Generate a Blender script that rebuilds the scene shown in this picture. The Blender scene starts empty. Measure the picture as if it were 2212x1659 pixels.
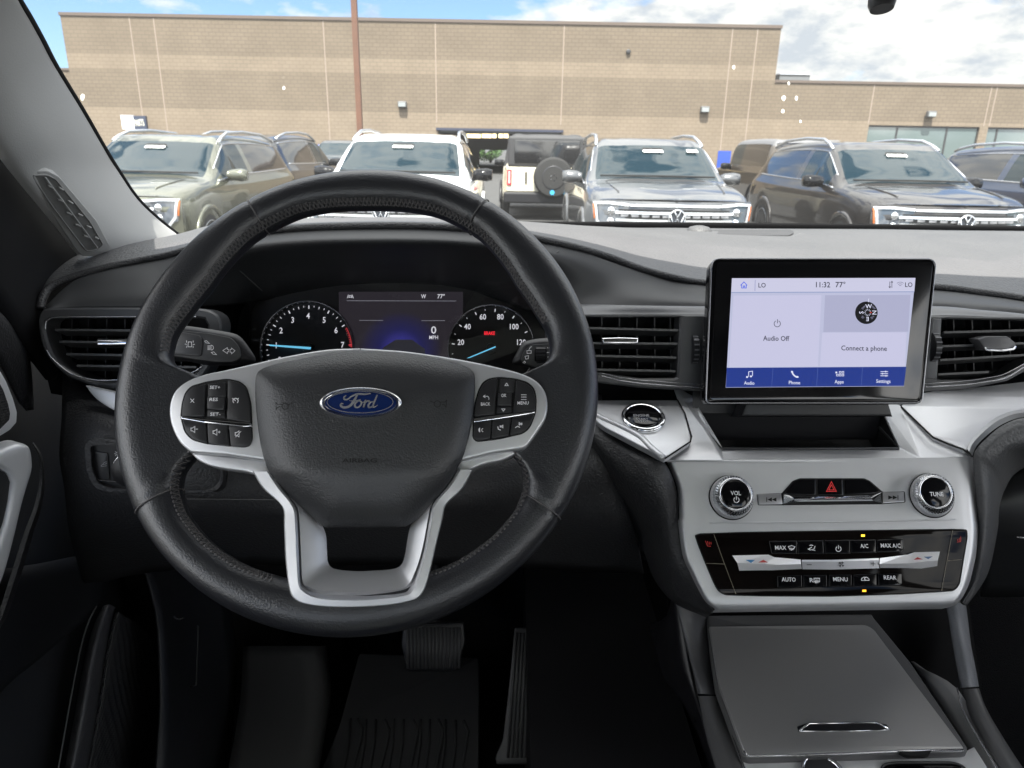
import bpy, bmesh, math, random
from mathutils import Vector, Matrix, noise
from mathutils.geometry import tessellate_polygon
R_ = math.radians
random.seed(7)
SC = bpy.context.scene
COL = SC.collection
# ------------------------------------------------------------------ camera
F, CX, CY = 1535.0, 1106.0, 829.5          # focal length and centre, in pixels of a 2212 wide picture
PITCH, ROLL = R_(18.35), R_(1.05)
O = Vector((0, 0, 1.50))
fw = Vector((0, math.cos(PITCH), -math.sin(PITCH)))
r0 = Vector((1, 0, 0)); u0 = r0.cross(fw)
cR = r0 * math.cos(ROLL) + u0 * math.sin(ROLL)
cU = -r0 * math.sin(ROLL) + u0 * math.cos(ROLL)
cam_d = bpy.data.cameras.new("camera"); cam = bpy.data.objects.new("camera", cam_d); COL.objects.link(cam)
M = Matrix((cR, cU, -fw)).transposed().to_4x4(); M.translation = O
cam.matrix_world = M
cam_d.sensor_width = 36.0; cam_d.lens = 36.0 * F / 2212.0
cam_d.clip_start = 0.02; cam_d.clip_end = 3000
cam_d.dof.use_dof = True; cam_d.dof.focus_distance = 0.66; cam_d.dof.aperture_fstop = 16.0
SC.camera = cam
# car frame (the parked car leans a touch on the drained lot)
kF = fw * math.cos(PITCH) + cU * math.sin(PITCH)
kU = -fw * math.sin(PITCH) + cU * math.cos(PITCH)
kR = cR
# ------------------------------------------------------------------ light
SUN_EL, SUN_AZ = R_(60), R_(187)            # azimuth measured clockwise from +Y
sd = Vector((math.sin(SUN_AZ) * math.cos(SUN_EL), math.cos(SUN_AZ) * math.cos(SUN_EL), math.sin(SUN_EL)))
sun_d = bpy.data.lights.new("sun", 'SUN'); sun_d.energy = 4.6; sun_d.angle = R_(0.6); sun_d.color = (1, .955, .88)
sun = bpy.data.objects.new("sun", sun_d); COL.objects.link(sun)
sun.rotation_euler = sd.to_track_quat('Z', 'Y').to_euler(); sun.location = (0, 0, 30)
W = bpy.data.worlds.new("World"); SC.world = W; W.use_nodes = True
nt = W.node_tree; nt.nodes.clear()
def nn(t, typ, **kw):
    n = t.nodes.new(typ)
    for k, v in kw.items(): setattr(n, k, v)
    return n
wo = nn(nt, 'ShaderNodeOutputWorld'); bg = nn(nt, 'ShaderNodeBackground')
sky = nn(nt, 'ShaderNodeTexSky', sky_type='NISHITA', sun_disc=False, sun_elevation=SUN_EL, sun_rotation=SUN_AZ)
sky.air_density = 1.0; sky.dust_density = 0.6; sky.ozone_density = 2.0
tc = nn(nt, 'ShaderNodeTexCoord'); mp = nn(nt, 'ShaderNodeMapping'); mp.inputs['Scale'].default_value = (1.0, 1.0, 2.4)
mp.inputs['Location'].default_value = (7.7, 2.1, 1.4)
n1 = nn(nt, 'ShaderNodeTexNoise'); n1.inputs['Scale'].default_value = 2.6; n1.inputs['Detail'].default_value = 9; n1.inputs['Roughness'].default_value = .56
n2 = nn(nt, 'ShaderNodeTexNoise'); n2.inputs['Scale'].default_value = 11.0; n2.inputs['Detail'].default_value = 7; n2.inputs['Roughness'].default_value = .6
cr = nn(nt, 'ShaderNodeValToRGB'); cr.color_ramp.elements[0].position = .445; cr.color_ramp.elements[1].position = .50
cc = nn(nt, 'ShaderNodeValToRGB'); cc.color_ramp.elements[0].position = .38; cc.color_ramp.elements[0].color = (.62, .67, .735, 1)
cc.color_ramp.elements[1].position = .52; cc.color_ramp.elements[1].color = (1.0, .985, .95, 1)
sk = nn(nt, 'ShaderNodeVectorMath', operation='MULTIPLY'); sk.inputs[1].default_value = (.048, .057, .068)
cs = nn(nt, 'ShaderNodeVectorMath', operation='SCALE'); dp = nn(nt, 'ShaderNodeVectorMath', operation='DOT_PRODUCT'); dp.inputs[1].default_value = sd
mrs = nn(nt, 'ShaderNodeMapRange'); mrs.inputs[1].default_value = -.25; mrs.inputs[2].default_value = .9; mrs.inputs[3].default_value = .39; mrs.inputs[4].default_value = 1.7
nt.links.new(tc.outputs['Generated'], dp.inputs[0]); nt.links.new(dp.outputs['Value'], mrs.inputs[0]); nt.links.new(mrs.outputs[0], cs.inputs['Scale'])
mx = nn(nt, 'ShaderNodeMix', data_type='RGBA')
L = nt.links.new
L(tc.outputs['Generated'], mp.inputs['Vector']); L(mp.outputs[0], n1.inputs['Vector']); L(mp.outputs[0], n2.inputs['Vector'])
L(n1.outputs[0], cr.inputs[0]); L(n2.outputs[0], cc.inputs[0]); L(sky.outputs[0], sk.inputs[0]); L(cc.outputs[0], cs.inputs[0])
L(cr.outputs[0], mx.inputs[0]); L(sk.outputs[0], mx.inputs[6]); L(cs.outputs[0], mx.inputs[7]); L(mx.outputs[2], bg.inputs['Color'])
bg.inputs['Strength'].default_value = 1.0
L(bg.outputs[0], wo.inputs[0])
SC.view_settings.view_transform = 'Standard'; SC.view_settings.look = 'None'; SC.view_settings.gamma = 1.0
SC.view_settings.exposure = 1.55
ESC = .40
SC.render.engine = 'CYCLES'
SC.cycles.max_bounces = 8; SC.cycles.transparent_max_bounces = 12; SC.cycles.diffuse_bounces = 4
SC.cycles.caustics_reflective = False; SC.cycles.caustics_refractive = False
SC.cycles.use_denoising = True

# ------------------------------------------------------------------ materials
MATS = {}
def mat(name, col=(.5, .5, .5), rough=.5, metal=0., bump=None, spec=.5, coat=0., emit=None, estr=1., sheen=0., trans=0., var=None, coatr=.05):
    if name in MATS: return MATS[name]
    m = bpy.data.materials.new(name); m.use_nodes = True; t = m.node_tree
    b = t.nodes['Principled BSDF']
    b.inputs['Base Color'].default_value = (*col, 1); b.inputs['Roughness'].default_value = rough
    b.inputs['Metallic'].default_value = metal; b.inputs['Specular IOR Level'].default_value = spec
    b.inputs['Coat Weight'].default_value = coat; b.inputs['Coat Roughness'].default_value = coatr
    b.inputs['Sheen Weight'].default_value = sheen
    if emit: b.inputs['Emission Color'].default_value = (*emit, 1); b.inputs['Emission Strength'].default_value = estr * ESC
    tcn = nn(t, 'ShaderNodeTexCoord')
    if var:                                   # (scale, amount): soft mottling of colour and gloss
        no = nn(t, 'ShaderNodeTexNoise'); no.inputs['Scale'].default_value = var[0]; no.inputs['Detail'].default_value = 6
        t.links.new(tcn.outputs['Object'], no.inputs['Vector'])
        mr = nn(t, 'ShaderNodeMapRange'); mr.inputs[3].default_value = 1 - var[1]; mr.inputs[4].default_value = 1 + var[1]
        mr.inputs[1].default_value = .3; mr.inputs[2].default_value = .7
        t.links.new(no.outputs[0], mr.inputs[0])
        vs = nn(t, 'ShaderNodeVectorMath', operation='SCALE'); vs.inputs[0].default_value = col
        t.links.new(mr.outputs[0], vs.inputs['Scale']); t.links.new(vs.outputs[0], b.inputs['Base Color'])
        mm = nn(t, 'ShaderNodeMath', operation='MULTIPLY'); mm.inputs[1].default_value = rough
        t.links.new(mr.outputs[0], mm.inputs[0]); t.links.new(mm.outputs[0], b.inputs['Roughness'])
    if bump:
        kind, sc, dist = bump[:3]
        if kind == 'leather':
            v = nn(t, 'ShaderNodeTexVoronoi', feature='SMOOTH_F1'); v.inputs['Scale'].default_value = sc
            no = nn(t, 'ShaderNodeTexNoise'); no.inputs['Scale'].default_value = sc * .6; no.inputs['Detail'].default_value = 3
            ad = nn(t, 'ShaderNodeMath', operation='ADD')
            ds = nn(t, 'ShaderNodeVectorMath', operation='ADD')
            sc2 = nn(t, 'ShaderNodeVectorMath', operation='SCALE'); sc2.inputs['Scale'].default_value = 1.2 / sc
            t.links.new(no.outputs[1], sc2.inputs[0]); t.links.new(tcn.outputs['Object'], ds.inputs[0]); t.links.new(sc2.outputs[0], ds.inputs[1])
            t.links.new(tcn.outputs['Object'], no.inputs['Vector']); t.links.new(ds.outputs[0], v.inputs['Vector'])
            ml = nn(t, 'ShaderNodeMath', operation='MULTIPLY'); ml.inputs[1].default_value = -1.0
            t.links.new(v.outputs['Distance'], ml.inputs[0]); t.links.new(ml.outputs[0], ad.inputs[0]); t.links.new(no.outputs[0], ad.inputs[1])
            h = ad.outputs[0]
        elif kind == 'noise':
            no = nn(t, 'ShaderNodeTexNoise'); no.inputs['Scale'].default_value = sc; no.inputs['Detail'].default_value = 4
            t.links.new(tcn.outputs['Object'], no.inputs['Vector']); h = no.outputs[0]
        elif kind == 'mesh':
            v = nn(t, 'ShaderNodeTexVoronoi', feature='F1'); v.inputs['Scale'].default_value = sc; v.inputs['Randomness'].default_value = 0
            t.links.new(tcn.outputs['Object'], v.inputs['Vector']); h = v.outputs['Distance']
        elif kind == 'weave':
            wv = nn(t, 'ShaderNodeTexWave'); wv.inputs['Scale'].default_value = sc; wv.wave_type = 'BANDS'; wv.bands_direction = 'DIAGONAL'
            t.links.new(tcn.outputs['Object'], wv.inputs['Vector']); h = wv.outputs[1]
        bp = nn(t, 'ShaderNodeBump'); bp.inputs['Distance'].default_value = dist; bp.inputs['Strength'].default_value = bump[3] if len(bump) > 3 else 1
        t.links.new(h, bp.inputs['Height']); t.links.new(bp.outputs[0], b.inputs['Normal'])
    if trans: b.inputs['Transmission Weight'].default_value = trans
    MATS[name] = m; return m
def glass_mat(name, tint=(1, 1, 1), refl=.06, dust_veil=0., dust_veil_col=(.8, .8, .78), rough=0.):
    m = bpy.data.materials.new(name); m.use_nodes = True; t = m.node_tree; t.nodes.clear()
    o = nn(t, 'ShaderNodeOutputMaterial'); tr = nn(t, 'ShaderNodeBsdfTransparent'); tr.inputs[0].default_value = (*tint, 1)
    gl = nn(t, 'ShaderNodeBsdfGlossy'); gl.inputs['Roughness'].default_value = rough
    lw = nn(t, 'ShaderNodeFresnel'); lw.inputs[0].default_value = 1.45
    ml = nn(t, 'ShaderNodeMath', operation='MULTIPLY'); ml.inputs[1].default_value = refl / .04
    ms = nn(t, 'ShaderNodeMixShader')
    t.links.new(lw.outputs[0], ml.inputs[0]); t.links.new(ml.outputs[0], ms.inputs[0]); t.links.new(tr.outputs[0], ms.inputs[1]); t.links.new(gl.outputs[0], ms.inputs[2])
    out = ms.outputs[0]
    if dust_veil:
        tl = nn(t, 'ShaderNodeBsdfTranslucent'); tl.inputs[0].default_value = (*dust_veil_col, 1)
        m2 = nn(t, 'ShaderNodeMixShader'); m2.inputs[0].default_value = dust_veil
        t.links.new(out, m2.inputs[1]); t.links.new(tl.outputs[0], m2.inputs[2]); out = m2.outputs[0]
    t.links.new(out, o.inputs[0]); MATS[name] = m; return m

LEATHER = mat('wheel_leather', (.017, .018, .022), .33, bump=('leather', 950, .00020, .9), spec=.9)
LEATHER2 = mat('dash_leather', (.024, .024, .026), .45, bump=('leather', 600, .0008, 1), spec=.5)
AIRBAG = mat('airbag_vinyl', (.026, .027, .030), .40, bump=('leather', 850, .00022, .9), spec=.7)
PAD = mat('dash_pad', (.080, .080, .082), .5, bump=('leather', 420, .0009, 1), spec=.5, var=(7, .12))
SOFT = mat('soft_black', (.022, .022, .024), .55, bump=('noise', 900, .0001), spec=.5)
GREYPL = mat('grey_plastic', (.035, .036, .038), .45, bump=('noise', 1200, .0001), spec=.5)
BLACKPL = mat('black_plastic', (.010, .010, .012), .4, spec=.5)
MATTE = mat('matte_black', (.006, .006, .007), .8, spec=.2)
GLOSS = mat('gloss_black', (.004, .004, .005), .08, spec=.35)
SILVER = mat('satin_silver', (.68, .685, .70), .38, metal=.65, bump=('noise', 2500, .00003), var=(9, .03))
SILVER2 = mat('painted_silver', (.63, .635, .65), .40, metal=.55, bump=('noise', 2600, .00003), var=(7, .03))
CHROME = mat('chrome', (.85, .86, .88), .08, metal=1.)
SEAM = mat('seam_gap', (.004, .004, .004), .8)
WHITE = mat('white_print', (.8, .8, .82), .5, emit=(1, 1, 1), estr=.06)
DIMW = mat('grey_print', (.36, .36, .38), .5)
THREAD = mat('black_thread', (.11, .105, .105), .6)
PILL = mat('pillar_fabric', (.42, .42, .41), .8, bump=('leather', 900, .0002, .5), spec=.3, sheen=.2)
CARPET = mat('black_carpet', (.02, .02, .021), .95, bump=('noise', 700, .002), spec=.1)
RUBBER = mat('mat_rubber', (.045, .045, .046), .65, bump=('noise', 500, .0003), spec=.3)

# ------------------------------------------------------------------ object helpers
ORG = {}
def empty(name, loc, label=None, cat=None, group=None, kind=None, parent=None):
    o = bpy.data.objects.new(name, None); COL.objects.link(o); o.empty_display_size = .05
    loc = Vector(loc); ORG[o.name] = loc.copy()
    if parent: o.parent = parent; o.location = loc - ORG[parent.name]
    else: o.location = loc
    tag(o, label, cat, group, kind); return o
def tag(o, label=None, cat=None, group=None, kind=None):
    for k, v in (('label', label), ('category', cat), ('group', group), ('kind', kind)):
        if v: o[k] = v
    return o
def link(name, vs, fs, m, parent=None, smooth=True, origin=None, mats=None, fmat=None, auto=None):
    vs = [Vector(v) for v in vs]
    if origin is None:
        origin = sum(vs, Vector()) / max(1, len(vs))
    me = bpy.data.meshes.new(name)
    me.from_pydata([v - origin for v in vs], [], fs)
    for mm in (mats or [m]): me.materials.append(mm)
    if fmat:
        for p, k in zip(me.polygons, fmat): p.material_index = k
    if smooth: me.polygons.foreach_set('use_smooth', [True] * len(me.polygons))
    me.update()
    o = bpy.data.objects.new(name, me); COL.objects.link(o)
    ORG[o.name] = origin.copy()
    if parent: o.parent = parent; o.location = origin - ORG[parent.name]
    else: o.location = origin
    if auto is not None and smooth:
        try: me.set_sharp_from_angle(angle=R_(auto))
        except Exception: pass
    return o
class MB:
    """collects boxes, tubes, strips ... into ONE mesh"""
    def __init__(s): s.v = []; s.f = []; s.k = []
    def add(s, vs, fs, k=0):
        b = len(s.v); s.v += [Vector(v) for v in vs]; s.f += [tuple(i + b for i in f) for f in fs]; s.k += [k] * len(fs); return s
    def box(s, c, ax, ay, az, k=0):
        c = Vector(c); vs = [c + ax * i + ay * j + az * l for i in (-1, 1) for j in (-1, 1) for l in (-1, 1)]
        return s.add(vs, [(0, 1, 3, 2), (4, 6, 7, 5), (0, 4, 5, 1), (2, 3, 7, 6), (0, 2, 6, 4), (1, 5, 7, 3)], k)
    def abox(s, x0, y0, z0, x1, y1, z1, k=0):
        return s.box(((x0 + x1) / 2, (y0 + y1) / 2, (z0 + z1) / 2), Vector(((x1 - x0) / 2, 0, 0)), Vector((0, (y1 - y0) / 2, 0)), Vector((0, 0, (z1 - z0) / 2)), k)
    def tube(s, pts, r, n=8, closed=False, k=0, caps=True):
        pts = [Vector(p) for p in pts]; N = len(pts); vs = []; fs = []
        up = None
        for i, p in enumerate(pts):
            a = pts[(i - 1) % N] if (closed or i) else p; b = pts[(i + 1) % N] if (closed or i < N - 1) else p
            t = (b - a)
            t = t.normalized() if t.length > 1e-12 else Vector((0, 0, 1))
            if up is None:
                up = Vector((0, 0, 1)) if abs(t.z) < .9 else Vector((1, 0, 0))
            up = (up - t * up.dot(t)).normalized(); w = t.cross(up)
            rr = r[i] if isinstance(r, (list, tuple)) else r
            vs += [p + (up * math.cos(q) + w * math.sin(q)) * rr for q in [2 * math.pi * j / n for j in range(n)]]
        for i in range(N if closed else N - 1):
            for j in range(n):
                i2 = (i + 1) % N; fs.append((i * n + j, i * n + (j + 1) % n, i2 * n + (j + 1) % n, i2 * n + j))
        if caps and not closed: fs += [tuple(range(n))[::-1], tuple((N - 1) * n + j for j in range(n))]
        return s.add(vs, fs, k)
    def disc(s, c, ax, ay, n=32, k=0):
        c = Vector(c); return s.add([c + ax * math.cos(2 * math.pi * i / n) + ay * math.sin(2 * math.pi * i / n) for i in range(n)], [tuple(range(n))], k)
    def lathe(s, c, ax, ay, az, prof, n=48, k=0, cap=True):
        """prof: (radius, height along az)"""
        c = Vector(c); vs = []
        for (r, h) in prof:
            vs += [c + ax * (r * math.cos(2 * math.pi * i / n)) + ay * (r * math.sin(2 * math.pi * i / n)) + az * h for i in range(n)]
        fs = [(a * n + i, a * n + (i + 1) % n, (a + 1) * n + (i + 1) % n, (a + 1) * n + i) for a in range(len(prof) - 1) for i in range(n)]
        if cap: fs += [tuple(range(n))[::-1], tuple((len(prof) - 1) * n + i for i in range(n))]
        return s.add(vs, fs, k)
    def build(s, name, m, parent=None, smooth=False, **kw):
        if isinstance(m, (list, tuple)): return link(name, s.v, s.f, None, parent, smooth, mats=m, fmat=s.k, **kw)
        return link(name, s.v, s.f, m, parent, smooth, **kw)
# ------------------------------------------------------------------ picture-to-place helpers (interior)
def D(px, py, d): return O + (fw + cR * ((px - CX) / F) - cU * ((py - CY) / F)) * d
def PXl(px, py, X):                                   # point on the ray whose lateral car coordinate is X
    ray = fw + cR * ((px - CX) / F) - cU * ((py - CY) / F); return O + ray * (X / ray.dot(kR))
def PZ(px, py, Z):                                    # ... whose height over the camera (car frame) is Z
    ray = fw + cR * ((px - CX) / F) - cU * ((py - CY) / F); return O + ray * (Z / ray.dot(kU))
class Pl:
    def __init__(s, px=None, py=None, d=None, tilt=0, yaw=0, p=None, h=None, v=None):
        if p is None:
            s.p = D(px, py, d); a = R_(tilt); y = R_(yaw)
            f2 = kF * math.cos(y) + kR * math.sin(y); s.h = (kR * math.cos(y) - kF * math.sin(y)).normalized()
            s.v = (kU * math.cos(a) + f2 * math.sin(a)).normalized()
        else: s.p, s.h, s.v = p, h, v
        s.n = s.h.cross(s.v).normalized()
    def at(s, off): return Pl(p=s.p + s.n * off, h=s.h, v=s.v)
    def hit(s, px, py, off=0):
        ray = fw + cR * ((px - CX) / F) - cU * ((py - CY) / F)
        return O + ray * ((s.p + s.n * off - O).dot(s.n) / ray.dot(s.n))
    def to2(s, px, py):
        q = s.hit(px, py) - s.p; return (q.dot(s.h), q.dot(s.v))
    def p3(s, a, b, off=0): return s.p + s.h * a + s.v * b + s.n * off
    def mpp(s, px, py):                               # metres per picture pixel there
        return (s.hit(px, py) - O).dot(fw) / F
def Q(k, pts):                                        # convert crop readings into picture pixels
    x0, y0, s = {1: (0, 553, 2.6667), 2: (553, 553, 2.6667), 3: (1382.5, 553, 2.6667), 4: (1382.5, 1036.9, 2.6667), 5: (0, 1036.9, 2.6667),
                 6: (553, 1036.9, 2.6667), 'c1': (0, 0, 2.880), 'w': (329.2, 740.7, 2.520), 'k': (493.8, 521.2, 2.880)}[k]
    if isinstance(pts, tuple): return (x0 + pts[0] / s, y0 + pts[1] / s)
    return [(x0 + p[0] / s, y0 + p[1] / s) for p in pts]
def cat(a, b, c, d, t):
    return ((b * 2) + (c - a) * t + (a * 2 - b * 5 + c * 4 - d) * (t * t) + (b * 3 - a - c * 3 + d) * (t ** 3)) * .5
def sm(pts, n=6, closed=False):
    """Catmull-Rom through 2D or 3D points"""
    P = [Vector(p) for p in pts]; N = len(P); out = []
    for i in range(N if closed else N - 1):
        if closed: a, b, c, d = P[(i - 1) % N], P[i], P[(i + 1) % N], P[(i + 2) % N]
        else: a, b, c, d = (P[i - 1] if i else P[0] * 2 - P[1]), P[i], P[i + 1], (P[i + 2] if i + 2 < N else P[-1] * 2 - P[-2])
        out += [cat(a, b, c, d, k / n) for k in range(n)]
    if not closed: out.append(P[-1])
    return out
def rnd(pts, r, n=5):
    """round the corners of a polygon by radius r (a number or one per corner)"""
    out = []; N = len(pts)
    for i in range(N):
        a, b, c = Vector(pts[i - 1][:2]), Vector(pts[i][:2]), Vector(pts[(i + 1) % N][:2])
        rr = r[i] if isinstance(r, (list, tuple)) else r
        e1, e2 = a - b, c - b; q = min(rr, e1.length * .45, e2.length * .45)
        if q < 1e-6: out.append(tuple(b)); continue
        p1, p2 = b + e1.normalized() * q, b + e2.normalized() * q
        for k in range(n + 1):
            t = k / n; out.append(tuple(p1 * (1 - t) ** 2 + b * 2 * t * (1 - t) + p2 * t * t))
    return out
def rr(x0, y0, x1, y1, r=3, n=4): return rnd([(x0, y0), (x1, y0), (x1, y1), (x0, y1)], r, n)
def inset2(P, b):
    """inset polygon of 2D tuples by b (metres), robust for small b"""
    A = sum(P[i - 1][0] * P[i][1] - P[i][0] * P[i - 1][1] for i in range(len(P)))
    s = 1 if A > 0 else -1; out = []; N = len(P)
    for i in range(N):
        a, q, c = Vector(P[i - 1]), Vector(P[i]), Vector(P[(i + 1) % N])
        e1, e2 = (q - a), (c - q)
        if e1.length < 1e-9: e1 = e2
        if e2.length < 1e-9: e2 = e1
        n1 = Vector((-e1.y, e1.x)).normalized() * s; n2 = Vector((-e2.y, e2.x)).normalized() * s
        m = n1 + n2
        if m.length < 1e-6: out.append(tuple(q)); continue
        m.normalize(); out.append(tuple(q + m * (b / max(.5, m.dot(n1)))))
    return out
def plate(name, poly, pl, off, thick, m, parent=None, bev=.0006, mb=None, k=0, seg=2, auto=35):
    """solid plate whose front outline is poly (picture px) on plane pl raised by off"""
    q = pl.at(off); P = [q.to2(*p[:2]) for p in poly]; N = len(P); vs = []; fs = []
    rings = [(0, -thick), (0, -bev)]
    for s in range(1, seg + 1):
        a = s / seg * math.pi / 2; rings.append((bev * (1 - math.cos(a)), -bev * (1 - math.sin(a))))
    if bev <= 0: rings = [(0, -thick), (0, 0)]
    for (i_, h) in rings:
        PP = inset2(P, i_) if i_ > 0 else P
        vs += [q.p3(a, b, h) for a, b in PP]
    for r in range(len(rings) - 1):
        for i in range(N):
            j = (i + 1) % N; fs.append((r * N + i, r * N + j, (r + 1) * N + j, (r + 1) * N + i))
    base = (len(rings) - 1) * N
    tri = tessellate_polygon([[Vector((a, b, 0)) for a, b in (inset2(P, bev) if bev > 0 else P)]])
    fs += [tuple(base + i for i in t) for t in tri]
    A = sum(P[i - 1][0] * P[i][1] - P[i][0] * P[i - 1][1] for i in range(N))
    # orient: side faces outward
    if A < 0: fs = [f[::-1] if len(f) == 4 else f for f in fs]
    fs2 = []
    for f in fs:
        if len(f) == 3:
            a, b, c = (vs[i] for i in f)
            if (b - a).cross(c - a).dot(q.n) < 0: f = f[::-1]
        fs2.append(f)
    if mb is not None: mb.add(vs, fs2, k); return None
    return link(name, vs, fs2, m, parent, True, auto=auto)
def polar(poly, c, N):
    out = []
    for i in range(N):
        t = 2 * math.pi * i / N; dx, dy = math.cos(t), math.sin(t); best = None
        for j in range(len(poly)):
            ax, ay = poly[j - 1][0] - c[0], poly[j - 1][1] - c[1]; bx, by = poly[j][0] - c[0], poly[j][1] - c[1]
            ex, ey = bx - ax, by - ay; den = dx * ey - dy * ex
            if abs(den) < 1e-12: continue
            r = (ax * ey - ay * ex) / den; s = (ax * dy - ay * dx) / den
            if r > 0 and -1e-6 <= s <= 1 + 1e-6: best = r if best is None else max(best, r)
        if best is None: best = 1
        out.append((c[0] + dx * best, c[1] + dy * best))
    return out
def ringplate(name, outer, inner, pl, off, thick, m, parent=None, N=160, bev=.0008, c=None, off_in=None, deep=None):
    """frame with a real hole; off_in lowers the hole's edge, deep = depth of hole walls"""
    c = c or (sum(p[0] for p in inner) / len(inner), sum(p[1] for p in inner) / len(inner))
    A = polar(outer, c, N); B = polar(inner, c, N); off_in = off if off_in is None else off_in; deep = thick if deep is None else deep
    q = pl.at(off); qi = pl.at(off_in)
    A2 = [q.to2(*p) for p in A]; B2 = [qi.to2(*p) for p in B]
    rows = [[q.p3(a, b, -thick) for a, b in A2], [q.p3(a, b, -bev) for a, b in A2], [q.p3(a, b, 0) for a, b in inset2(A2, bev)],
            [qi.p3(a, b, 0) for a, b in inset2(B2, -bev)], [qi.p3(a, b, -bev) for a, b in B2], [qi.p3(a, b, -deep) for a, b in B2]]
    vs = [v for r in rows for v in r]
    fs = [(r * N + i, (r + 1) * N + i, (r + 1) * N + (i + 1) % N, r * N + (i + 1) % N) for r in range(len(rows) - 1) for i in range(N)]
    return link(name, vs, fs, m, parent, True, auto=30)
def dome(name, poly, pl, off, H, m, parent=None, hf=None, rings=(1, .985, .95, .88, .75, .55, .3), p=4, skirt=.01, c=None, mb=None, k=0):
    """cushion-like solid over a star-shaped outline"""
    c = c or (sum(q[0] for q in poly) / len(poly), sum(q[1] for q in poly) / len(poly)); N = len(poly)
    vs = [pl.hit(x, y, off - skirt) for x, y in poly]
    for s in rings:
        for x, y in poly:
            X, Y = c[0] + (x - c[0]) * s, c[1] + (y - c[1]) * s
            h = off + H * (1 - s ** p) + (hf(X, Y, s) if hf else 0); vs.append(pl.hit(X, Y, h))
    nr = len(rings) + 1
    vs.append(pl.hit(c[0], c[1], off + H + (hf(c[0], c[1], 0) if hf else 0)))
    fs = [(r * N + i, r * N + (i + 1) % N, (r + 1) * N + (i + 1) % N, (r + 1) * N + i) for r in range(nr - 1) for i in range(N)]
    fs += [((nr - 1) * N + i, (nr - 1) * N + (i + 1) % N, nr * N) for i in range(N)]
    f = fs[-1]; a, b, cc_ = (vs[i] for i in f)
    if (b - a).cross(cc_ - a).dot(pl.n) < 0: fs = [f[::-1] for f in fs]
    if mb is not None: mb.add(vs, fs, k); return None
    return link(name, vs, fs, m, parent, True, auto=50)
def loft(name, rows, m, parent=None, su=5, sv=5, thick=0, face=None, auto=None, lin_u=False, lin_v=False, toward=None):
    """smooth sheet through rows of 3D points (faces turned to the camera), thick = real thickness behind it"""
    R1 = [(sm(r, su) if not lin_u else linres(r, su)) for r in rows]
    nc = len(R1[0]); cols = [[R1[i][j] for i in range(len(R1))] for j in range(nc)]
    C2 = [(sm(c, sv) if not lin_v else linres(c, sv)) for c in cols]; nr = len(C2[0])
    vs = [C2[j][i] for i in range(nr) for j in range(nc)]
    fs = [(i * nc + j, i * nc + j + 1, (i + 1) * nc + j + 1, (i + 1) * nc + j) for i in range(nr - 1) for j in range(nc - 1)]
    tgt = toward or O; acc = 0
    for f in fs[::max(1, len(fs) // 60)]:
        a, b, c = vs[f[0]], vs[f[1]], vs[f[2]]; acc += (b - a).cross(c - a).dot(tgt - a)
    if acc < 0: fs = [f[::-1] for f in fs]
    o = link(name, vs, fs, m, parent, True)
    if thick:
        md = o.modifiers.new('thick', 'SOLIDIFY'); md.thickness = thick; md.offset = -1
    return o
def linres(pts, n):
    P = [Vector(p) for p in pts]; out = []
    for i in range(len(P) - 1): out += [P[i].lerp(P[i + 1], k / n) for k in range(n)]
    return out + [P[-1]]
def text(name, s, pl, px, py, cap, m, parent=None, off=.0004, align='CENTER', sx=1., rot=0, thick=.00015, width=None, mb=None, k=0, shear=0, bold=.012):
    """lettering: centre (or left edge) at px,py ; cap height in picture px"""
    c = bpy.data.curves.new(name, 'FONT'); c.body = s; c.size = 1; c.align_x = align; c.align_y = 'CENTER'; c.resolution_u = 2; c.offset = bold; c.shear = shear
    t = bpy.data.objects.new('tmp', c); COL.objects.link(t); dg = bpy.context.evaluated_depsgraph_get(); me = bpy.data.meshes.new_from_object(t.evaluated_get(dg))
    ys = [v.co.y for v in me.vertices]; xs = [v.co.x for v in me.vertices]
    sc = cap / .70 * pl.mpp(px, py); cy = (max(ys) + min(ys)) / 2
    if width: sx = width * pl.mpp(px, py) / (sc * (max(xs) - min(xs)))
    p0 = pl.to2(px, py); ca, sa = math.cos(R_(rot)), math.sin(R_(rot)); cx_ = (max(xs) + min(xs)) / 2 if align == 'CENTER' else min(xs)
    vs = []
    for v in me.vertices:
        a, b = (v.co.x - cx_) * sc * sx, (v.co.y - cy) * sc
        vs.append(pl.p3(p0[0] + a * ca - b * sa, p0[1] + a * sa + b * ca, off))
    fs = [tuple(p.vertices) for p in me.polygons]
    bpy.data.objects.remove(t); bpy.data.curves.remove(c); bpy.data.meshes.remove(me)
    n0 = len(vs)
    if mb is not None: mb.add(vs, fs, k); return None
    return link(name, vs, fs, m, parent, False)
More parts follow.
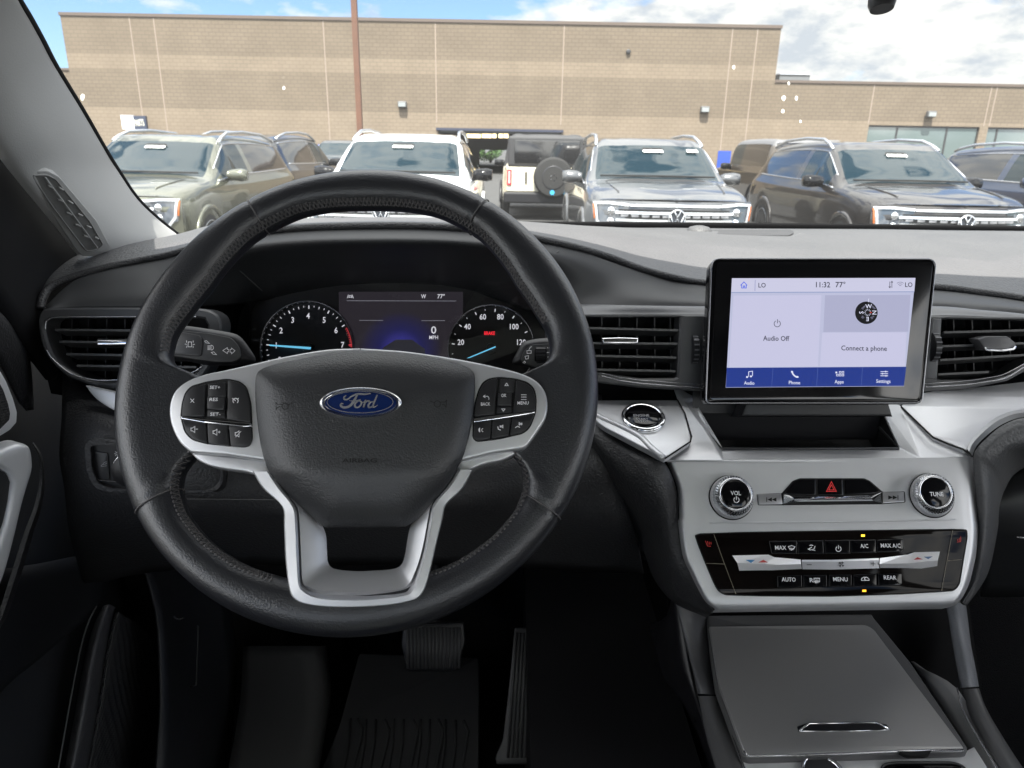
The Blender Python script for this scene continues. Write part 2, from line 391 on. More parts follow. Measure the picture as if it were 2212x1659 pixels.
def strokes(name, lines, w, pl, m, parent=None, off=.0004, mb=None, k=0, closed=False, taper=False):
    """thin printed strokes: each line is a list of px points, w px wide"""
    M2 = mb or MB()
    for ln in lines:
        cl = closed or (len(ln) > 2 and ln[0] == ln[-1])
        if cl and ln[0] == ln[-1]: ln = ln[:-1]
        P = [Vector(pl.to2(*p[:2])) for p in ln]; N = len(P)
        if N < 2: continue
        mp_ = pl.mpp(*ln[0][:2]); vs = []
        for i, p in enumerate(P):
            a = P[(i - 1) % N] if (cl or i) else p; b = P[(i + 1) % N] if (cl or i < N - 1) else p
            e1 = (p - a); e2 = (b - p)
            if e1.length < 1e-9: e1 = e2
            if e2.length < 1e-9: e2 = e1
            n1 = Vector((-e1.y, e1.x)).normalized(); n2 = Vector((-e2.y, e2.x)).normalized(); m_ = n1 + n2
            m_ = m_.normalized() if m_.length > 1e-6 else n1
            ww = (ln[i][2] if len(ln[i]) > 2 else w) * mp_ / 2 / max(.5, m_.dot(n1))
            vs += [pl.p3(*(p + m_ * ww), off), pl.p3(*(p - m_ * ww), off)]
        fs = [(2 * i, 2 * i + 1, 2 * ((i + 1) % N) + 1, 2 * ((i + 1) % N)) for i in range(N if cl else N - 1)]
        M2.add(vs, fs, k)
    if mb is not None: return None
    return M2.build(name, m, parent)
def circ(cx, cy, r, a0=0, a1=360, n=24, ry=None):
    ry = r if ry is None else ry
    return [(cx + r * math.cos(R_(a0 + (a1 - a0) * i / n)), cy - ry * math.sin(R_(a0 + (a1 - a0) * i / n))) for i in range(n + (0 if a1 - a0 == 360 else 1))]
def fill(name, polys, pl, m, parent=None, off=.0004, mb=None, k=0):
    M2 = mb or MB()
    for p in polys:
        tri = tessellate_polygon([[Vector((a, b, 0)) for a, b in [pl.to2(*q[:2]) for q in p]]])
        vs = [pl.hit(*q[:2], off) for q in p]; M2.add(vs, [tuple(t) for t in tri], k)
    if mb is not None: return None
    return M2.build(name, m, parent)
# ================================================================== STEERING WHEEL
WP = Pl(775, 830, .56, tilt=34)
sw = empty('steering_wheel', WP.p, 'black leather steering wheel with silver spokes and a blue oval badge', 'steering wheel')
def wpol(px, py, off=0):
    q = WP.hit(px, py, off) - WP.p; x, y = q.dot(WP.h), q.dot(WP.v); return math.degrees(math.atan2(y, x)) % 360, math.hypot(x, y)
RO = .1885
inn = [(773, 451), (650, 465), (547, 519), (506, 560), (457, 624), (412, 680), (381, 722), (370, 765), (376, 793), (400, 804), (452, 812), (452, 830), (452, 870), (452, 930), (452, 968), (422, 985), (400, 1012), (391, 1055), (405, 1106), (450, 1164), (517, 1213), (600, 1243), (690, 1262), (773, 1266)]
tab = sorted([wpol(*p) for p in inn])
tab = [(a, r) for a, r in tab if 89 <= a <= 271]
def rin(a):
    a = a % 360
    if a < 90 or a > 270: a = (180 - a) % 360
    if a <= tab[0][0]: return tab[0][1]
    for (a0, r0_), (a1, r1_) in zip(tab, tab[1:]):
        if a0 <= a <= a1: return r0_ + (r1_ - r0_) * (a - a0) / max(1e-6, a1 - a0)
    return tab[-1][1]
NA, NB = 288, 28
rr_in = [rin(360 * i / NA) for i in range(NA)]
for _ in range(2): rr_in = [(rr_in[i - 1] + 2 * rr_in[i] + rr_in[(i + 1) % NA]) / 4 for i in range(NA)]
def rim_pt(i, j, grow=0, shrink_in=0):
    a = 2 * math.pi * i / NA; ri = rr_in[i % NA] ; hw = (RO - ri) / 2 + grow; rc = (RO + ri) / 2; b = .0165 + grow
    t = 2 * math.pi * j / NB; c, s = math.cos(t), math.sin(t)
    deg = math.degrees(a)
    wide = max(0, hw - .022)
    r = rc + hw * (abs(c) ** .9) * (1 if c > 0 else -1)
    # on the ears the tube keeps its round outer half and thins towards the hub
    z = b * (abs(s) ** .9) * (1 if s > 0 else -1)
    if wide > 0:
        x = RO - r; z = (1 if s > 0 else -1) * b * math.sqrt(max(0, 1 - min(1, abs(x - .018) / .018) ** 2.2)) if x < .018 else (1 if s > 0 else -1) * (b * (1 - .45 * min(1, (x - .018) / .04)) * min(1, (2 * hw - x) / .006 + .15))
    z += .0 if r > .165 else 0
    return WP.p + (WP.h * math.cos(a) + WP.v * math.sin(a)) * r + WP.n * z
SEAMS = [int(NA * d / 360) for d in (122.5, 57.5, 213.5, 326.5)]
vs = []; fs = []
for i in range(NA):
    g = 0
    for s in SEAMS:
        dd = min(abs(i - s), NA - abs(i - s))
        if dd == 0: g = -.0012
    vs += [rim_pt(i, j, g) for j in range(NB)]
for i in range(NA):
    for j in range(NB): fs.append((i * NB + j, ((i + 1) % NA) * NB + j, ((i + 1) % NA) * NB + (j + 1) % NB, i * NB + (j + 1) % NB))
rim = link('rim', vs, fs, LEATHER, sw)
for s in SEAMS:
    mb = MB(); mb.tube([rim_pt(s, j, .0001) for j in range(NB)], .0006, 6, True); mb.build('seam', THREAD, rim)
# cross-stitched inner edge
mb = MB()
for i in range(0, NA * 2):
    a = i / 2; deg = a * 360 / NA
    if deg % 180 < 18 or deg % 180 > 170: continue
    if 228 < deg < 312 and 250 < deg < 290: continue
    i0 = int(a)
    p = rim_pt(i0, 13); q = rim_pt((i0 + 1) % NA, 13); b = rim_pt(i0, 11); b2 = rim_pt((i0 + 1) % NA, 11)
    f = a - i0; mid = p.lerp(q, f) ; up_ = b.lerp(b2, f)
    t = (q - p).normalized()
    if i % 2 == 0: mb.tube([mid - t * .0006, up_ + t * .0028 + WP.n * .0008], .0008, 5)
    else: mb.tube([mid + t * .0034, up_ + WP.n * .0008], .0008, 5)
mb.build('stitching', THREAD, rim)
# silver spoke frame: left pod, right pod and lower U, one casting
CW = lambda pts: Q('w', pts)
podL = sm(CW([(560, 90), (650, 65), (760, 45), (900, 33), (1000, 30)]), 4)
outL = CW([(1130, 26), (950, 33), (740, 68), (560, 108), (400, 145), (280, 170), (190, 205), (125, 255), (95, 320), (90, 390), (105, 460), (145, 540), (205, 595), (400, 610), (600, 640), (640, 640), (620, 250), (640, 150), (760, 110), (1130, 60)])
pL = sm(outL[:13], 4) + outL[13:]
mirror = lambda P: [(2 * 774.5 - x, y) for x, y in P]
pR = CW([(1130, 26), (1350, 40), (1520, 62), (1700, 92), (1880, 130), (2010, 165), (2090, 205), (2138, 265), (2152, 340), (2140, 410), (2105, 470), (2040, 560), (2000, 578), (1850, 600), (1690, 640), (1640, 640), (1650, 250), (1640, 150), (1450, 100), (1130, 60)])
pRs = sm(pR[:13], 4) + pR[13:]
def podh(X, Y, s): return 0
trim = MB()
plate('x', pL, WP, .017, .014, None, mb=trim, bev=.0022, seg=3)
plate('x', pRs, WP, .017, .014, None, mb=trim, bev=.0022, seg=3)
fr = trim.build('spoke_trim', SILVER, sw, True, auto=40)
# lower blades of the side spokes
tr2 = MB()
bl = sm(CW([(205, 598), (250, 640), (320, 672), (420, 690), (520, 705), (600, 740)]), 4) + CW([(690, 870), (760, 890), (700, 780), (620, 640), (400, 618)])
plate('spoke_blade', bl, WP, .010, .012, SILVER, sw, bev=.0018, seg=3)
br = sm(CW([(2042, 560), (1990, 598), (1900, 640), (1800, 662), (1720, 700), (1680, 740)]), 4) + CW([(1600, 860), (1500, 900), (1600, 760), (1680, 620), (1850, 600)])
plate('spoke_blade', br, WP, .010, .012, SILVER, sw, bev=.0018, seg=3)
# lower U-shaped spoke: side legs joined by a broad bottom, with a raised outer edge and a sunk inner face
Uo = CW([(545, 700), (600, 790), (705, 890), (716, 1000), (724, 1180), (745, 1340), (775, 1395), (830, 1420), (950, 1436), (1130, 1437), (1300, 1425), (1400, 1405), (1455, 1380), (1490, 1320), (1520, 1210), (1545, 1100), (1580, 960), (1600, 880), (1690, 790), (1745, 690)])
Ui = CW([(640, 700), (700, 790), (775, 895), (790, 1000), (797, 1180), (805, 1310), (830, 1345), (880, 1375), (960, 1390), (1130, 1395), (1260, 1385), (1370, 1370), (1405, 1350), (1430, 1300), (1465, 1190), (1490, 1080), (1510, 960), (1535, 870), (1610, 780), (1665, 690)])
def strip(name, A, B, pl, offA, offB, m, parent, thick=.006, n=4, mb=None, mid=None):
    a = sm(A, n); b = sm(B, n); rows = [[pl.hit(p[0], p[1], offA - thick) for p in a], [pl.hit(p[0], p[1], offA) for p in a]]
    for t, o_ in (mid or []): rows.append([pl.hit(p[0] + (q[0] - p[0]) * t, p[1] + (q[1] - p[1]) * t, o_) for p, q in zip(a, b)])
    rows += [[pl.hit(p[0], p[1], offB) for p in b], [pl.hit(p[0], p[1], min(offA, offB) - thick) for p in b]]
    N = len(a); vs = [v for r in rows for v in r]
    fs = [(r * N + i, r * N + i + 1, (r + 1) * N + i + 1, (r + 1) * N + i) for r in range(len(rows) - 1) for i in range(N - 1)]
    acc = 0
    for f in fs[N:2 * N]:
        acc += (vs[f[1]] - vs[f[0]]).cross(vs[f[2]] - vs[f[0]]).dot(pl.n)
    if acc < 0: fs = [f[::-1] for f in fs]
    if mb is not None: mb.add(vs, fs); return None
    return link(name, vs, fs, m, parent, True, auto=32)
strip('lower_spoke', Uo, Ui, WP, .0165, .018, SILVER, sw, .02, mid=[(.08, .0188), (.82, .0198)])
U2 = CW([(650, 700), (712, 790), (788, 895), (802, 1000), (810, 1180), (818, 1300), (845, 1325), (900, 1345), (980, 1352), (1130, 1357), (1260, 1350), (1350, 1338), (1385, 1320), (1410, 1290), (1450, 1190), (1478, 1080), (1500, 960), (1525, 870), (1600, 780), (1655, 690)])
U3 = CW([(760, 700), (850, 880), (920, 985), (945, 1050), (950, 1120), (955, 1190), (975, 1222), (1010, 1234), (1060, 1240), (1130, 1243), (1200, 1240), (1270, 1236), (1330, 1225), (1360, 1200), (1375, 1150), (1385, 1090), (1400, 1010), (1430, 960), (1480, 880), (1560, 700)])
strip('lower_spoke_insert', U2, U3, WP, .0165, .004, SILVER, sw, .01, mid=[(.1, .0155), (.6, .011)])
strip('lower_spoke_groove', [(p[0], p[1]) for p in Ui], U2, WP, .0175, .0150, mat('groove_silver', (.6, .6, .62), .3, .6), sw, .006, mid=[(.5, .0135)])
# airbag cover
ab = CW([(600, 140), (680, 112), (760, 95), (900, 68), (1010, 52), (1130, 44), (1250, 46), (1400, 62), (1560, 90), (1690, 125), (1738, 152), (1755, 190), (1752, 330), (1738, 440), (1715, 540), (1690, 625), (1655, 690), (1600, 790), (1540, 868), (1470, 935), (1395, 990), (1350, 1002), (1130, 1006), (980, 1004), (930, 998), (860, 940), (800, 890), (740, 830), (690, 770), (640, 710), (615, 655), (590, 560), (572, 440), (562, 330), (560, 230), (568, 170)])
abp = [tuple(p) for p in sm(ab, 3, True)]
yc = Q('w', (0, 700))[1]
def abh(X, Y, s):
    k = (Y - yc); h = 0
    if k > 0: h -= .000085 * k * (1 if k > 6 else k / 6)
    h -= .0000009 * max(0, (800 - Y)) ** 2 * 1.2
    return h
airbag = dome('airbag_cover', abp, WP, .020, .0125, AIRBAG, sw, hf=abh, rings=(1, .992, .975, .94, .89, .82, .74, .65, .55, .44, .33, .22, .1), p=7, skirt=.012, c=Q('w', (1150, 560)))
ABP = WP.at(.0333)
# flat lettering and horn marks, the shade of their embossing put into a dark colour
EMB = mat('emboss_shade', (.003, .003, .0035), .7)
text('airbag_lettering', 'AIRBAG', ABP, *Q('w', (1128, 640)), 9, EMB, airbag, off=.0003, width=75)
def horn(cx, cy, s, parent):
    c = lambda x, y: (cx + x * s, cy + y)
    strokes('horn_symbol', [[c(-18, -8), c(-15, -3), c(-4, -3)] , [c(-17, 9), c(-14, 3), c(-8, 2)], [c(-18, -8), c(-17, 9)], circ(cx + 2 * s, cy + 1, 7, n=12) + [(cx + 2 * s + 7, cy + 1)], [c(8, -2), c(15, -4), c(16, -7)]], 1.3, ABP, EMB, parent, off=.0002)
horn(*Q('w', (718, 342)), 1, airbag); horn(*Q('w', (1556, 330)), -1, airbag)
# oval emblem
EP = WP.at(.0345); ec = Q('w', (1134, 326))
em = empty('emblem', EP.hit(*ec), parent=sw, label='blue oval badge with chrome rim')
def oval(rx, ry, n=64): return [(ec[0] + rx * math.cos(2 * math.pi * i / n), ec[1] - ry * math.sin(2 * math.pi * i / n)) for i in range(n)]
dome('emblem_rim', oval(90, 34.5), EP, 0, .0035, mat('bright_satin', (.82, .82, .83), .22, metal=1.), em, rings=(1, .99, .97, .94, .90, .86), p=1, skirt=.004, hf=lambda X, Y, s: .0022 * math.sin(min(1, (1 - s) / .11) * math.pi) - .0035 * (1 - s ** 1))
BLUE = mat('emblem_blue', (.006, .022, .115), .12, coat=.8, var=(60, .1))
fo = dome('emblem_field', oval(77, 27), EP, .0012, .0012, BLUE, em, rings=(1, .97, .9, .7, .4), p=2, skirt=.002)
strokes('emblem_line', [oval(71, 23.5)], 1.4, EP, mat('emblem_silver', (.75, .78, .82), .2, .8), em, off=.0022, closed=True)
e = lambda pts: [Q('w', (p[0], p[1])) + ((p[2] / 2.52,) if len(p) > 2 else ()) for p in pts]
fl = [e([(1060, 292, 5), (1048, 300, 7), (1050, 312, 9), (1068, 312, 8), (1090, 295, 9), (1120, 284, 11), (1160, 284, 11), (1188, 281, 7), (1192, 284, 3)]),
      e([(1120, 286, 8), (1108, 310, 13), (1092, 335, 15), (1072, 352, 13), (1046, 356, 13), (1030, 346, 11), (1034, 334, 7), (1044, 338, 5)]),
      e([(1075, 318, 3), (1100, 322, 6), (1130, 316, 6), (1138, 312, 2)]),
      e([(1122, 322, 8), (1108, 336, 10), (1108, 352, 10), (1122, 356, 8), (1138, 344, 9), (1142, 328, 9), (1132, 321, 7), (1120, 324, 5)]),
      e([(1142, 330, 4), (1158, 326, 6), (1164, 318, 8), (1158, 340, 10), (1152, 356, 9)]), e([(1160, 336, 5), (1172, 322, 8), (1184, 322, 8), (1182, 330, 4)]),
      e([(1208, 326, 7), (1192, 328, 8), (1180, 342, 10), (1182, 355, 9), (1196, 354, 7), (1210, 338, 7)]),
      e([(1228, 288, 7), (1218, 312, 9), (1206, 340, 10), (1206, 354, 9), (1220, 350, 5), (1230, 342, 3)])]
strokes('emblem_lettering', [[tuple(p) for p in sm([q if len(q) == 3 else (*q, 3) for q in l], 4)] for l in fl], 4, EP, mat('emblem_silver'), em, off=.0027)
# switch pods
BP = WP.at(.0185)
BTN = mat('button_black', (.016, .016, .018), .42, spec=.5, bump=('noise', 2500, .00003))
def pod(polyall, buttons, bar, parent, label):
    root = empty('switch_pad', BP.hit(*polyall[0]), parent=parent, label=label)
    plate('pad_well', rnd(polyall, 10), BP, -.0006, .003, SEAM, root, bev=0)
    for b, o_ in buttons: plate('button', rnd(b, 4 if len(b) < 8 else 3), BP, o_, .004, BTN, root, bev=.0009)
    plate('divider_bar', rnd(bar, 1.2), BP, .0026, .004, CHROME, root, bev=.0008)
    return root
l1 = Q(1, [(1045, 925), (1050, 850), (1070, 790), (1105, 755), (1183, 735), (1178, 925)]); 
l2 = Q(1, [(1312, 712), (1380, 730), (1415, 760), (1440, 850), (1443, 960), (1306, 940)])
l3 = Q(1, [(1196, 733), (1302, 727), (1304, 812), (1194, 812)]); l4 = Q(1, [(1192, 808), (1296, 808), (1292, 888), (1192, 882)]); l5 = Q(1, [(1194, 882), (1296, 888), (1300, 934), (1190, 926)])
l6 = Q(1, [(1048, 942), (1186, 960), (1194, 1078), (1110, 1056), (1070, 1015)]); l7 = Q(1, [(1192, 962), (1310, 975), (1322, 1096), (1199, 1080)]); l8 = Q(1, [(1317, 976), (1446, 990), (1448, 1050), (1438, 1085), (1410, 1098), (1328, 1096)])
wellL = Q(1, [(1038, 930), (1045, 850), (1065, 785), (1100, 748), (1190, 722), (1310, 705), (1385, 722), (1422, 755), (1447, 850), (1452, 960), (1453, 1060), (1438, 1095), (1405, 1104), (1190, 1084), (1105, 1062), (1062, 1018)])
pl_ = pod(wellL, [(l1, .0016), (l2, .0016), (l3, .0002), (l4, .0034), (l5, .0006), (l6, .0012), (l7, .0012), (l8, .0012)], Q(1, [(1040, 922), (1180, 940), (1440, 960), (1445, 982), (1400, 984), (1180, 960), (1042, 936)]), sw, 'left switch pad with cruise and volume buttons')
r1 = Q(2, [(1258, 925), (1262, 860), (1285, 780), (1310, 735), (1345, 712), (1392, 702), (1376, 912)]); r2 = Q(2, [(1500, 715), (1560, 735), (1595, 765), (1610, 820), (1608, 890), (1482, 904)])
r3 = Q(2, [(1404, 708), (1492, 712), (1486, 786), (1400, 786)]); r4 = Q(2, [(1394, 786), (1474, 786), (1472, 862), (1390, 862)]); r5 = Q(2, [(1388, 864), (1476, 860), (1472, 900), (1382, 908)])
r6 = Q(2, [(1254, 960), (1356, 948), (1350, 1052), (1275, 1064), (1252, 1045)]); r7 = Q(2, [(1363, 947), (1470, 932), (1456, 1034), (1356, 1052)]); r8 = Q(2, [(1477, 931), (1604, 908), (1575, 980), (1540, 1015), (1463, 1033)])
wellR = Q(2, [(1250, 925), (1256, 860), (1278, 775), (1303, 728), (1340, 704), (1400, 695), (1500, 705), (1568, 726), (1605, 762), (1618, 820), (1614, 905), (1580, 990), (1540, 1024), (1400, 1056), (1272, 1072), (1246, 1050)])
pr_ = pod(wellR, [(r1, .0016), (r2, .0016), (r3, .0002), (r4, .0034), (r5, .0006), (r6, .0012), (r7, .0012), (r8, .0012)], Q(2, [(1254, 935), (1400, 915), (1606, 892), (1608, 902), (1560, 912), (1400, 938), (1254, 958)]), sw, 'right switch pad with menu and phone buttons')
for s, p, w in (('SET+', (1244, 760), 22), ('RES', (1242, 833), 18), ('SET-', (1246, 914), 22)):
    text('button_lettering', s, BP, *Q(1, p), 7, WHITE, pl_, off=.0036 if s == 'RES' else .0018, width=w, bold=.01)
for s, p, w in (('OK', (1428, 810), 11), ('BACK', (1323, 856), 20), ('MENU', (1538, 850), 24)):
    text('button_lettering', s, BP, *Q(2, p), 7, WHITE, pr_, off=.0036 if s == 'OK' else .0018, width=w, bold=.01)
q1 = lambda *p: Q(1, list(p)); q2 = lambda *p: Q(2, list(p))
ic = MB(); oo = .0018
strokes('', [q1((1103, 826), (1124, 848)), q1((1124, 826), (1103, 848))], 1.4, BP, None, mb=ic, off=oo)
strokes('', [Q(1, circ(1362, 838, 15, -50, 230, 12)), q1((1362, 838), (1350, 826)), q1((1344, 822), (1350, 830)), q1((1372, 830), (1380, 822))], 1.6, BP, None, mb=ic, off=oo)
spk = lambda x, y: q1((x - 20, y - 8), (x - 12, y - 8), (x + 2, y - 17), (x + 2, y + 17), (x - 12, y + 8), (x - 20, y + 8), (x - 20, y - 8))
strokes('', [spk(1126, 1002), q1((1132, 1000), (1146, 1000)), spk(1253, 1018), q1((1262, 1017), (1275, 1017)), q1((1268, 1010), (1268, 1024)), spk(1380, 1028), q1((1362, 1046), (1394, 1012))], 1.3, BP, None, mb=ic, off=oo)
ic.build('button_symbol', WHITE, pl_)
ic = MB()
strokes('', [q2((1434, 750), (1453, 750), (1444, 736), (1434, 750)), q2((1416, 884), (1434, 884), (1425, 898), (1416, 884)), q2((1527, 803), (1558, 803)), q2((1527, 816), (1558, 816)), q2((1527, 830), (1558, 830)),
    q2((1342, 832), (1342, 820), (1336, 812), (1312, 812)), q2((1322, 804), (1310, 812), (1322, 820))], 1.2, BP, None, mb=ic, off=oo)
strokes('', [Q(2, circ(1296, 1005, 8, 120, 240, 6)), Q(2, circ(1298, 1005, 14, 120, 240, 6)), q2((1299, 1003), (1308, 996)), q2((1299, 1008), (1309, 1016)), q2((1393, 985), (1396, 1000), (1410, 1006)), q2((1407, 978), (1407, 992)), q2((1410, 985), (1422, 978), (1422, 992), (1410, 985)),
    q2((1493, 992), (1506, 984), (1520, 990)), q2((1516, 963), (1516, 977), (1528, 970), (1516, 963)), q2((1531, 963), (1531, 977))], 1.6, BP, None, mb=ic, off=oo)
ic.build('button_symbol', WHITE, pr_)
# column shroud behind the wheel
col = empty('steering_column', D(773, 960, .72), 'dark plastic steering column shroud behind the wheel hub', 'steering column')
mb = MB(); c0 = D(773, 955, .67); c1 = D(773, 905, .84); ax = (c1 - c0).normalized()
cu_ = kR.cross(ax).normalized()
mb.lathe(c0, kR, cu_, ax, [(.03, -.02), (.045, -.015), (.052, 0), (.054, .06), (.055, .14), (.055, .17)], 40)
mb.build('column_shroud', GREYPL, col, True, auto=40)
mb = MB(); mb.lathe(WP.p - WP.n * .045 - WP.v * .035, WP.h, WP.v, WP.n, [(.04, -.02), (.048, 0), (.050, .03), (.046, .045)], 40); mb.build('hub', BLACKPL, sw, True, auto=40)
# ================================================================== DASHBOARD
dash = empty('dashboard', D(1106, 700, .85), 'dark dashboard with pale padded top under the windshield', 'dashboard')
def rowpts(l): return [D(*p) for p in l]
# piping line (edge of the padded top)
pipeL = [(88, 668, .735), (92, 645, .74), (112, 618, .75), (160, 598, .76), (230, 578, .77), (300, 564, .78), (370, 550, .78), (460, 523, .775), (548, 504, .755), (650, 493, .74), (773, 489, .735), (900, 489, .735), (1000, 494, .74), (1090, 503, .75), (1180, 520, .76), (1250, 536, .77), (1318, 556, .78), (1382, 580, .785), (1457, 600, .79), (1530, 612, .80), (1700, 620, .81), (1900, 618, .815), (2022, 620, .815), (2114, 631, .81), (2212, 645, .80), (2330, 668, .79), (2440, 700, .78), (2680, 735, .755), (2950, 780, .72)]
cowl = [(150, 560, .95), (230, 545, .98), (330, 525, 1.02), (400, 510, 1.08), (470, 493, 1.14), (560, 489, 1.17), (650, 490, 1.19), (773, 489, 1.20), (900, 489, 1.2), (1000, 489, 1.2), (1090, 490, 1.2), (1180, 490, 1.2), (1250, 491, 1.2), (1318, 491, 1.2), (1382, 492, 1.2), (1457, 492, 1.2), (1530, 493, 1.2), (1700, 494, 1.2), (1900, 495, 1.2), (2022, 497, 1.19), (2114, 498, 1.19), (2212, 499, 1.18), (2330, 501, 1.17), (2440, 503, 1.16)]
# three more columns at the left end so both rows have equal length
cowl_end = [(2680, 508, 1.12), (2950, 518, 1.05)]
cowl = [(100, 640, .80), (104, 622, .82), (122, 596, .87)] + cowl
cowl = cowl + cowl_end
def lerpL(a, b, t, ud=0, bow=0): return [tuple(p[k] + (q[k] - p[k]) * t for k in range(3)) for p, q in zip(a, b)]
def mixrow(a, b, t, bow): 
    r = []
    for p, q in zip(a, b):
        v = D(*p).lerp(D(*q), t) + kU * bow; r.append(v)
    return r
rows = [mixrow(cowl, pipeL, t, .012 * math.sin(math.pi * t)) for t in (0, .25, .5, .75, .92, 1)]
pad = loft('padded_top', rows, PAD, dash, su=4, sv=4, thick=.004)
mb = MB(); mb.tube(sm(rowpts(pipeL), 8), .0042, 10); pipe = mb.build('piping', LEATHER2, dash, True)
# tray as a flat darker patch, and sensor, on the padded top
def padp(x, t, e=.0012): return D(x, 495, 1.2).lerp(D(x, 617, .805), t) + kU * (.012 * math.sin(math.pi * t) + e)
loft('tray_patch', [[padp(a_ + (b_ - a_) * k / 5, t, e_) for k in range(6)] for t, a_, b_, e_ in ((.07, 1412, 1700, .0004), (.10, 1420, 1706, .0016), (.20, 1440, 1713, .0016), (.29, 1462, 1709, .0016), (.32, 1472, 1700, .0004))], mat('tray_dark', (.045, .045, .047), .6, bump=('leather', 300, .0006)), dash, su=3, sv=3)
mb = MB(); mb.lathe(D(1511, 489, 1.13), kR, kF, kU, [(.020, -.012), (.020, -.006), (.015, -.001), (.007, .001), (.0005, .0014)], 32); mb.build('light_sensor', PAD, dash, True)
# face below the piping
A = [(97, 662, .735), (160, 606, .757), (230, 584, .767), (300, 570, .777), (370, 556, .777), (460, 530, .772), (548, 511, .752), (650, 499, .738), (773, 495, .733), (900, 495, .733), (1000, 500, .738), (1090, 509, .748), (1180, 526, .758), (1250, 541, .768), (1382, 586, .783), (1530, 618, .797), (1700, 626, .807), (1900, 624, .812), (2022, 627, .812), (2114, 637, .807), (2212, 651, .797), (2330, 675, .787), (2440, 706, .777), (2680, 741, .752), (2950, 786, .717)]
B = [(100, 663, .727), (157, 628, .745), (231, 612, .752), (303, 600, .757), (378, 590, .760), (462, 562, .755), (548, 540, .735), (652, 530, .720), (773, 527, .713), (900, 527, .713), (1000, 531, .720), (1090, 540, .735), (1176, 558, .75), (1250, 577, .762), (1382, 611, .775), (1530, 634, .785), (1700, 640, .79), (1900, 638, .79), (2022, 638, .79), (2114, 646, .787), (2212, 658, .78), (2330, 680, .77), (2440, 710, .76), (2680, 745, .735), (2950, 790, .70)]
Cc = [(103, 664, .722), (154, 648, .733), (232, 640, .738), (308, 635, .742), (388, 630, .752), (470, 610, .775), (560, 590, .80), (658, 578, .80), (773, 574, .80), (900, 574, .80), (1000, 577, .80), (1080, 588, .80), (1162, 615, .79), (1246, 630, .767), (1382, 640, .76), (1530, 650, .765), (1700, 652, .77), (1900, 650, .77), (2022, 651, .77), (2114, 657, .767), (2212, 667, .76), (2330, 688, .75), (2440, 716, .74), (2680, 751, .72), (2950, 796, .69)]
Dd = [(106, 666, .72), (152, 664, .728), (232, 664, .732), (315, 663, .738), (400, 662, .76), (480, 660, .81), (568, 650, .86), (668, 632, .87), (773, 620, .875), (900, 619, .875), (1000, 628, .87), (1066, 645, .86), (1145, 670, .83), (1240, 662, .765), (1382, 662, .755), (1530, 664, .76), (1700, 665, .76), (1900, 664, .76), (2022, 664, .765), (2114, 671, .76), (2212, 682, .755), (2330, 700, .745), (2440, 726, .735), (2680, 762, .71), (2950, 806, .68)]
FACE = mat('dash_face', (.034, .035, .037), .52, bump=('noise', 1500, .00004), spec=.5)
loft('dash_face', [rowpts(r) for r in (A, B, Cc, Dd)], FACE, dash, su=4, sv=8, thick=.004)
# thin seam lines on the binnacle
mb = MB()
mb.tube([D(498, 568, .765), D(535, 600, .79), D(566, 628, .815)], .0006, 5); mb.tube([D(1183, 560, .75), D(1208, 541, .757)], .0006, 5)
mb.build('panel_seam', mat('seam_grey', (.09, .09, .09), .5), dash)
# ledge over the vents (a projecting brow)
def brow(name, top, bot, m, dtop=.0, thick=.01):
    rows = [rowpts(top), rowpts([(x, y + 1, d - .018) for x, y, d in top]), rowpts([(x, y - 3, d) for x, y, d in bot]), rowpts(bot), rowpts([(x, y + 5, d + .02) for x, y, d in bot])]
    return loft(name, rows, m, dash, su=5, sv=3)
brow('vent_brow', [(1185, 662, .77), (1260, 658, .765), (1382, 660, .756), (1530, 662, .76), (1700, 662, .76), (1900, 662, .76), (2030, 662, .765), (2114, 669, .76), (2212, 678, .755), (2330, 697, .745), (2440, 722, .735), (2680, 758, .71), (2950, 802, .68)],
     [(1185, 682, .74), (1260, 680, .738), (1382, 679, .735), (1530, 680, .735), (1700, 680, .735), (1900, 680, .735), (2030, 682, .735), (2114, 684, .735), (2212, 691, .73), (2330, 706, .72), (2440, 728, .71), (2680, 768, .69), (2950, 812, .66)], mat('brow_grey', (.13, .132, .138), .42, bump=('noise', 1500, .00004)))
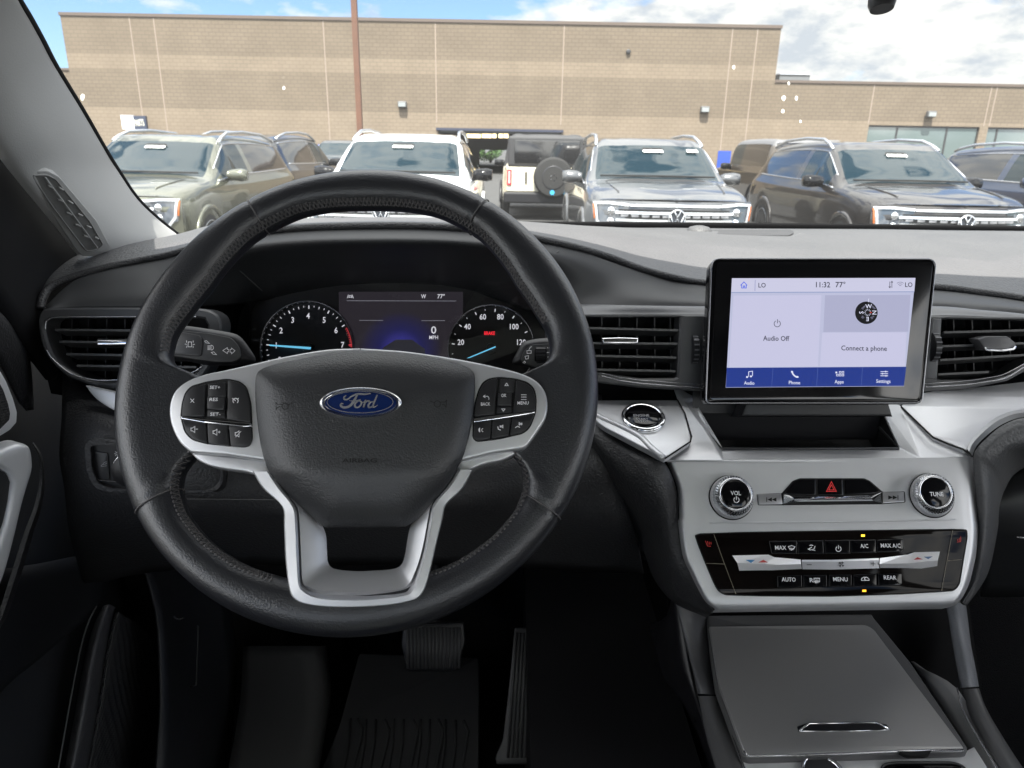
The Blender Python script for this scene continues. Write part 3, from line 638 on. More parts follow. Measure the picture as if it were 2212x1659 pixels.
# ---- air vents
VENTG = mat('vent_grey', (.06, .061, .064), .42, bump=('noise', 1500, .00004))
SLAT = mat('slat_grey', (.07, .07, .072), .38)
def vent(label, outer, inner, slats, fins, tabr, pl, lineset, housing=VENTG, tabpoly=None):
    v = empty('air_vent', pl.hit(*inner[0]), parent=dash, label=label)
    ringplate('vent_frame', outer, inner, pl, 0, .03, housing, v, bev=.002, deep=.028)
    plate('vent_back', rnd(inner, 2), pl, -.040, .003, MATTE, v, bev=0)
    for i, s in enumerate(slats):
        M_ = MB(); (x0, y0), (x1, y1) = s[0], s[1]
        a, b = pl.hit(x0, y0, -.004), pl.hit(x1, y1, -.004); dx = (b - a); t = pl.v * .0011
        back = -pl.n * .020 - pl.v * .006
        M_.add([a - t, b - t, b + t, a + t, a + back - t * .4, b + back - t * .4, b + back + t * .4, a + back + t * .4], [(0, 1, 2, 3), (3, 2, 6, 7), (0, 4, 5, 1), (4, 7, 6, 5), (0, 3, 7, 4), (1, 5, 6, 2)])
        M_.build('slat', SLAT, v)
    M_ = MB()
    for (x, ya, yb) in fins:
        a, b = pl.hit(x, ya, -.026), pl.hit(x + (x - 1106) * .004, yb, -.026); t = pl.h * .0006; back = -pl.n * .012
        M_.add([a - t, a + t, b + t, b - t, a - t + back, a + t + back, b + t + back, b - t + back], [(0, 3, 2, 1), (0, 4, 7, 3), (1, 2, 6, 5), (4, 5, 6, 7)])
    if fins: M_.build('vent_fins', BLACKPL, v)
    M_ = MB()
    for ln, r_, o_ in lineset: M_.tube([pl.hit(x, y, o_) for x, y in ln], r_, 6)
    if lineset: M_.build('vent_trim', mat('trim_line', (.55, .55, .57), .25, .8), v, True)
    if tabpoly:
        plate('vent_tab', rnd(tabpoly, 2.5), pl, .010, .016, tabr, v, bev=.0016, seg=3)
    return v
VL = Pl(240, 745, .72, tilt=14, yaw=-4)
outL_ = Q(1, [(218, 400), (222, 345), (240, 315), (280, 300), (600, 296), (900, 298), (1150, 302), (1240, 330), (1268, 370), (1272, 430), (1240, 560), (1180, 680), (1100, 735), (900, 770), (700, 780), (620, 775), (520, 745), (440, 715), (380, 690), (290, 605), (240, 520)])
inL_ = Q(1, [(258, 430), (262, 385), (280, 368), (330, 358), (700, 356), (1130, 356), (1185, 380), (1195, 420), (1160, 600), (1100, 690), (900, 716), (700, 722), (580, 722), (480, 700), (340, 620), (290, 540)])
vent('left end air vent with a chrome tab', sm(outL_, 3, True), sm(inL_, 3, True),
     [(Q(1, (318, 425)), Q(1, (1190, 432))), (Q(1, (342, 493)), Q(1, (1185, 505))), (Q(1, (383, 565)), Q(1, (1170, 580))), (Q(1, (442, 632)), Q(1, (1130, 640)))],
     [(Q(1, (x, 0))[0], Q(1, (0, 360))[1], Q(1, (0, 718))[1]) for x in (415, 510, 615, 720, 830, 940, 1050)], CHROME, VL,
     [([tuple(p) for p in sm(Q(1, [(268, 540), (300, 590), (400, 672), (500, 706), (590, 716), (700, 712), (900, 706), (1090, 676), (1160, 640)]), 4)], .0007, .002), ([tuple(p) for p in sm(Q(1, [(262, 430), (266, 380), (290, 362), (350, 352), (700, 350), (1130, 350)]), 4)], .0006, .002)],
     tabpoly=Q(1, [(556, 476), (720, 478), (770, 482), (770, 512), (722, 513), (556, 515)]))
VC = Pl(1400, 745, .715, tilt=14, yaw=0)
outC = [(1180, 679)] + [(1530, 679), (1530, 846), (1450, 842), (1380, 838), (1300, 828), (1180, 818)]
inC = [(1200, 684)] + Q(3, [(232, 352), (214, 705)]) + [(1382, 818), (1300, 806), (1200, 796)]
vent('air vent between the steering wheel and the touchscreen', outC, inC,
     [((1205, Q(2, (0, 410))[1]), Q(3, (222, 428))), ((1205, Q(2, (0, 500))[1]), Q(3, (216, 505))), ((1205, Q(2, (0, 570))[1]), Q(3, (210, 585))), ((1205, Q(2, (0, 650))[1]), Q(3, (205, 663)))],
     [(x, 684, 812) for x in (1225, 1262, 1300, 1338, 1376, 1414, 1448)], CHROME, VC,
     [([(1300, 812), (1340, 822), (1382, 828), (1450, 833), (1512, 838)], .0007, .0025), ([(1298, 806), (1340, 815), (1382, 821), (1450, 826), (1512, 831)], .0004, .002)],
     tabpoly=Q(2, [(1992, 472), (2100, 468), (2205, 472), (2202, 506), (2100, 510), (1996, 506)]))
VR = Pl(2100, 745, .725, tilt=14, yaw=3)
outR = [(1990, 680)] + Q(3, [(1690, 340), (1760, 345), (2212, 352)]) + [(2400, 700), (2400, 745), (2320, 780), (2260, 800)] + Q(3, [(2212, 670), (2120, 720), (2000, 745), (1850, 775), (1640, 790)]) + [(1990, 850)]
inR = Q(3, [(1745, 362), (1760, 362), (2212, 370)]) + [(2380, 710), (2380, 735)] + Q(3, [(2330, 560), (2212, 630), (2120, 690), (2000, 712), (1715, 716)])
vent('air vent to the right of the touchscreen', outR, inR,
     [(Q(3, (1750, 440)), Q(3, (2330, 425))), (Q(3, (1737, 520)), Q(3, (2330, 498))), (Q(3, (1728, 600)), Q(3, (2212, 570))), (Q(3, (1718, 682)), Q(3, (2010, 668)))],
     [(x, 690, 800) for x in (2060, 2100, 2140, 2180, 2220)], mat('tab_grey', (.09, .09, .095), .3), VR,
     [([tuple(p) for p in sm(Q(3, [(1645, 755), (1850, 742), (2000, 722), (2110, 700), (2212, 640), (2300, 590)]), 4)], .0008, .002), ([tuple(p) for p in sm(Q(3, [(1640, 735), (1850, 722), (2000, 702), (2100, 680), (2212, 622), (2300, 570)]), 4)], .0005, .0015)],
     tabpoly=Q(3, [(1945, 478), (2000, 462), (2120, 462), (2165, 500), (2160, 540), (1990, 545)]))
mb = MB(); mb.tube([VR.hit(*Q(3, p), .0115) for p in ((1985, 530), (2000, 541), (2080, 545), (2150, 538), (2163, 520))], .0012, 8); mb.build('vent_tab_edge', CHROME, dash, True)
# thumb wheels
def thumb(cx, cy, w, h, pl, label):
    r = empty('thumb_wheel', pl.hit(cx, cy), parent=dash, label=label)
    s = pl.mpp(cx, cy); M_ = MB(); q = pl.hit(cx, cy, -.008)
    M_.lathe(q - pl.h * (w / 2 * s), pl.v, -pl.n, pl.h, [(h / 2 * s * .9, 0), (h / 2 * s, w * .1 * s), (h / 2 * s, w * .9 * s), (h / 2 * s * .9, w * s)], 40); M_.build('wheel_drum', BLACKPL, r, True, auto=30)
    M_ = MB(); rr_ = h / 2 * s + .0003
    for k in range(-9, 10):
        a = k * .17
        if k % 2 == 0: M_.box(q + pl.v * (rr_ * math.sin(a)) + pl.n * (rr_ * math.cos(a)), pl.h * (w * .42 * s), (pl.v * math.cos(a) - pl.n * math.sin(a)) * .0007, (pl.n * math.cos(a) + pl.v * math.sin(a)) * .0004)
    M_.build('wheel_ribs', mat('rib_grey', (.16, .16, .17), .35), r)
WPn = Q(3, [(250, 372), (362, 368), (345, 712), (232, 706)])
plate('vent_side_panel', WPn, VC, -.0005, .012, BLACKPL, dash, bev=.001)
thumb(*Q(3, (308, 538)), 13, 64, VC.at(.004), 'vent thumb wheel left of the touchscreen')
plate('vent_side_panel', Q(3, [(1690, 362), (1738, 362), (1712, 705), (1640, 705)]), VR, .003, .012, mat('brow_grey'), dash, bev=.001)
thumb(*Q(3, (1678, 525)), 14, 66, VR.at(.006), 'vent thumb wheel right of the touchscreen')
# lower body of the left vent housing + knee panel
lowrows = [
    rowpts([(135, 800, .76), (200, 842, .745), (280, 862, .74), (400, 868, .74), (520, 880, .76), (640, 900, .80), (773, 905, .82), (900, 900, .80), (1040, 885, .77), (1180, 860, .75), (1300, 852, .74)]),
    rowpts([(133, 900, .72), (190, 905, .70), (270, 925, .695), (400, 935, .70), (520, 940, .72), (640, 960, .76), (773, 960, .78), (900, 960, .76), (1040, 960, .73), (1180, 940, .72), (1300, 915, .715)]),
    rowpts([(128, 985, .71), (180, 985, .695), (260, 990, .69), (400, 1000, .69), (520, 1010, .71), (640, 1020, .74), (773, 1020, .76), (900, 1020, .74), (1040, 1020, .71), (1180, 1010, .70), (1310, 985, .70)]),
    rowpts([(140, 1060, .72), (190, 1075, .705), (270, 1080, .70), (400, 1085, .70), (520, 1085, .71), (640, 1085, .73), (773, 1085, .74), (900, 1085, .72), (1040, 1085, .71), (1180, 1080, .71), (1340, 1060, .71)]),
    rowpts([(150, 1150, .76), (200, 1150, .74), (280, 1150, .735), (400, 1140, .735), (520, 1130, .735), (640, 1130, .74), (773, 1130, .75), (900, 1130, .74), (1040, 1130, .74), (1180, 1140, .74), (1370, 1150, .73)]),
    rowpts([(180, 1260, .86), (230, 1255, .84), (300, 1240, .83), (400, 1230, .83), (520, 1220, .83), (640, 1220, .83), (773, 1220, .84), (900, 1220, .84), (1040, 1220, .84), (1180, 1230, .84), (1390, 1240, .82)])]
KNEE = mat('knee_leather', (.032, .032, .034), .45, bump=('leather', 480, .0006, .9), spec=.5)
loft('knee_panel', lowrows, KNEE, dash, su=4, sv=4, thick=.004)
mb = MB(); mb.tube([D(405, 1078, .692), D(640, 1080, .722), D(760, 1080, .735)], .0006, 5); mb.build('panel_seam', mat('seam_grey'), dash)
# leather left of the centre, light grey blade under the left vent
bl = sm(Q(1, [(490, 745), (520, 790), (560, 830), (610, 865), (660, 892), (740, 925), (820, 935)]), 3) + Q(1, [(820, 850), (760, 820), (700, 790), (655, 780), (560, 760)])
plate('trim_blade', bl, Pl(270, 870, .705, tilt=20), 0, .008, SILVER2, dash, bev=.0015)
# headlamp switch bank
SP_ = Pl(300, 1000, .685, tilt=8, yaw=-6)
bank = empty('switch_bank', SP_.hit(240, 1010), parent=dash, label='headlamp switch bank with tailgate button')
bo = rnd(Q(1, [(490, 1080), (560, 1062), (900, 1085), (1280, 1150), (1300, 1260), (1290, 1350), (1230, 1372), (640, 1362), (545, 1330), (505, 1240)]), 14)
bi = rnd(Q(1, [(512, 1090), (560, 1072), (900, 1100), (1255, 1165), (1262, 1300), (1225, 1340), (650, 1340), (560, 1320), (525, 1240)]), 12)
ringplate('switch_bezel', bo, bi, SP_, .001, .012, KNEE, bank, bev=.004, deep=.008, c=Q(1, (880, 1230)))
plate('switch_plate', bi, SP_, -.005, .003, BLACKPL, bank, bev=0)
plate('button', rnd(Q(1, [(547, 1126), (620, 1135), (632, 1290), (572, 1288)]), 4), SP_, -.0035, .003, BTN, bank, bev=.0006)
strokes('button_symbol', [Q(1, [(572, 1216), (582, 1206), (600, 1204), (606, 1198)]), Q(1, [(574, 1218), (606, 1214)]), Q(1, [(585, 1204), (592, 1194), (606, 1190)])], 1.2, SP_, DIMW, bank, off=-.0031)
strokes('button_symbol', [Q(1, circ(668, 1144, 9, n=10)) + [Q(1, (677, 1144))]] + [Q(1, [(668 + 13 * math.cos(a), 1144 + 13 * math.sin(a)), (668 + 18 * math.cos(a), 1144 + 18 * math.sin(a))]) for a in [k * math.pi / 4 for k in range(8)]], 1.1, SP_, WHITE, bank, off=-.0031)
mb = MB(); c_ = Q(1, (760, 1222)); s_ = SP_.mpp(*c_)
mb.lathe(SP_.hit(*c_, -.004), SP_.h, SP_.v, SP_.n, [(37 * s_, 0), (37 * s_, .004), (35 * s_, .006), (33 * s_, .004)], 48, cap=False); mb.build('knob_ring', CHROME, bank, True)
mb = MB(); mb.lathe(SP_.hit(*c_, -.004), SP_.h, SP_.v, SP_.n, [(33 * s_, 0), (32 * s_, .012), (20 * s_, .014)], 48); mb.build('knob', BLACKPL, bank, True, auto=30)
mb = MB(); mb.tube([SP_.hit(*Q(1, p), -.0035) for p in ((560, 1290), (700, 1304), (1215, 1306), (1232, 1296))], .0005, 5); mb.build('trim_line', mat('trim_line'), bank)

# ================================================================== INSTRUMENT CLUSTER
CP = Pl(862, 720, .86, tilt=22)
cl = empty('instrument_cluster', CP.hit(862, 760), 'instrument cluster with two dials and a violet screen behind the wheel', 'instrument cluster')
K = lambda *p: [(569.9 - 76.1 + x / 2.880, 521.2 + y / 2.880) for x, y in p]
kf = lambda x, y: (493.8 + x / 2.880, 521.2 + y / 2.880)
DARKFACE = mat('dial_black', (.010, .010, .012), .35)
FACEB = mat('cluster_black', (.014, .013, .014), .3)
fo = [tuple(p) for p in sm(K((140, 430), (190, 360), (270, 300), (420, 250), (600, 290 - 10), (850, 262), (1080, 258), (1300, 268), (1500, 300), (1700, 300), (1850, 330), (1930, 400), (1990, 520), (1990, 700)), 4)] + K((1990, 900), (140, 900), (140, 700))
plate('cluster_face', fo, CP, 0, .02, FACEB, cl, bev=0)
# screen
scr = K((686, 314), (1458, 314), (1458, 800), (686, 800))
md = bpy.data.materials.new('cluster_screen'); md.use_nodes = True; t = md.node_tree; b = t.nodes['Principled BSDF']; b.inputs['Base Color'].default_value = (.01, .01, .012, 1); b.inputs['Roughness'].default_value = .2
tcn = nn(t, 'ShaderNodeTexCoord'); gr = nn(t, 'ShaderNodeTexGradient', gradient_type='SPHERICAL'); mpn = nn(t, 'ShaderNodeMapping'); mpn.inputs['Scale'].default_value = (20, 20, 22); mpn.inputs['Location'].default_value = (.0, 0, .5)
t.links.new(tcn.outputs['Object'], mpn.inputs[0]); t.links.new(mpn.outputs[0], gr.inputs[0])
crr = nn(t, 'ShaderNodeValToRGB'); crr.color_ramp.elements[0].color = (.020, .017, .022, 1); crr.color_ramp.elements[1].color = (.05, .045, .32, 1); e3 = crr.color_ramp.elements.new(.45); e3.color = (.014, .014, .07, 1)
t.links.new(gr.outputs['Fac'], crr.inputs[0]); t.links.new(crr.outputs[0], b.inputs['Emission Color']); b.inputs['Emission Strength'].default_value = .9 * ESC
disp = plate('display', scr, CP, .0012, .002, md, cl, bev=0)
LIT = mat('lit_white', (.5, .5, .5), .5, emit=(.92, .92, 1), estr=.55); LITD = mat('lit_grey', (.3, .3, .3), .5, emit=(.8, .8, .95), estr=.2)
CP2 = CP.at(.0014)
for s, p, cap_, w in (('W', (1213, 343), 9, 10.5), ('77\u00b0', (1322, 342), 9, 16), ('0', (1276, 552), 16, 11.5), ('MPH', (1276, 598), 8, 19)):
    text('display_lettering', s, CP2, *kf(*p), cap_, LIT, disp, width=w)
strokes('display_lines', [K((736, 370), (1416, 372)), K((814, 492), (961, 493)), K((1200, 494), (1346, 494))], 1.0, CP2, LITD, disp)
strokes('display_symbol', [K((738, 355), (746, 332)), K((777, 355), (768, 332)), K((748, 348), (752, 338), (764, 338), (768, 348), (748, 348)), K((750, 352), (750, 348)), K((766, 352), (766, 348))], 1.1, CP2, LIT, disp)
fill('display_road', [K((960, 662), (1040, 612), (1140, 612), (1222, 670), (1222, 790), (960, 790))], CP2, mat('road_dark', (.02, .02, .02), .4, emit=(.03, .03, .04), estr=.6), disp)
def gauge(cx, cy, r, label, mk):
    g = empty('gauge', CP.hit(*kf(cx, cy)), parent=cl, label=label); s = CP.mpp(*kf(cx, cy)) / 2.88 * 1.0
    c0 = CP.hit(*kf(cx, cy), .001)
    M_ = MB(); M_.lathe(c0, CP.h, CP.v, CP.n, [((r) * s, 0), (r * s, .010), ((r - 5) * s, .012), ((r - 9) * s, .009), ((r - 12) * s, .0)], 72, cap=False); M_.build('gauge_ring', mat('dark_chrome', (.35, .35, .37), .18, 1.), g, True)
    M_ = MB(); M_.lathe(c0, CP.h, CP.v, CP.n, [((r - 10) * s, 0), ((r - 10) * s, .0012)], 72); M_.build('dial_face', DARKFACE, g)
    gp = CP.at(.0026); mk(g, gp, cx, cy, r)
    M_ = MB(); M_.lathe(CP.hit(*kf(cx, cy), .002), CP.h, CP.v, CP.n, [(32 * s, 0), (32 * s, .007), (28 * s, .009)], 32); M_.build('needle_hub', BLACKPL, g, True, auto=30)
NEED = mat('needle_blue', (.1, .5, .8), .4, emit=(.16, .58, .85), estr=.75)
def pol(cx, cy, r, a): return kf(cx + r * math.cos(R_(a)), cy - r * math.sin(R_(a)))
def tach(g, gp, cx, cy, r):
    M_ = MB()
    def ang(v): return 90 - (v - 4) * (171 - 90) / 3 * -1 * -1 if False else 90 + (4 - v) * 28.5
    for i in range(0, 29):
        v = i * .25; a = ang(v); big = i % 2 == 0
        if v > 6.1: continue
        L_ = 20 if i % 4 == 0 else (15 if i % 2 == 0 else 10)
        strokes('', [[pol(cx, cy, r - 25, a), pol(cx, cy, r - 25 - L_, a)]], 2.2 if i % 4 == 0 else 1.3, gp, None, mb=M_)
    M_.build('dial_marks', LIT, g)
    M_ = MB(); strokes('', [[pol(cx, cy, r - 24, ang(6.15 + k * .07)) for k in range(15)]], 1.1, gp, None, mb=M_)
    for k in range(9): strokes('', [[pol(cx, cy, r - 24, ang(6.2 + k * .11)), pol(cx, cy, r - 36, ang(6.2 + k * .11))]], 1.1, gp, None, mb=M_)
    strokes('', [[pol(cx, cy, r - 24, ang(7)), pol(cx, cy, r - 42, ang(7))]], 3, gp, None, mb=M_)
    M_.build('red_zone', mat('red_mark', (.5, .02, .03), .5, emit=(.9, .08, .1), estr=.5), g)
    for s, p in (('1', (297, 648)), ('2', (327, 555)), ('3', (399, 490)), ('4', (495, 464)), ('5', (595, 490)), ('6', (669, 554)), ('7', (710, 645)), ('0', (318, 736))):
        text('dial_numeral', s, gp, *kf(*p), 12.5, LIT, g, sx=.85)
    fill('needle', [[kf(252, 642), kf(254, 651), kf(510, 673), kf(514, 658)]], CP.at(.0135), NEED, g)
def speed(g, gp, cx, cy, r):
    M_ = MB()
    def ang(v): return 180 - 7 - (v - 20) / 20 * 29.5
    for i in range(1, 16):
        v = i * 10; a = ang(v)
        if a < 0: continue
        L_ = 18 if v % 20 == 0 else 9
        strokes('', [[pol(cx, cy, r - 22, a), pol(cx, cy, r - 22 - L_, a)]], 2.0 if v % 20 == 0 else 1.2, gp, None, mb=M_)
    M_.build('dial_marks', LIT, g)
    for s, p in (('20', (1445, 628)), ('40', (1486, 531)), ('60', (1582, 470)), ('80', (1691, 470)), ('100', (1777, 531)), ('120', (1822, 628))):
        text('dial_numeral', s, gp, *kf(*p), 12, LIT, g, sx=.85)
    text('warning_lettering', 'BRAKE', gp, *kf(1624, 572), 7.5, mat('lit_red', (.5, 0, 0), .5, emit=(1, .03, .05), estr=1.1), g, width=23, bold=.01)
    fill('needle', [[kf(1660, 652), kf(1662, 660), kf(1500, 726), kf(1480, 728)]], CP.at(.0135), NEED, g)
gauge(500, 665, 290, 'tachometer dial with blue needle near 1', tach)
gauge(1635, 668, 270, 'speedometer dial with blue needle at rest', speed)
# clear lens over the cluster
ringplate('cluster_surround', [tuple(p) for p in sm(K((60, 470), (160, 330), (300, 250), (560, 180), (1080, 150), (1600, 190), (1850, 260), (1990, 330), (2080, 500), (2080, 700), (2080, 950), (60, 950), (60, 700)), 3, True)], K((140, 430), (190, 360), (270, 300), (420, 250), (620, 275), (850, 262), (1080, 258), (1300, 268), (1500, 290), (1700, 300), (1850, 330), (1930, 400), (1990, 520), (1985, 880), (140, 880), (135, 640)), CP, .012, .02, MATTE, cl, bev=.001, off_in=.002, c=kf(1060, 600))
GLS = glass_mat('cluster_lens_glass', (1, 1, 1), .035, rough=.02)
LP = Pl(862, 720, .825, tilt=-2)
lens = plate('cluster_lens', K((130, 250), (2000, 250), (2000, 900), (130, 900)), LP, 0, .0015, GLS, cl, bev=0)

loft('dash_core', [rowpts([(90, 660, .80), (300, 655, .80), (450, 650, .84), (560, 640, .90), (773, 600, .93), (1000, 640, .91), (1150, 650, .88), (1300, 655, .83), (1600, 660, .84), (2000, 660, .84), (2440, 700, .82)]),
                  rowpts([(90, 760, .80), (300, 770, .80), (450, 770, .84), (560, 770, .90), (773, 770, .93), (1000, 770, .91), (1150, 770, .88), (1300, 770, .83), (1600, 770, .84), (2000, 770, .84), (2440, 770, .82)]),
                  rowpts([(110, 850, .80), (300, 880, .80), (450, 890, .84), (560, 900, .88), (773, 930, .90), (1000, 900, .90), (1150, 890, .86), (1300, 880, .83), (1600, 920, .86), (2000, 900, .86), (2440, 860, .82)])], MATTE, dash, su=3, sv=3, thick=.004)
# ================================================================== TOUCHSCREEN
TP = Pl(1770, 716, .675, tilt=21, yaw=3)
ts = empty('touchscreen', TP.hit(1770, 720), 'upright touchscreen showing Audio Off and a compass, set on the dashboard', 'touchscreen')
to = Q(3, [(402, 8), (1714, 8), (1632, 855), (366, 855)])
hs = rnd([(to[0][0] + 2, to[0][1]), (to[1][0], to[1][1]), to[2], to[3]], [26, 26, 18, 18], 8)
plate('screen_housing', hs, TP, 0, .016, GLOSS, ts, bev=.0035, seg=4)
q3 = Q(3, [(440, 32), (1690, 34), (1606, 832), (402, 836)])
plate('screen_bezel', rnd(q3, 12, 6), TP, .0012, .002, mat('bezel_black', (.004, .004, .005), .12, coat=.3), ts, bev=.0006)
mb = MB(); ed = rnd(Q(3, [(412, 16), (1704, 18), (1622, 846), (378, 848)]), [20, 20, 14, 14], 8); mb.tube([TP.hit(x, y, .0002) for x, y in ed], .0009, 6, True); mb.build('screen_edge', mat('dark_chrome'), ts, True)
TS = TP.at(.0015)
EM = lambda n, c=None, s=1.: mat(n, (.02, .02, .02), .25, emit=c, estr=s, spec=.3)
S_ = lambda *p: Q(3, list(p))
base = plate('screen_panel', S_((530, 128), (1587, 126), (1520, 750), (494, 758)), TP, .0014, .001, EM('ui_pale', (.50, .52, .70), .85), ts, bev=0)
def ui(nm, P, m, o_): return fill(nm, [P], TP, m, base, off=o_)
ui('status_bar', S_((530, 128), (1587, 126), (1580, 206), (525, 210)), EM('ui_bar', (.60, .60, .77), .85), .0018)
ui('audio_tile', S_((540, 228), (1045, 225), (1025, 636), (514, 640)), EM('ui_tile', (.57, .57, .76), .85), .0018)
ui('compass_tile', S_((1066, 226), (1558, 224), (1545, 436), (1056, 438)), EM('ui_tile2', (.42, .43, .60), .85), .0018)
ui('phone_tile', S_((1050, 442), (1536, 440), (1526, 634), (1036, 637)), EM('ui_tile'), .0018)
BLU = EM('ui_blue', (.012, .035, .24), .9)
ui('menu_bar', S_((500, 644), (1534, 638), (1520, 748), (495, 756)), BLU, .0019)
ui('bar_line', S_((525, 208), (1580, 204), (1580, 208), (525, 212)), EM('ui_line', (.25, .32, .55), .8), .0021)
strokes('menu_divider', [S_((762, 646), (754, 754)), S_((1019, 644), (1012, 752)), S_((1276, 642), (1268, 750)), S_((660, 140), (658, 204))], .8, TP, EM('ui_div', (.1, .15, .42), .8), base, off=.0022)
DK = EM('ui_dark', (.035, .035, .06), .8); LT = EM('ui_light', (.75, .77, .95), .85)
for s, p, cap_, w, m_ in (('LO', (699, 171), 10, 15.5, DK), ('11:32', (1049, 168), 11.5, 30, DK), ('77\u00b0', (1149, 167), 11.5, 21, DK), ('LO', (1541, 168), 10, 15.5, DK), ('Audio Off', (780, 476), 10.5, 55.5, DK), ('Connect a phone', (1284, 537), 10.5, 96, DK),
                         ('Audio', (625, 732), 7.5, 22, LT), ('Phone', (885, 730), 7.5, 24, LT), ('Apps', (1141, 728), 7.5, 19, LT), ('Settings', (1395, 725), 7.5, 30, LT)):
    text('screen_lettering', s, TP, *Q(3, p), cap_, m_, base, off=.0024, width=w)
strokes('home_symbol', [S_((575, 172), (595, 152), (613, 172)), S_((582, 168), (582, 187), (592, 187), (592, 175), (599, 175), (599, 187), (608, 187), (608, 168))], 1.5, TP, EM('ui_homeblue', (.03, .1, .75), .9), base, off=.0024)
strokes('power_symbol', [Q(3, circ(786, 392, 18, 115, 425, 20)), S_((787, 366), (787, 390))], 1.3, TP, DK, base, off=.0024)
strokes('signal_symbol', [S_((1432, 150), (1432, 186)), S_((1426, 178), (1432, 186), (1438, 178)), S_((1444, 186), (1444, 148)), S_((1438, 156), (1444, 148), (1450, 156))], 1.2, TP, DK, base, off=.0024)
strokes('wifi_symbol', [Q(3, circ(1492, 180, r_, 45, 135, 8)) for r_ in (8, 17, 27)], 1.3, TP, EM('ui_grey', (.25, .25, .36), .8), base, off=.0024)
mi = MB()
strokes('', [S_((622, 696), (622, 668), (644, 664), (644, 692))], 1.4, TP, None, mb=mi, off=.0024)
fill('', [Q(3, circ(617, 697, 6, n=10)), Q(3, circ(639, 693, 6, n=10))], TP, None, mb=mi, off=.0024)
strokes('', [S_((872, 664), (874, 678), (884, 690), (896, 698), (908, 698))], 3, TP, None, mb=mi, off=.0024); fill('', [Q(3, circ(875, 667, 6, n=8)), Q(3, circ(905, 696, 6, n=8))], TP, None, mb=mi, off=.0024)
for i in range(3):
    for j in range(2):
        x, y = 1126 + i * 16, 666 + j * 16
        (fill if (i, j) == (0, 0) else strokes)('', [S_((x, y), (x + 10, y), (x + 10, y + 10), (x, y + 10))] if (i, j) == (0, 0) else [S_((x, y), (x + 10, y), (x + 10, y + 10), (x, y + 10), (x, y))], *(() if (i, j) == (0, 0) else (1.1,)), TP, None, mb=mi, off=.0024)
strokes('', [S_((1378, 667), (1422, 667)), S_((1378, 679), (1422, 679)), S_((1378, 691), (1422, 691)), S_((1408, 662), (1408, 672)), S_((1390, 674), (1390, 684)), S_((1410, 686), (1410, 696))], 1.4, TP, None, mb=mi, off=.0024)
mi.build('menu_symbols', LT, base)
ui('compass_disc', Q(3, circ(1304, 327, 65, n=40)), EM('ui_black', (.004, .004, .006), .8), .0022)
for s, x, y, r_ in (('W', 1310, 292, 3), ('N', 1343, 328, -90), ('E', 1303, 365, 180), ('S', 1268, 328, 90)): text('compass_letter', s, TP, *Q(3, (x, y)), 9, LT, base, off=.0026, rot=r_, bold=.01)
for s, x, y, r_ in (('NW', 1336, 298, -45), ('NE', 1331, 356, -135), ('SE', 1276, 355, 135), ('SW', 1281, 299, 45)): text('compass_letter', s, TP, *Q(3, (x, y)), 4.5, EM('ui_grey'), base, off=.0026, rot=r_)
mi = MB(); strokes('', [[Q(3, (1305 + 13 * math.cos(a), 328 + 13 * math.sin(a))), Q(3, (1305 + 20 * math.cos(a), 328 + 20 * math.sin(a)))] for a in [k * math.pi / 6 for k in range(12) if k]] + [S_((1310, 248), (1309, 268))], 1.1, TP, None, mb=mi, off=.0026); mi.build('compass_ticks', LT, base)
strokes('compass_north', [S_((1317, 328), (1328, 328))], 1.6, TP, EM('ui_red', (.8, .05, .03), .9), base, off=.0027)
# bracket behind the screen
plate('screen_mount', [(1640, 800), (1900, 800), (1930, 900), (1600, 900)], TP, -.018, .05, BLACKPL, ts, bev=.003)

# ================================================================== STALKS
TPn = Pl(460, 740, .66, tilt=20, yaw=0)
st = empty('turn_signal_stalk', TPn.hit(460, 760), 'black stalk with lamp and arrow symbols behind the wheel, left side', 'stalk')
sp = Q(1, [(960, 408), (1060, 402), (1200, 420), (1320, 440), (1380, 462), (1430, 520), (1475, 605), (1400, 625), (1260, 632), (1180, 628), (1060, 600), (960, 575)])
dome('stalk_body', [tuple(p) for p in sm(sp, 3, True)], TPn, -.006, .006, BLACKPL, st, rings=(1, .985, .95, .85, .7, .4), p=5, skirt=.02)
plate('stalk_face', rnd(Q(1, [(960, 425), (1060, 430), (1200, 445), (1330, 470), (1372, 520), (1392, 585), (1350, 612), (1250, 612), (1090, 592), (960, 570)]), 8), TPn, .0012, .004, GREYPL, st, bev=.0012)
plate('stalk_button', rnd(Q(1, [(960, 435), (1060, 440), (1150, 458), (1165, 480), (1158, 570), (1140, 578), (960, 562)]), 8), TPn, .003, .004, mat('grey_button', (.05, .05, .053), .4), st, bev=.001)
mi = MB(); TT = TPn.at(.0014)
strokes('', [Q(1, [(1310, 528), (1284, 544), (1310, 562), (1310, 552), (1318, 552), (1318, 538), (1310, 538), (1310, 528)]), Q(1, [(1326, 538), (1334, 538), (1334, 530), (1354, 546), (1334, 564), (1334, 554), (1326, 554), (1326, 538)]),
    Q(1, [(1196, 518), (1212, 518)]), Q(1, [(1196, 525), (1212, 525)]), Q(1, [(1196, 532), (1212, 532)]), Q(1, [(1196, 539), (1212, 539)]), Q(1, circ(1218, 528, 12, -90, 90, 8, ry=14)) + [Q(1, (1216, 514)), Q(1, (1216, 542))],
    Q(1, [(1178, 490), (1186, 500), (1208, 504), (1190, 488), (1178, 490)]), Q(1, [(1218, 556), (1228, 566), (1248, 568), (1232, 552), (1218, 556)])], 1.1, TT, None, mb=mi, off=.0002)
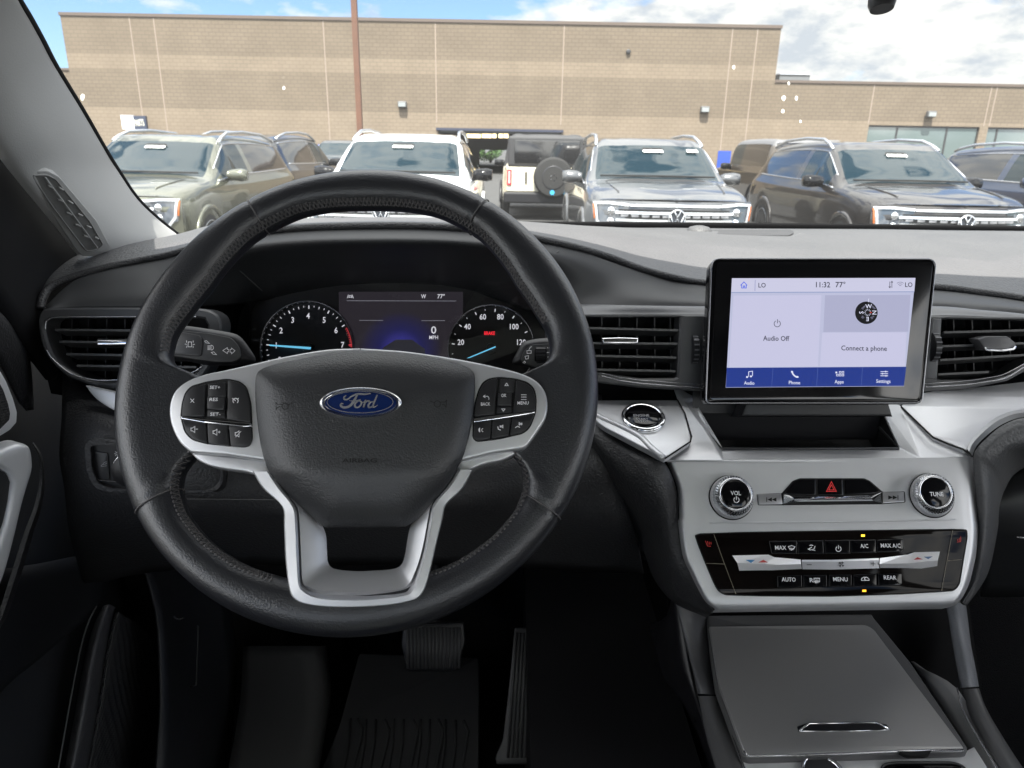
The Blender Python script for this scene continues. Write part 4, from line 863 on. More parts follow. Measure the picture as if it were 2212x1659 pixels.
strokes('', [Q(1, [(1090, 496), (1108, 496), (1110, 524), (1088, 524), (1090, 496)]), Q(1, [(1080, 488), (1080, 500)]), Q(1, [(1080, 518), (1080, 530)]), Q(1, [(1118, 488), (1118, 500)]), Q(1, [(1118, 518), (1118, 530)]), Q(1, [(1070, 508), (1082, 510)]), Q(1, [(1116, 510), (1128, 510)])], 1.2, TT, None, mb=mi, off=.0019)
mi.build('stalk_symbols', WHITE, st)
ws = empty('wiper_stalk', TPn.hit(1160, 760), 'black wiper stalk with ribbed thumb wheel behind the wheel, right side', 'stalk')
WS = Pl(1160, 760, .66, tilt=20)
dome('stalk_body', [tuple(p) for p in sm(Q(2, [(1560, 488), (1640, 474), (1760, 474), (1800, 500), (1800, 640), (1640, 652), (1560, 640), (1478, 620), (1500, 560), (1530, 505)]), 3, True)], WS, -.006, .006, BLACKPL, ws, rings=(1, .985, .95, .85, .7, .4), p=5, skirt=.02)
plate('stalk_face', rnd(Q(2, [(1585, 510), (1760, 500), (1770, 640), (1600, 640), (1540, 620), (1524, 600), (1540, 550)]), 8), WS, .001, .004, GREYPL, ws, bev=.001)
WT = WS.at(.001); s_ = WS.mpp(1165, 770); q_ = WS.hit(*Q(2, (1638, 575)), -.008); mb = MB()
mb.lathe(q_ - WS.h * 13 * s_, WS.v, -WS.n, WS.h, [(24 * s_, 0), (25 * s_, 2 * s_), (25 * s_, 24 * s_), (24 * s_, 26 * s_)], 36); dr = mb.build('thumb_drum', MATTE, ws, True, auto=30)
mb = MB()
for k in range(-4, 5):
    a = k * .3; mb.box(q_ + WS.v * (25.3 * s_ * math.sin(a)) + WS.n * (25.3 * s_ * math.cos(a)), WS.h * 10 * s_, (WS.v * math.cos(a) - WS.n * math.sin(a)) * .0012, (WS.n * math.cos(a) + WS.v * math.sin(a)) * .0008)
mb.build('thumb_ribs', BLACKPL, dr)
mi = MB(); strokes('', [Q(2, [(1560, 545), (1585, 545), (1585, 560), (1562, 562), (1560, 545)]), Q(2, [(1572, 540), (1580, 525), (1590, 522)]), Q(2, [(1550, 578), (1570, 574), (1568, 592), (1554, 594), (1550, 578)]), Q(2, [(1536, 615), (1548, 606), (1552, 614), (1542, 620)]), Q(2, [(1675, 556), (1692, 556)]), Q(2, [(1678, 582), (1692, 582)]), Q(2, [(1678, 532), (1680, 526)]), Q(2, [(1687, 532), (1689, 526)]), Q(2, [(1696, 532), (1698, 526)]), Q(2, [(1684, 608), (1686, 602)])], 1.2, WT, None, mb=mi, off=.0003); mi.build('stalk_symbols', WHITE, ws)
# ================================================================== CENTRE STACK
SP = Pl(1770, 1150, .655, tilt=33, yaw=1.5)
cs_ = empty('control_panel', SP.hit(1770, 1150), 'silver centre control panel with two knobs and glossy black climate buttons', 'control panel')
Lf = [(1439, 993), (1450, 1020), (1463, 1055), (1467, 1115), (1465, 1131), (1474, 1198), (1490, 1236), (1506, 1269), (1524, 1300)]
Rt = [(2102, 988), (2104, 1020), (2106, 1055), (2110, 1110), (2113, 1145), (2110, 1190), (2103, 1225), (2093, 1262), (2078, 1292)]
ins = [(0, -.010), (.012, -.001), (.035, .0005), (.09, .001), (.3, .001), (.5, .001), (.7, .001), (.91, .001), (.965, .0005), (.988, -.001), (1, -.010)]
rows = []
for (l, r) in zip(Lf, Rt):
    rows.append([SP.hit(l[0] + (r[0] - l[0]) * t, l[1] + (r[1] - l[1]) * t, o_) for t, o_ in ins])
bot = [SP.hit(1544 + (2060 - 1544) * t, 1316 - 8 * t, -.004 + o_) for t, o_ in ins]
bot2 = [p - SP.n * .02 - SP.v * .004 for p in bot]
rows += [bot, bot2]
fascia = loft('fascia', rows, SILVER2, cs_, su=4, sv=4, lin_v=False)
# crease line between the knob area and the climate area
mb = MB(); mb.tube([SP.hit(x, y, .0012) for x, y in [tuple(p) for p in sm(Q(4, [(400, 246), (800, 244), (1200, 240), (1600, 232), (1815, 226)]), 4)]], .0007, 6); mb.build('fascia_crease', SILVER2, cs_, True)
# upper shelf round the storage bin
up = lambda x, y: (Q(3, (x, y)))
UPn = Pl(1770, 990, SP.mpp(1770, 990) * F, tilt=64, yaw=1.5)
def U(x, y, off=0): return UPn.hit(*Q(3, (x, y)), off)
def facets(name, vs, fs, m, parent, thick=.003, smooth=False):
    out = []
    for f in fs:
        a, b, c = (vs[i] for i in f[:3]); out.append(f if (b - a).cross(c - a).dot(O - a) > 0 else tuple(f)[::-1])
    o = link(name, vs, out, m, parent, smooth); md = o.modifiers.new('t', 'SOLIDIFY'); md.thickness = thick; md.offset = -1; return o
BIN = .022
V = [U(150, 1178), U(480, 1180), U(1620, 1170), U(1917, 1160), U(470, 1106, -.006), U(1490, 1104, -.006), U(320, 860, -.006), U(1380, 860, -.006), U(345, 960, -.001), U(250, 830), U(1500, 860), U(1690, 1045), U(1862, 1112), U(290, 1072), U(297, 1040), U(255, 900), U(222, 830), U(1340, 1180), U(800, 1182),
     U(320, 820, -.006), U(1380, 820, -.006), U(1450, 800), U(200, 760), U(230, 760)]
fs = [(0, 1, 8, 14, 13), (14, 8, 9, 15), (15, 9, 16), (2, 3, 12, 11), (2, 11, 10), (1, 4, 6, 8), (8, 6, 19, 9), (2, 10, 7, 5), (10, 21, 20, 7), (1, 18, 17, 2, 5, 4), (16, 9, 19, 23, 22)]
shelf = facets('upper_shelf', V, fs, SILVER2, cs_)
bmd = shelf.modifiers.new('b', 'BEVEL'); bmd.width = .0015; bmd.segments = 2; bmd.limit_method = 'ANGLE'; bmd.angle_limit = R_(4)
# storage bin (dark tray sunk behind the shelf)
a, b, c, d = U(470, 1106, -.007), U(1490, 1104, -.007), U(1395, 820, -.007), U(300, 820, -.007)
dn = -kU * .035 + kF * .01
mb = MB(); mb.add([a, b, c, d, a + dn, b + dn, c + dn + kF * .04, d + dn + kF * .04], [(4, 7, 6, 5), (0, 4, 5, 1), (1, 5, 6, 2), (0, 3, 7, 4)])
mb.build('storage_bin', mat('bin_rubber', (.008, .008, .009), .7, bump=('noise', 300, .0005)), cs_)
mb = MB()
lip = [U(345, 965, -.004), U(470, 1110, -.004), U(1490, 1108, -.004), U(1375, 985, -.004)]
mb.tube(lip, .0013, 6); mb.build('bin_lip', GREYPL, cs_, True)
bk = [U(300, 905, -.008), U(1390, 900, -.008)]
mb = MB(); mb.add([bk[0], bk[1], bk[1] + kU * .05 + kF * .01, bk[0] + kU * .05 + kF * .01], [(0, 1, 2, 3)]); mb.add([bk[0] , bk[1], bk[1] - kU * .03, bk[0] - kU * .03], [(0, 1, 2, 3)])
mb.build('bin_back', BLACKPL, cs_)
# wings to either side
WL = Pl(1388, 905, SP.mpp(1770, 990) * F + .035, tilt=72)
wl = Q(3, [(-330, 830), (215, 828), (258, 905), (296, 1040), (290, 1068), (140, 1164), (-30, 1075), (-250, 960)])
dv = rnd(wl, [0, 3, 6, 8, 8, 4, 20, 30], 6)
plate('left_wing', dv, WL, .001, .006, SILVER2, cs_, bev=.0012, seg=3)
edL = Q(2, [(1900, 885), (1990, 935), (2100, 985), (2212, 1045)]) + Q(3, [(60, 1105), (135, 1166)])
edLi = Q(2, [(1900, 930), (1985, 985), (2100, 1035), (2212, 1095)]) + Q(3, [(50, 1150), (110, 1180)])
mb = MB(); mb.tube([WL.hit(x, y, .0) for x, y in [tuple(p) for p in sm(edL, 4)]], .0035, 8); mb.build('wing_edge', SILVER2, cs_, True)
# start button
sb = empty('start_button', WL.hit(1388, 904), parent=cs_, label='round engine start button with chrome ring')
cL = WL.hit(1389, 905, .001); s_ = .062 / 2 * .0 + 48 * WL.mpp(1389, 905)
mb = MB(); mb.lathe(cL, WL.h, WL.v, WL.n, [(s_, 0), (s_ * .99, .003), (s_ * .9, .0048), (s_ * .78, .0035), (s_ * .72, .002)], 64, cap=False); mb.build('button_ring', CHROME, sb, True)
mb = MB(); mb.lathe(cL, WL.h, WL.v, WL.n, [(s_ * .76, 0), (s_ * .75, .005), (s_ * .66, .006)], 64); mb.build('button_cap', GLOSS, sb, True, auto=30)
WB = WL.at(.0072)
for s, p, w in (('ENGINE', (290, 876), 63), ('START', (294, 895), 50), ('STOP', (298, 903), 46)):
    pass
wbx = lambda x, y: (1260.9 + x / 2.3286, 521.2 + y / 2.3286)
for s, p, w in (('ENGINE', (290, 876), 34), ('START', (294, 894), 27), ('STOP', (299, 905), 23)):
    x, y = wbx(*p); text('button_lettering', s, WB, x, y, 8 if s == 'ENGINE' else 6, mat('grey_print'), sb, off=.0001, width=w)
# right wing + pale edge
wr = Q(3, [(1505, 862), (1560, 800), (1700, 775), (1900, 760), (2400, 700), (2500, 820), (2330, 880), (2212, 885), (2120, 905), (2030, 950), (1950, 1020), (1900, 1075), (1885, 1118), (1690, 1040)])
WR = Pl(*Q(3, (1700, 1045)), SP.mpp(1770, 990) * F + .01, tilt=66, yaw=3)
plate('right_wing', rnd(wr, 3), WR, -.001, .006, SILVER2, cs_, bev=.001)
eo = Q(3, [(1885, 1112), (1900, 1072), (1950, 1015), (2030, 945), (2120, 900), (2212, 882), (2340, 868), (2480, 862)])
ei = Q(3, [(1915, 1150), (1935, 1100), (1980, 1050), (2060, 985), (2140, 945), (2212, 928), (2340, 915), (2480, 910)])
strip('wing_edge', eo, ei, WR, .002, -.002, SILVER2, cs_, .008, n=5, mid=[(.4, .0035)])
mb = MB(); mb.tube([WR.hit(*Q(3, p), .0012) for p in ((1505, 868), (1600, 960), (1690, 1046), (1780, 1085), (1862, 1114), (1916, 1156))], .0009, 5); mb.build('panel_seam', SEAM, cs_)
mb = MB(); mb.tube([WL.hit(*Q(3, p), .0015) for p in ((215, 828), (258, 905), (297, 1040), (290, 1070), (145, 1166))], .0008, 5); mb.build('panel_seam', SEAM, cs_)
# ---- knobs
KNURL = mat('knurl_chrome', (.62, .63, .65), .25, 1.)
def knob(cx, cy, label, letters, lean=0):
    k = empty('rotary_knob', SP.hit(cx, cy), parent=cs_, label=label); s = SP.mpp(cx, cy); tilt = SP.n
    c = SP.hit(cx - 1, cy + 3, .001)
    ax = (tilt * 1 + kU * .06 + SP.h * lean).normalized()
    M_ = MB(); M_.lathe(c, SP.h, SP.v, ax, [(48 * s, -.002), (48 * s, .0012), (46.5 * s, .0016)], 72); M_.build('knob_shadow_gap', SEAM, k)
    M_ = MB(); M_.lathe(c, SP.h, SP.v, ax, [(46 * s, 0), (45.5 * s, .006), (43 * s, .009)], 72); M_.build('knob_base', SILVER2, k, True, auto=30)
    M_ = MB(); n = 84; prof = [(42.5, .009), (42, .013), (40, .016), (35.5, .0185)]; vs = []
    for pi_, (r_, h) in enumerate(prof):
        for i in range(n):
            rr_ = r_ * s * (1 + (.022 if (i + pi_) % 2 else -.012)); a_ = 2 * math.pi * i / n; vs.append(c + SP.h * (rr_ * math.cos(a_)) + SP.v * (rr_ * math.sin(a_)) + ax * h)
    M_.add(vs, [(a_ * n + i, a_ * n + (i + 1) % n, (a_ + 1) * n + (i + 1) % n, (a_ + 1) * n + i) for a_ in range(3) for i in range(n)]); M_.build('knurled_grip', KNURL, k)
    M_ = MB(); M_.lathe(c, SP.h, SP.v, ax, [(36 * s, .017), (35 * s, .0205), (31 * s, .0208), (30 * s, .0185)], 72, cap=False); M_.build('knob_rim', mat('rim_silver', (.8, .8, .82), .16, 1.), k, True)
    M_ = MB(); M_.lathe(c, SP.h, SP.v, ax, [(30.5 * s, .018), (30 * s, .0200), (28 * s, .0205)], 64); cp = M_.build('knob_cap', GLOSS, k, True, auto=30)
    kp = Pl(p=c + ax * .0208, h=SP.h, v=SP.v).at(.0006)
    letters(kp, k)
kx = lambda x, y: Q(3, (x, y))
def lv(p, k):
    text('knob_lettering', 'VOL', p, *kx(551, 1366), 9, WHITE, k, width=22); strokes('power_symbol', [Q(3, circ(555, 1405, 15, 120, 420, 18)), [kx(555, 1384), kx(555, 1406)]], 1.6, p, WHITE, k)
def lt(p, k): text('knob_lettering', 'TUNE', p, *kx(1707, 1372), 9, WHITE, k, width=29)
knob(*kx(527, 1384), 'volume knob with power symbol', lv, -.08)
knob(*kx(1682, 1372), 'tuning knob', lt, -.36)
# ---- media keys
S3 = lambda pts: Q(3, pts)
plate('key_surround', rnd(S3([(815, 1368), (880, 1295), (920, 1280), (1290, 1280), (1325, 1295), (1400, 1360), (1525, 1356), (1530, 1420), (1400, 1430), (820, 1436), (680, 1436), (674, 1372), (800, 1366)]), 3), SP, .0014, .003, SEAM, cs_, bev=0)
hz = [S3([(832, 1364), (885, 1300), (925, 1286), (1012, 1286), (1012, 1378), (850, 1374)]), S3([(1028, 1286), (1166, 1286), (1174, 1380), (1030, 1378)]), S3([(1182, 1286), (1288, 1286), (1322, 1298), (1385, 1356), (1370, 1368), (1186, 1374)])]
for i, h in enumerate(hz):
    o = plate('media_key', rnd(h, 2), SP, .003, .003, GLOSS, cs_, bev=.0007)
    if i == 1: strokes('hazard_symbol', [S3([(1102, 1300), (1074, 1356), (1130, 1356), (1102, 1300)]), S3([(1102, 1318), (1087, 1348), (1117, 1348), (1102, 1318)])], 1.5, SP.at(.003), mat('hazard_red', (.55, .03, .03), .4, emit=(.8, .04, .04), estr=.25), o)
def bar(name, top, bot, mid, oA, oM, oB, m, parent, pl=SP):
    n = len(top); vs = []
    rows = [(top, oA - .004), (top, oA), (mid, oM), (bot, oB), (bot, oB - .004)]
    for P_, o_ in rows: vs += [pl.hit(*p, o_) for p in P_]
    fs = [(r * n + i, r * n + i + 1, (r + 1) * n + i + 1, (r + 1) * n + i)[::-1] for r in range(4) for i in range(n - 1)]
    return link(name, vs, fs, m, parent, False)
bar('media_bar', S3([(822, 1370), (880, 1384), (1000, 1386), (1200, 1384), (1340, 1378), (1392, 1362)]), S3([(826, 1430), (890, 1416), (1000, 1414), (1200, 1412), (1340, 1410), (1392, 1424)]), S3([(830, 1374), (890, 1400), (1000, 1400), (1200, 1398), (1330, 1396), (1388, 1368)]), .003, .0055, .003, CHROME, cs_)
for P_, lab in ((S3([(680, 1372), (815, 1368), (822, 1430), (686, 1432)]), 0), (S3([(1398, 1360), (1522, 1358), (1526, 1416), (1400, 1424)]), 1)):
    o = plate('skip_key', rnd(P_, 1.5), SP, .0035, .003, mat('key_silver', (.6, .6, .62), .3, .8), cs_, bev=.0008)
    y0 = 1403 if lab == 0 else 1391; T = []
    if lab == 0: T = [S3([(728, y0 - 13), (732, y0 - 13), (732, y0 + 13), (728, y0 + 13)]), S3([(734, y0), (760, y0 - 12), (760, y0 + 12)]), S3([(758, y0), (786, y0 - 12), (786, y0 + 12)])]
    else: T = [S3([(1484, y0 - 13), (1488, y0 - 13), (1488, y0 + 13), (1484, y0 + 13)]), S3([(1482, y0), (1456, y0 - 12), (1456, y0 + 12)]), S3([(1458, y0), (1430, y0 - 12), (1430, y0 + 12)])]
    fill('skip_symbol', T, SP.at(.0035), SEAM, o, off=.0003)
# ---- climate panel
S4 = lambda pts: Q(4, pts)
cp_ = empty('climate_panel', SP.hit(1795, 1215), parent=cs_, label='glossy black climate panel with rows of buttons')
co = rnd(S4([(320, 320), (345, 312), (600, 303), (900, 298), (1300, 292), (1800, 286), (1880, 288), (1882, 330), (1862, 450), (1838, 600), (1808, 636), (1500, 655), (1100, 668), (700, 666), (490, 660), (452, 640), (430, 600), (375, 470), (335, 370)]), [2, 2, 0, 0, 0, 0, 4, 4, 10, 14, 10, 0, 0, 0, 10, 10, 14, 10, 8])
plate('panel_face', co, SP, .0022, .004, mat('piano_black', (.006, .0045, .004), .06, spec=.12), cp_, bev=.0006)
mb = MB(); mb.tube([SP.hit(x, y, .0014) for x, y in co], .0008, 5, True); mb.build('panel_edge', SEAM, cp_, True)
CPn = SP.at(.0024)
strokes('panel_gap', [S4([(425, 312), (484, 478), (552, 658)]), S4([(382, 480), (486, 484)]), S4([(1800, 290), (1768, 465), (1736, 638)]), S4([(1774, 465), (1852, 458)])], .9, CPn, mat('gap_tan', (.22, .19, .14), .4), cp_)
topb = [[(742, 352), (905, 350), (905, 424), (758, 424)], [(912, 350), (1056, 348), (1062, 424), (912, 424)], [(1064, 348), (1212, 346), (1212, 422), (1066, 424)], [(1216, 346), (1360, 344), (1362, 418), (1218, 420)], [(1366, 344), (1514, 340), (1520, 398), (1500, 414), (1368, 416)]]
botb = [[(790, 552), (934, 546), (936, 620), (792, 620)], [(942, 546), (1078, 546), (1080, 616), (942, 618)], [(1088, 546), (1222, 544), (1222, 612), (1088, 614)], [(1230, 544), (1364, 540), (1366, 610), (1230, 612)], [(1372, 540), (1510, 536), (1512, 600), (1500, 608), (1374, 610)]]
for b in topb + botb: plate('climate_button', rnd(S4(b), 2.5), SP, .0048, .003, GLOSS, cp_, bev=.0009, seg=3)
strokes('button_outline', [S4(b + [b[0]]) for b in topb], .7, SP.at(.0024), mat('outline_grey', (.2, .2, .2), .2, .5), cp_)
CB = SP.at(.005)
for s, p, w in (('MAX', (810, 390), 24), ('A/C', (1291, 380), 17), ('MAX A/C', (1443, 378), 42), ('AUTO', (856, 573), 30), ('R', (988, 577), 8), ('MENU', (1154, 572), 31), ('REAR', (1440, 562), 27)):
    text('button_lettering', s, CB, *Q(4, p), 8.5, WHITE, cp_, width=w, off=.0002)
mi = MB()
strokes('', [S4([(854, 384), (862, 398), (884, 398), (892, 384), (873, 378), (854, 384)]), S4([(866, 390), (864, 404)]), S4([(874, 390), (872, 406)]), S4([(882, 390), (880, 404)]),
   S4([(976, 378), (985, 374), (998, 378)]), S4([(966, 396), (980, 404), (976, 392)]), S4([(1008, 380), (1002, 398), (984, 402), (1010, 406)]), S4([(968, 400), (990, 386)]),
   Q(4, circ(1143, 397, 15, 120, 420, 16)), S4([(1143, 376), (1143, 396)]), S4([(1002, 566), (1034, 566), (1034, 586), (1002, 586), (1002, 566)]), S4([(1012, 574), (1010, 594)]), S4([(1018, 574), (1017, 594)]), S4([(1025, 574), (1024, 594)]),
   S4([(1274, 576), (1278, 566), (1288, 560), (1306, 560), (1318, 570), (1320, 578), (1274, 578)]), Q(4, circ(1298, 569, 6, 60, 300, 8))], 1.4, CB, None, mb=mi, off=.0002)
mi.build('button_symbols', WHITE, cp_)
AMB = mat('amber_lamp', (.5, .2, .02), .4, emit=(1, .42, .02), estr=2.2)
fill('indicator_lamp', [S4([(1274, 314), (1295, 314), (1295, 326), (1274, 326)])], CPn, mat('yellow_lamp', (.5, .3, .02), .4, emit=(1, .62, .04), estr=2.2), cp_); fill('indicator_lamp', [S4([(1281, 632), (1303, 632), (1303, 644), (1281, 644)])], CPn, AMB, cp_)
strokes('seat_heat_symbol', [S4([(376, 350), (388, 380), (408, 382)]), S4([(388, 352), (392, 372)]), S4([(398, 356), (400, 372)]), S4([(408, 358), (409, 372)])], 1.1, CPn, mat('dull_red', (.35, .02, .02), .4, emit=(.6, .03, .02), estr=.2), cp_)
strokes('seat_heat_symbol', [S4([(1846, 326), (1846, 354), (1826, 358)]), S4([(1838, 334), (1838, 352)]), S4([(1829, 340), (1829, 352)])], 1.1, CPn, mat('dull_red'), cp_)
BARM = mat('bar_satin', (.95, .95, .96), .28, metal=.4)
SB = mat('bright_satin', (.82, .82, .83), .22, metal=1.)
bar('temperature_bar', S4([(532, 435), (740, 430), (775, 445), (925, 458)]), S4([(572, 522), (700, 520), (760, 520), (932, 512)]), S4([(560, 478), (720, 482), (790, 488), (928, 484)]), .0045, .0082, .0045, BARM, cp_)
bar('fan_bar', S4([(932, 460), (1100, 460), (1376, 450)]), S4([(936, 514), (1100, 516), (1378, 508)]), S4([(932, 470), (1100, 470), (1376, 461)]), .0055, .007, .005, mat('key_silver'), cp_)
bar('temperature_bar', S4([(1382, 450), (1540, 430), (1580, 416), (1728, 412)]), S4([(1384, 506), (1560, 508), (1620, 510), (1712, 496)]), S4([(1380, 484), (1540, 480), (1600, 474), (1716, 462)]), .0045, .0082, .0045, BARM, cp_)
TB = SP.at(.0092)
fill('cold_symbol', [S4([(608, 460), (662, 460), (640, 478)])], TB, mat('cold_blue', (.05, .25, .5), .4), cp_, off=.0004); fill('hot_symbol', [S4([(680, 475), (738, 475), (710, 459)])], TB, mat('hot_red', (.45, .04, .04), .4), cp_, off=.0004)
fill('hot_symbol', [S4([(1576, 459), (1630, 457), (1598, 444)])], TB, mat('hot_red'), cp_, off=.0004); fill('cold_symbol', [S4([(1634, 442), (1686, 440), (1660, 456)])], TB, mat('cold_dull', (.10, .18, .34), .4), cp_, off=.0004)
mi = MB(); strokes('', [S4([(960, 488), (988, 488)]), S4([(1328, 483), (1356, 483)]), S4([(1342, 470), (1342, 496)])], 1.5, SP.at(.0072), None, mb=mi)
for k in range(4):
    a_ = k * math.pi / 2 + .3; c_ = (1160, 486); fill('', [S4([(c_[0], c_[1]), (c_[0] + 18 * math.cos(a_), c_[1] + 18 * math.sin(a_)), (c_[0] + 17 * math.cos(a_ + .8), c_[1] + 17 * math.sin(a_ + .8))])], SP.at(.0072), None, mb=mi)
mi.build('fan_symbol', mat('ink_dark', (.05, .05, .055), .5), cp_)

# leather bolsters on both sides of the stack
bls = empty('console_bolsters', D(1400, 1100, .72), 'black leather padded sides flanking the silver centre panel', 'side padding')
L1 = [(1285, 905, .72), (1340, 945, .70), (1400, 985, .675), (1436, 1000, .668), (1462, 1060, .672), (1466, 1130, .67), (1480, 1200, .668), (1505, 1260, .665), (1540, 1322, .66)]
L2 = [(1282, 925, .70), (1330, 965, .69), (1385, 1010, .67), (1415, 1050, .665), (1438, 1110, .668), (1444, 1170, .672), (1460, 1230, .672), (1485, 1280, .675), (1538, 1326, .668)]
L3 = [(1278, 960, .70), (1310, 1000, .695), (1350, 1050, .69), (1385, 1100, .69), (1408, 1150, .695), (1420, 1200, .70), (1436, 1250, .70), (1465, 1292, .69), (1530, 1330, .675)]
L4 = [(1260, 1010, .76), (1290, 1060, .76), (1330, 1110, .76), (1365, 1150, .77), (1390, 1190, .77), (1405, 1235, .77), (1425, 1270, .76), (1460, 1305, .74), (1525, 1334, .70)]
b1 = loft('left_bolster', [rowpts(r) for r in (L1, L2, L3, L4)], KNEE, bls, su=4, sv=5, thick=.004)
R1_ = [(2480, 910, .66), (2340, 915, .66), (2212, 930, .66), (2140, 948, .662), (2065, 990, .665), (2005, 1040, .666), (1960, 1100, .668)]
R1 = Q(3, [(2480, 912), (2340, 918), (2212, 932), (2140, 950), (2062, 992), (1985, 1060), (1940, 1110), (1920, 1160)]) + [(2106, 1050), (2113, 1130), (2112, 1170), (2104, 1220), (2092, 1265), (2074, 1300)]
R2 = Q(3, [(2480, 1010), (2340, 1010), (2212, 1015), (2150, 1030), (2090, 1060), (2035, 1110), (1995, 1160), (1970, 1210)]) + [(2130, 1070), (2130, 1130), (2126, 1180), (2118, 1225), (2105, 1262), (2080, 1302)]
R3 = Q(3, [(2480, 1130), (2340, 1130), (2230, 1130), (2180, 1130), (2130, 1150), (2090, 1190), (2060, 1230), (2040, 1270)]) + [(2147, 1080), (2143, 1130), (2137, 1180), (2127, 1225), (2112, 1260), (2084, 1304)]
R4 = [(2330, 1000, .84), (2280, 1005, .84), (2240, 1010, .84), (2222, 1015, .84), (2205, 1025, .83), (2190, 1040, .82), (2178, 1060, .80), (2170, 1075, .79), (2160, 1100, .78), (2156, 1140, .77), (2148, 1185, .76), (2138, 1228, .75), (2122, 1262, .73), (2090, 1306, .70)]
dd = [.66, .66, .66, .66, .66, .66, .66, .662, .662, .662, .66, .66, .66, .655]
loft('right_bolster', [[D(x, y, d_) for (x, y), d_ in zip(R1, dd)], [D(x, y, d_ - .006) for (x, y), d_ in zip(R2, dd)], [D(x, y, d_ + .015) for (x, y), d_ in zip(R3, dd)], rowpts(R4)], mat('lit_bolster_leather', (.08, .081, .084), .5, bump=('leather', 420, .0006, .9), spec=.5), bls, su=4, sv=5, thick=.004)  # right side leather made paler in colour for the light falling on it

# ================================================================== CENTRE CONSOLE
cn = empty('center_console', D(1790, 1550, .74), 'centre console with wide dark sliding lid and grey side rails', 'console')
LIDP = Pl(1760, 1600, .68, tilt=80, yaw=2)
lf = S4([(385, 778), (1335, 770), (1345, 790), (1560, 1050), (1885, 1535), (1890, 1560), (1860, 1568), (630, 1604), (590, 1590), (540, 1450), (440, 1180), (395, 870)])
CONS = mat('console_grey', (.11, .11, .112), .36, bump=('noise', 1500, .00004), spec=.5)
plate('lid_frame', rnd(lf, 4), LIDP, -.002, .012, CONS, cn, bev=.002, seg=3)
lid_ = S4([(398, 842), (1300, 832), (1345, 856), (1865, 1540), (1860, 1552), (1200, 1565), (640, 1584), (608, 1578), (590, 1545), (455, 1180)])
LIDM = mat('lid_grey', (.42, .415, .41), .34, .55, bump=('noise', 1600, .00004), spec=.5)
lid = plate('sliding_lid', rnd(lid_, [2, 8, 10, 3, 4, 0, 6, 6, 8, 20]), LIDP, .0015, .004, LIDM, cn, bev=.0014, seg=3)
hd = S4([(906, 1420), (965, 1400), (975, 1394), (1360, 1392), (1375, 1400), (1420, 1408), (1444, 1440), (916, 1448)])
plate('handle_recess', hd, LIDP, .0024, .002, BLACKPL, lid, bev=0)
mb = MB(); mb.tube([LIDP.hit(*Q(4, p), .0026) for p in ((918, 1446), (975, 1402), (1200, 1398), (1362, 1397), (1440, 1438))], .0011, 6); mb.tube([LIDP.hit(*Q(4, p), .0022) for p in ((918, 1447), (1200, 1446), (1440, 1440))], .0005, 6)
mb.build('handle_edge', CHROME, lid, True)
mb = MB(); mb.tube([LIDP.hit(*Q(4, p), .001) for p in ((600, 1560), (620, 1588), (1000, 1582), (1500, 1562), (1862, 1554))], .0011, 6); mb.build('lid_front_edge', SB, cn, True)
plate('lid_notch', S4([(1495, 1566), (1680, 1556), (1665, 1580), (1640, 1588), (1550, 1590), (1525, 1582)]), LIDP, .003, .004, SEAM, cn, bev=0)
# silver deck in front of the lid with cup holder rims
dk = S4([(575, 1545), (600, 1592), (1000, 1590), (1500, 1570), (1880, 1558), (1925, 1535), (2030, 1700), (2180, 1950), (660, 1950)])
DKP = LIDP.at(-.010)
plate('front_deck', dk, DKP, 0, .01, mat('deck_silver', (.75, .755, .76), .36, metal=.3, bump=('noise', 2600, .00003)), cn, bev=.001)
mb = MB(); c_ = DKP.hit(*Q(4, (1055, 1700)), .0012); mb.lathe(c_, DKP.h, DKP.v, DKP.n, [(.020, 0), (.020, .003), (.017, .004), (.0165, -.001)], 48, cap=False); mb.build('dial_ring', CHROME, cn, True)
mb = MB(); mb.lathe(c_, DKP.h, DKP.v, DKP.n, [(.0168, 0), (.0165, .002)], 48); mb.build('dial_face', GREYPL, cn)
chp = rnd(S4([(1400, 1640), (1460, 1632), (1800, 1632), (1850, 1645), (1950, 1800), (1380, 1800)]), 14)
plate('cup_holder', chp, DKP, .0015, .004, GLOSS, cn, bev=.001)
mb = MB(); mb.tube([DKP.hit(x, y, .002) for x, y in rnd(S4([(1395, 1640), (1460, 1628), (1800, 1628), (1860, 1645), (1960, 1800), (1370, 1800)]), 14)], .0012, 6, True); mb.build('cup_holder_rim', GREYPL, cn, True)
# side rails
def rail(name, A, B, dA, dB, m, parent, bulge=.008):
    r = []
    for k, (t, b_) in enumerate(((0, -.014), (0, 0), (.3, bulge * .8), (.6, bulge), (1, .0), (1, -.02))):
        r.append([D(a[0] + (b[0] - a[0]) * t, a[1] + (b[1] - a[1]) * t, da + (db - da) * t - b_) for a, b, da, db in zip(A, B, dA, dB)])
    return loft(name, r, m, parent, su=4, sv=3)
RAILM = mat('rail_grey', (.09, .091, .095), .42, bump=('leather', 900, .0002, .5), spec=.5)
rail('left_rail', S4([(190, 600), (225, 780), (270, 960), (310, 1120), (335, 1232)]), S4([(370, 700), (390, 840), (415, 970), (440, 1120), (455, 1238)]), [.80, .80, .79, .77, .76], [.82, .82, .80, .78, .76], RAILM, cn)
rail('left_rail_lower', S4([(338, 1244), (360, 1360), (390, 1500), (440, 1659), (520, 1900)]), S4([(456, 1244), (490, 1360), (540, 1500), (600, 1659), (690, 1900)]), [.76, .74, .71, .68, .64], [.755, .735, .70, .67, .63], CONS, cn)
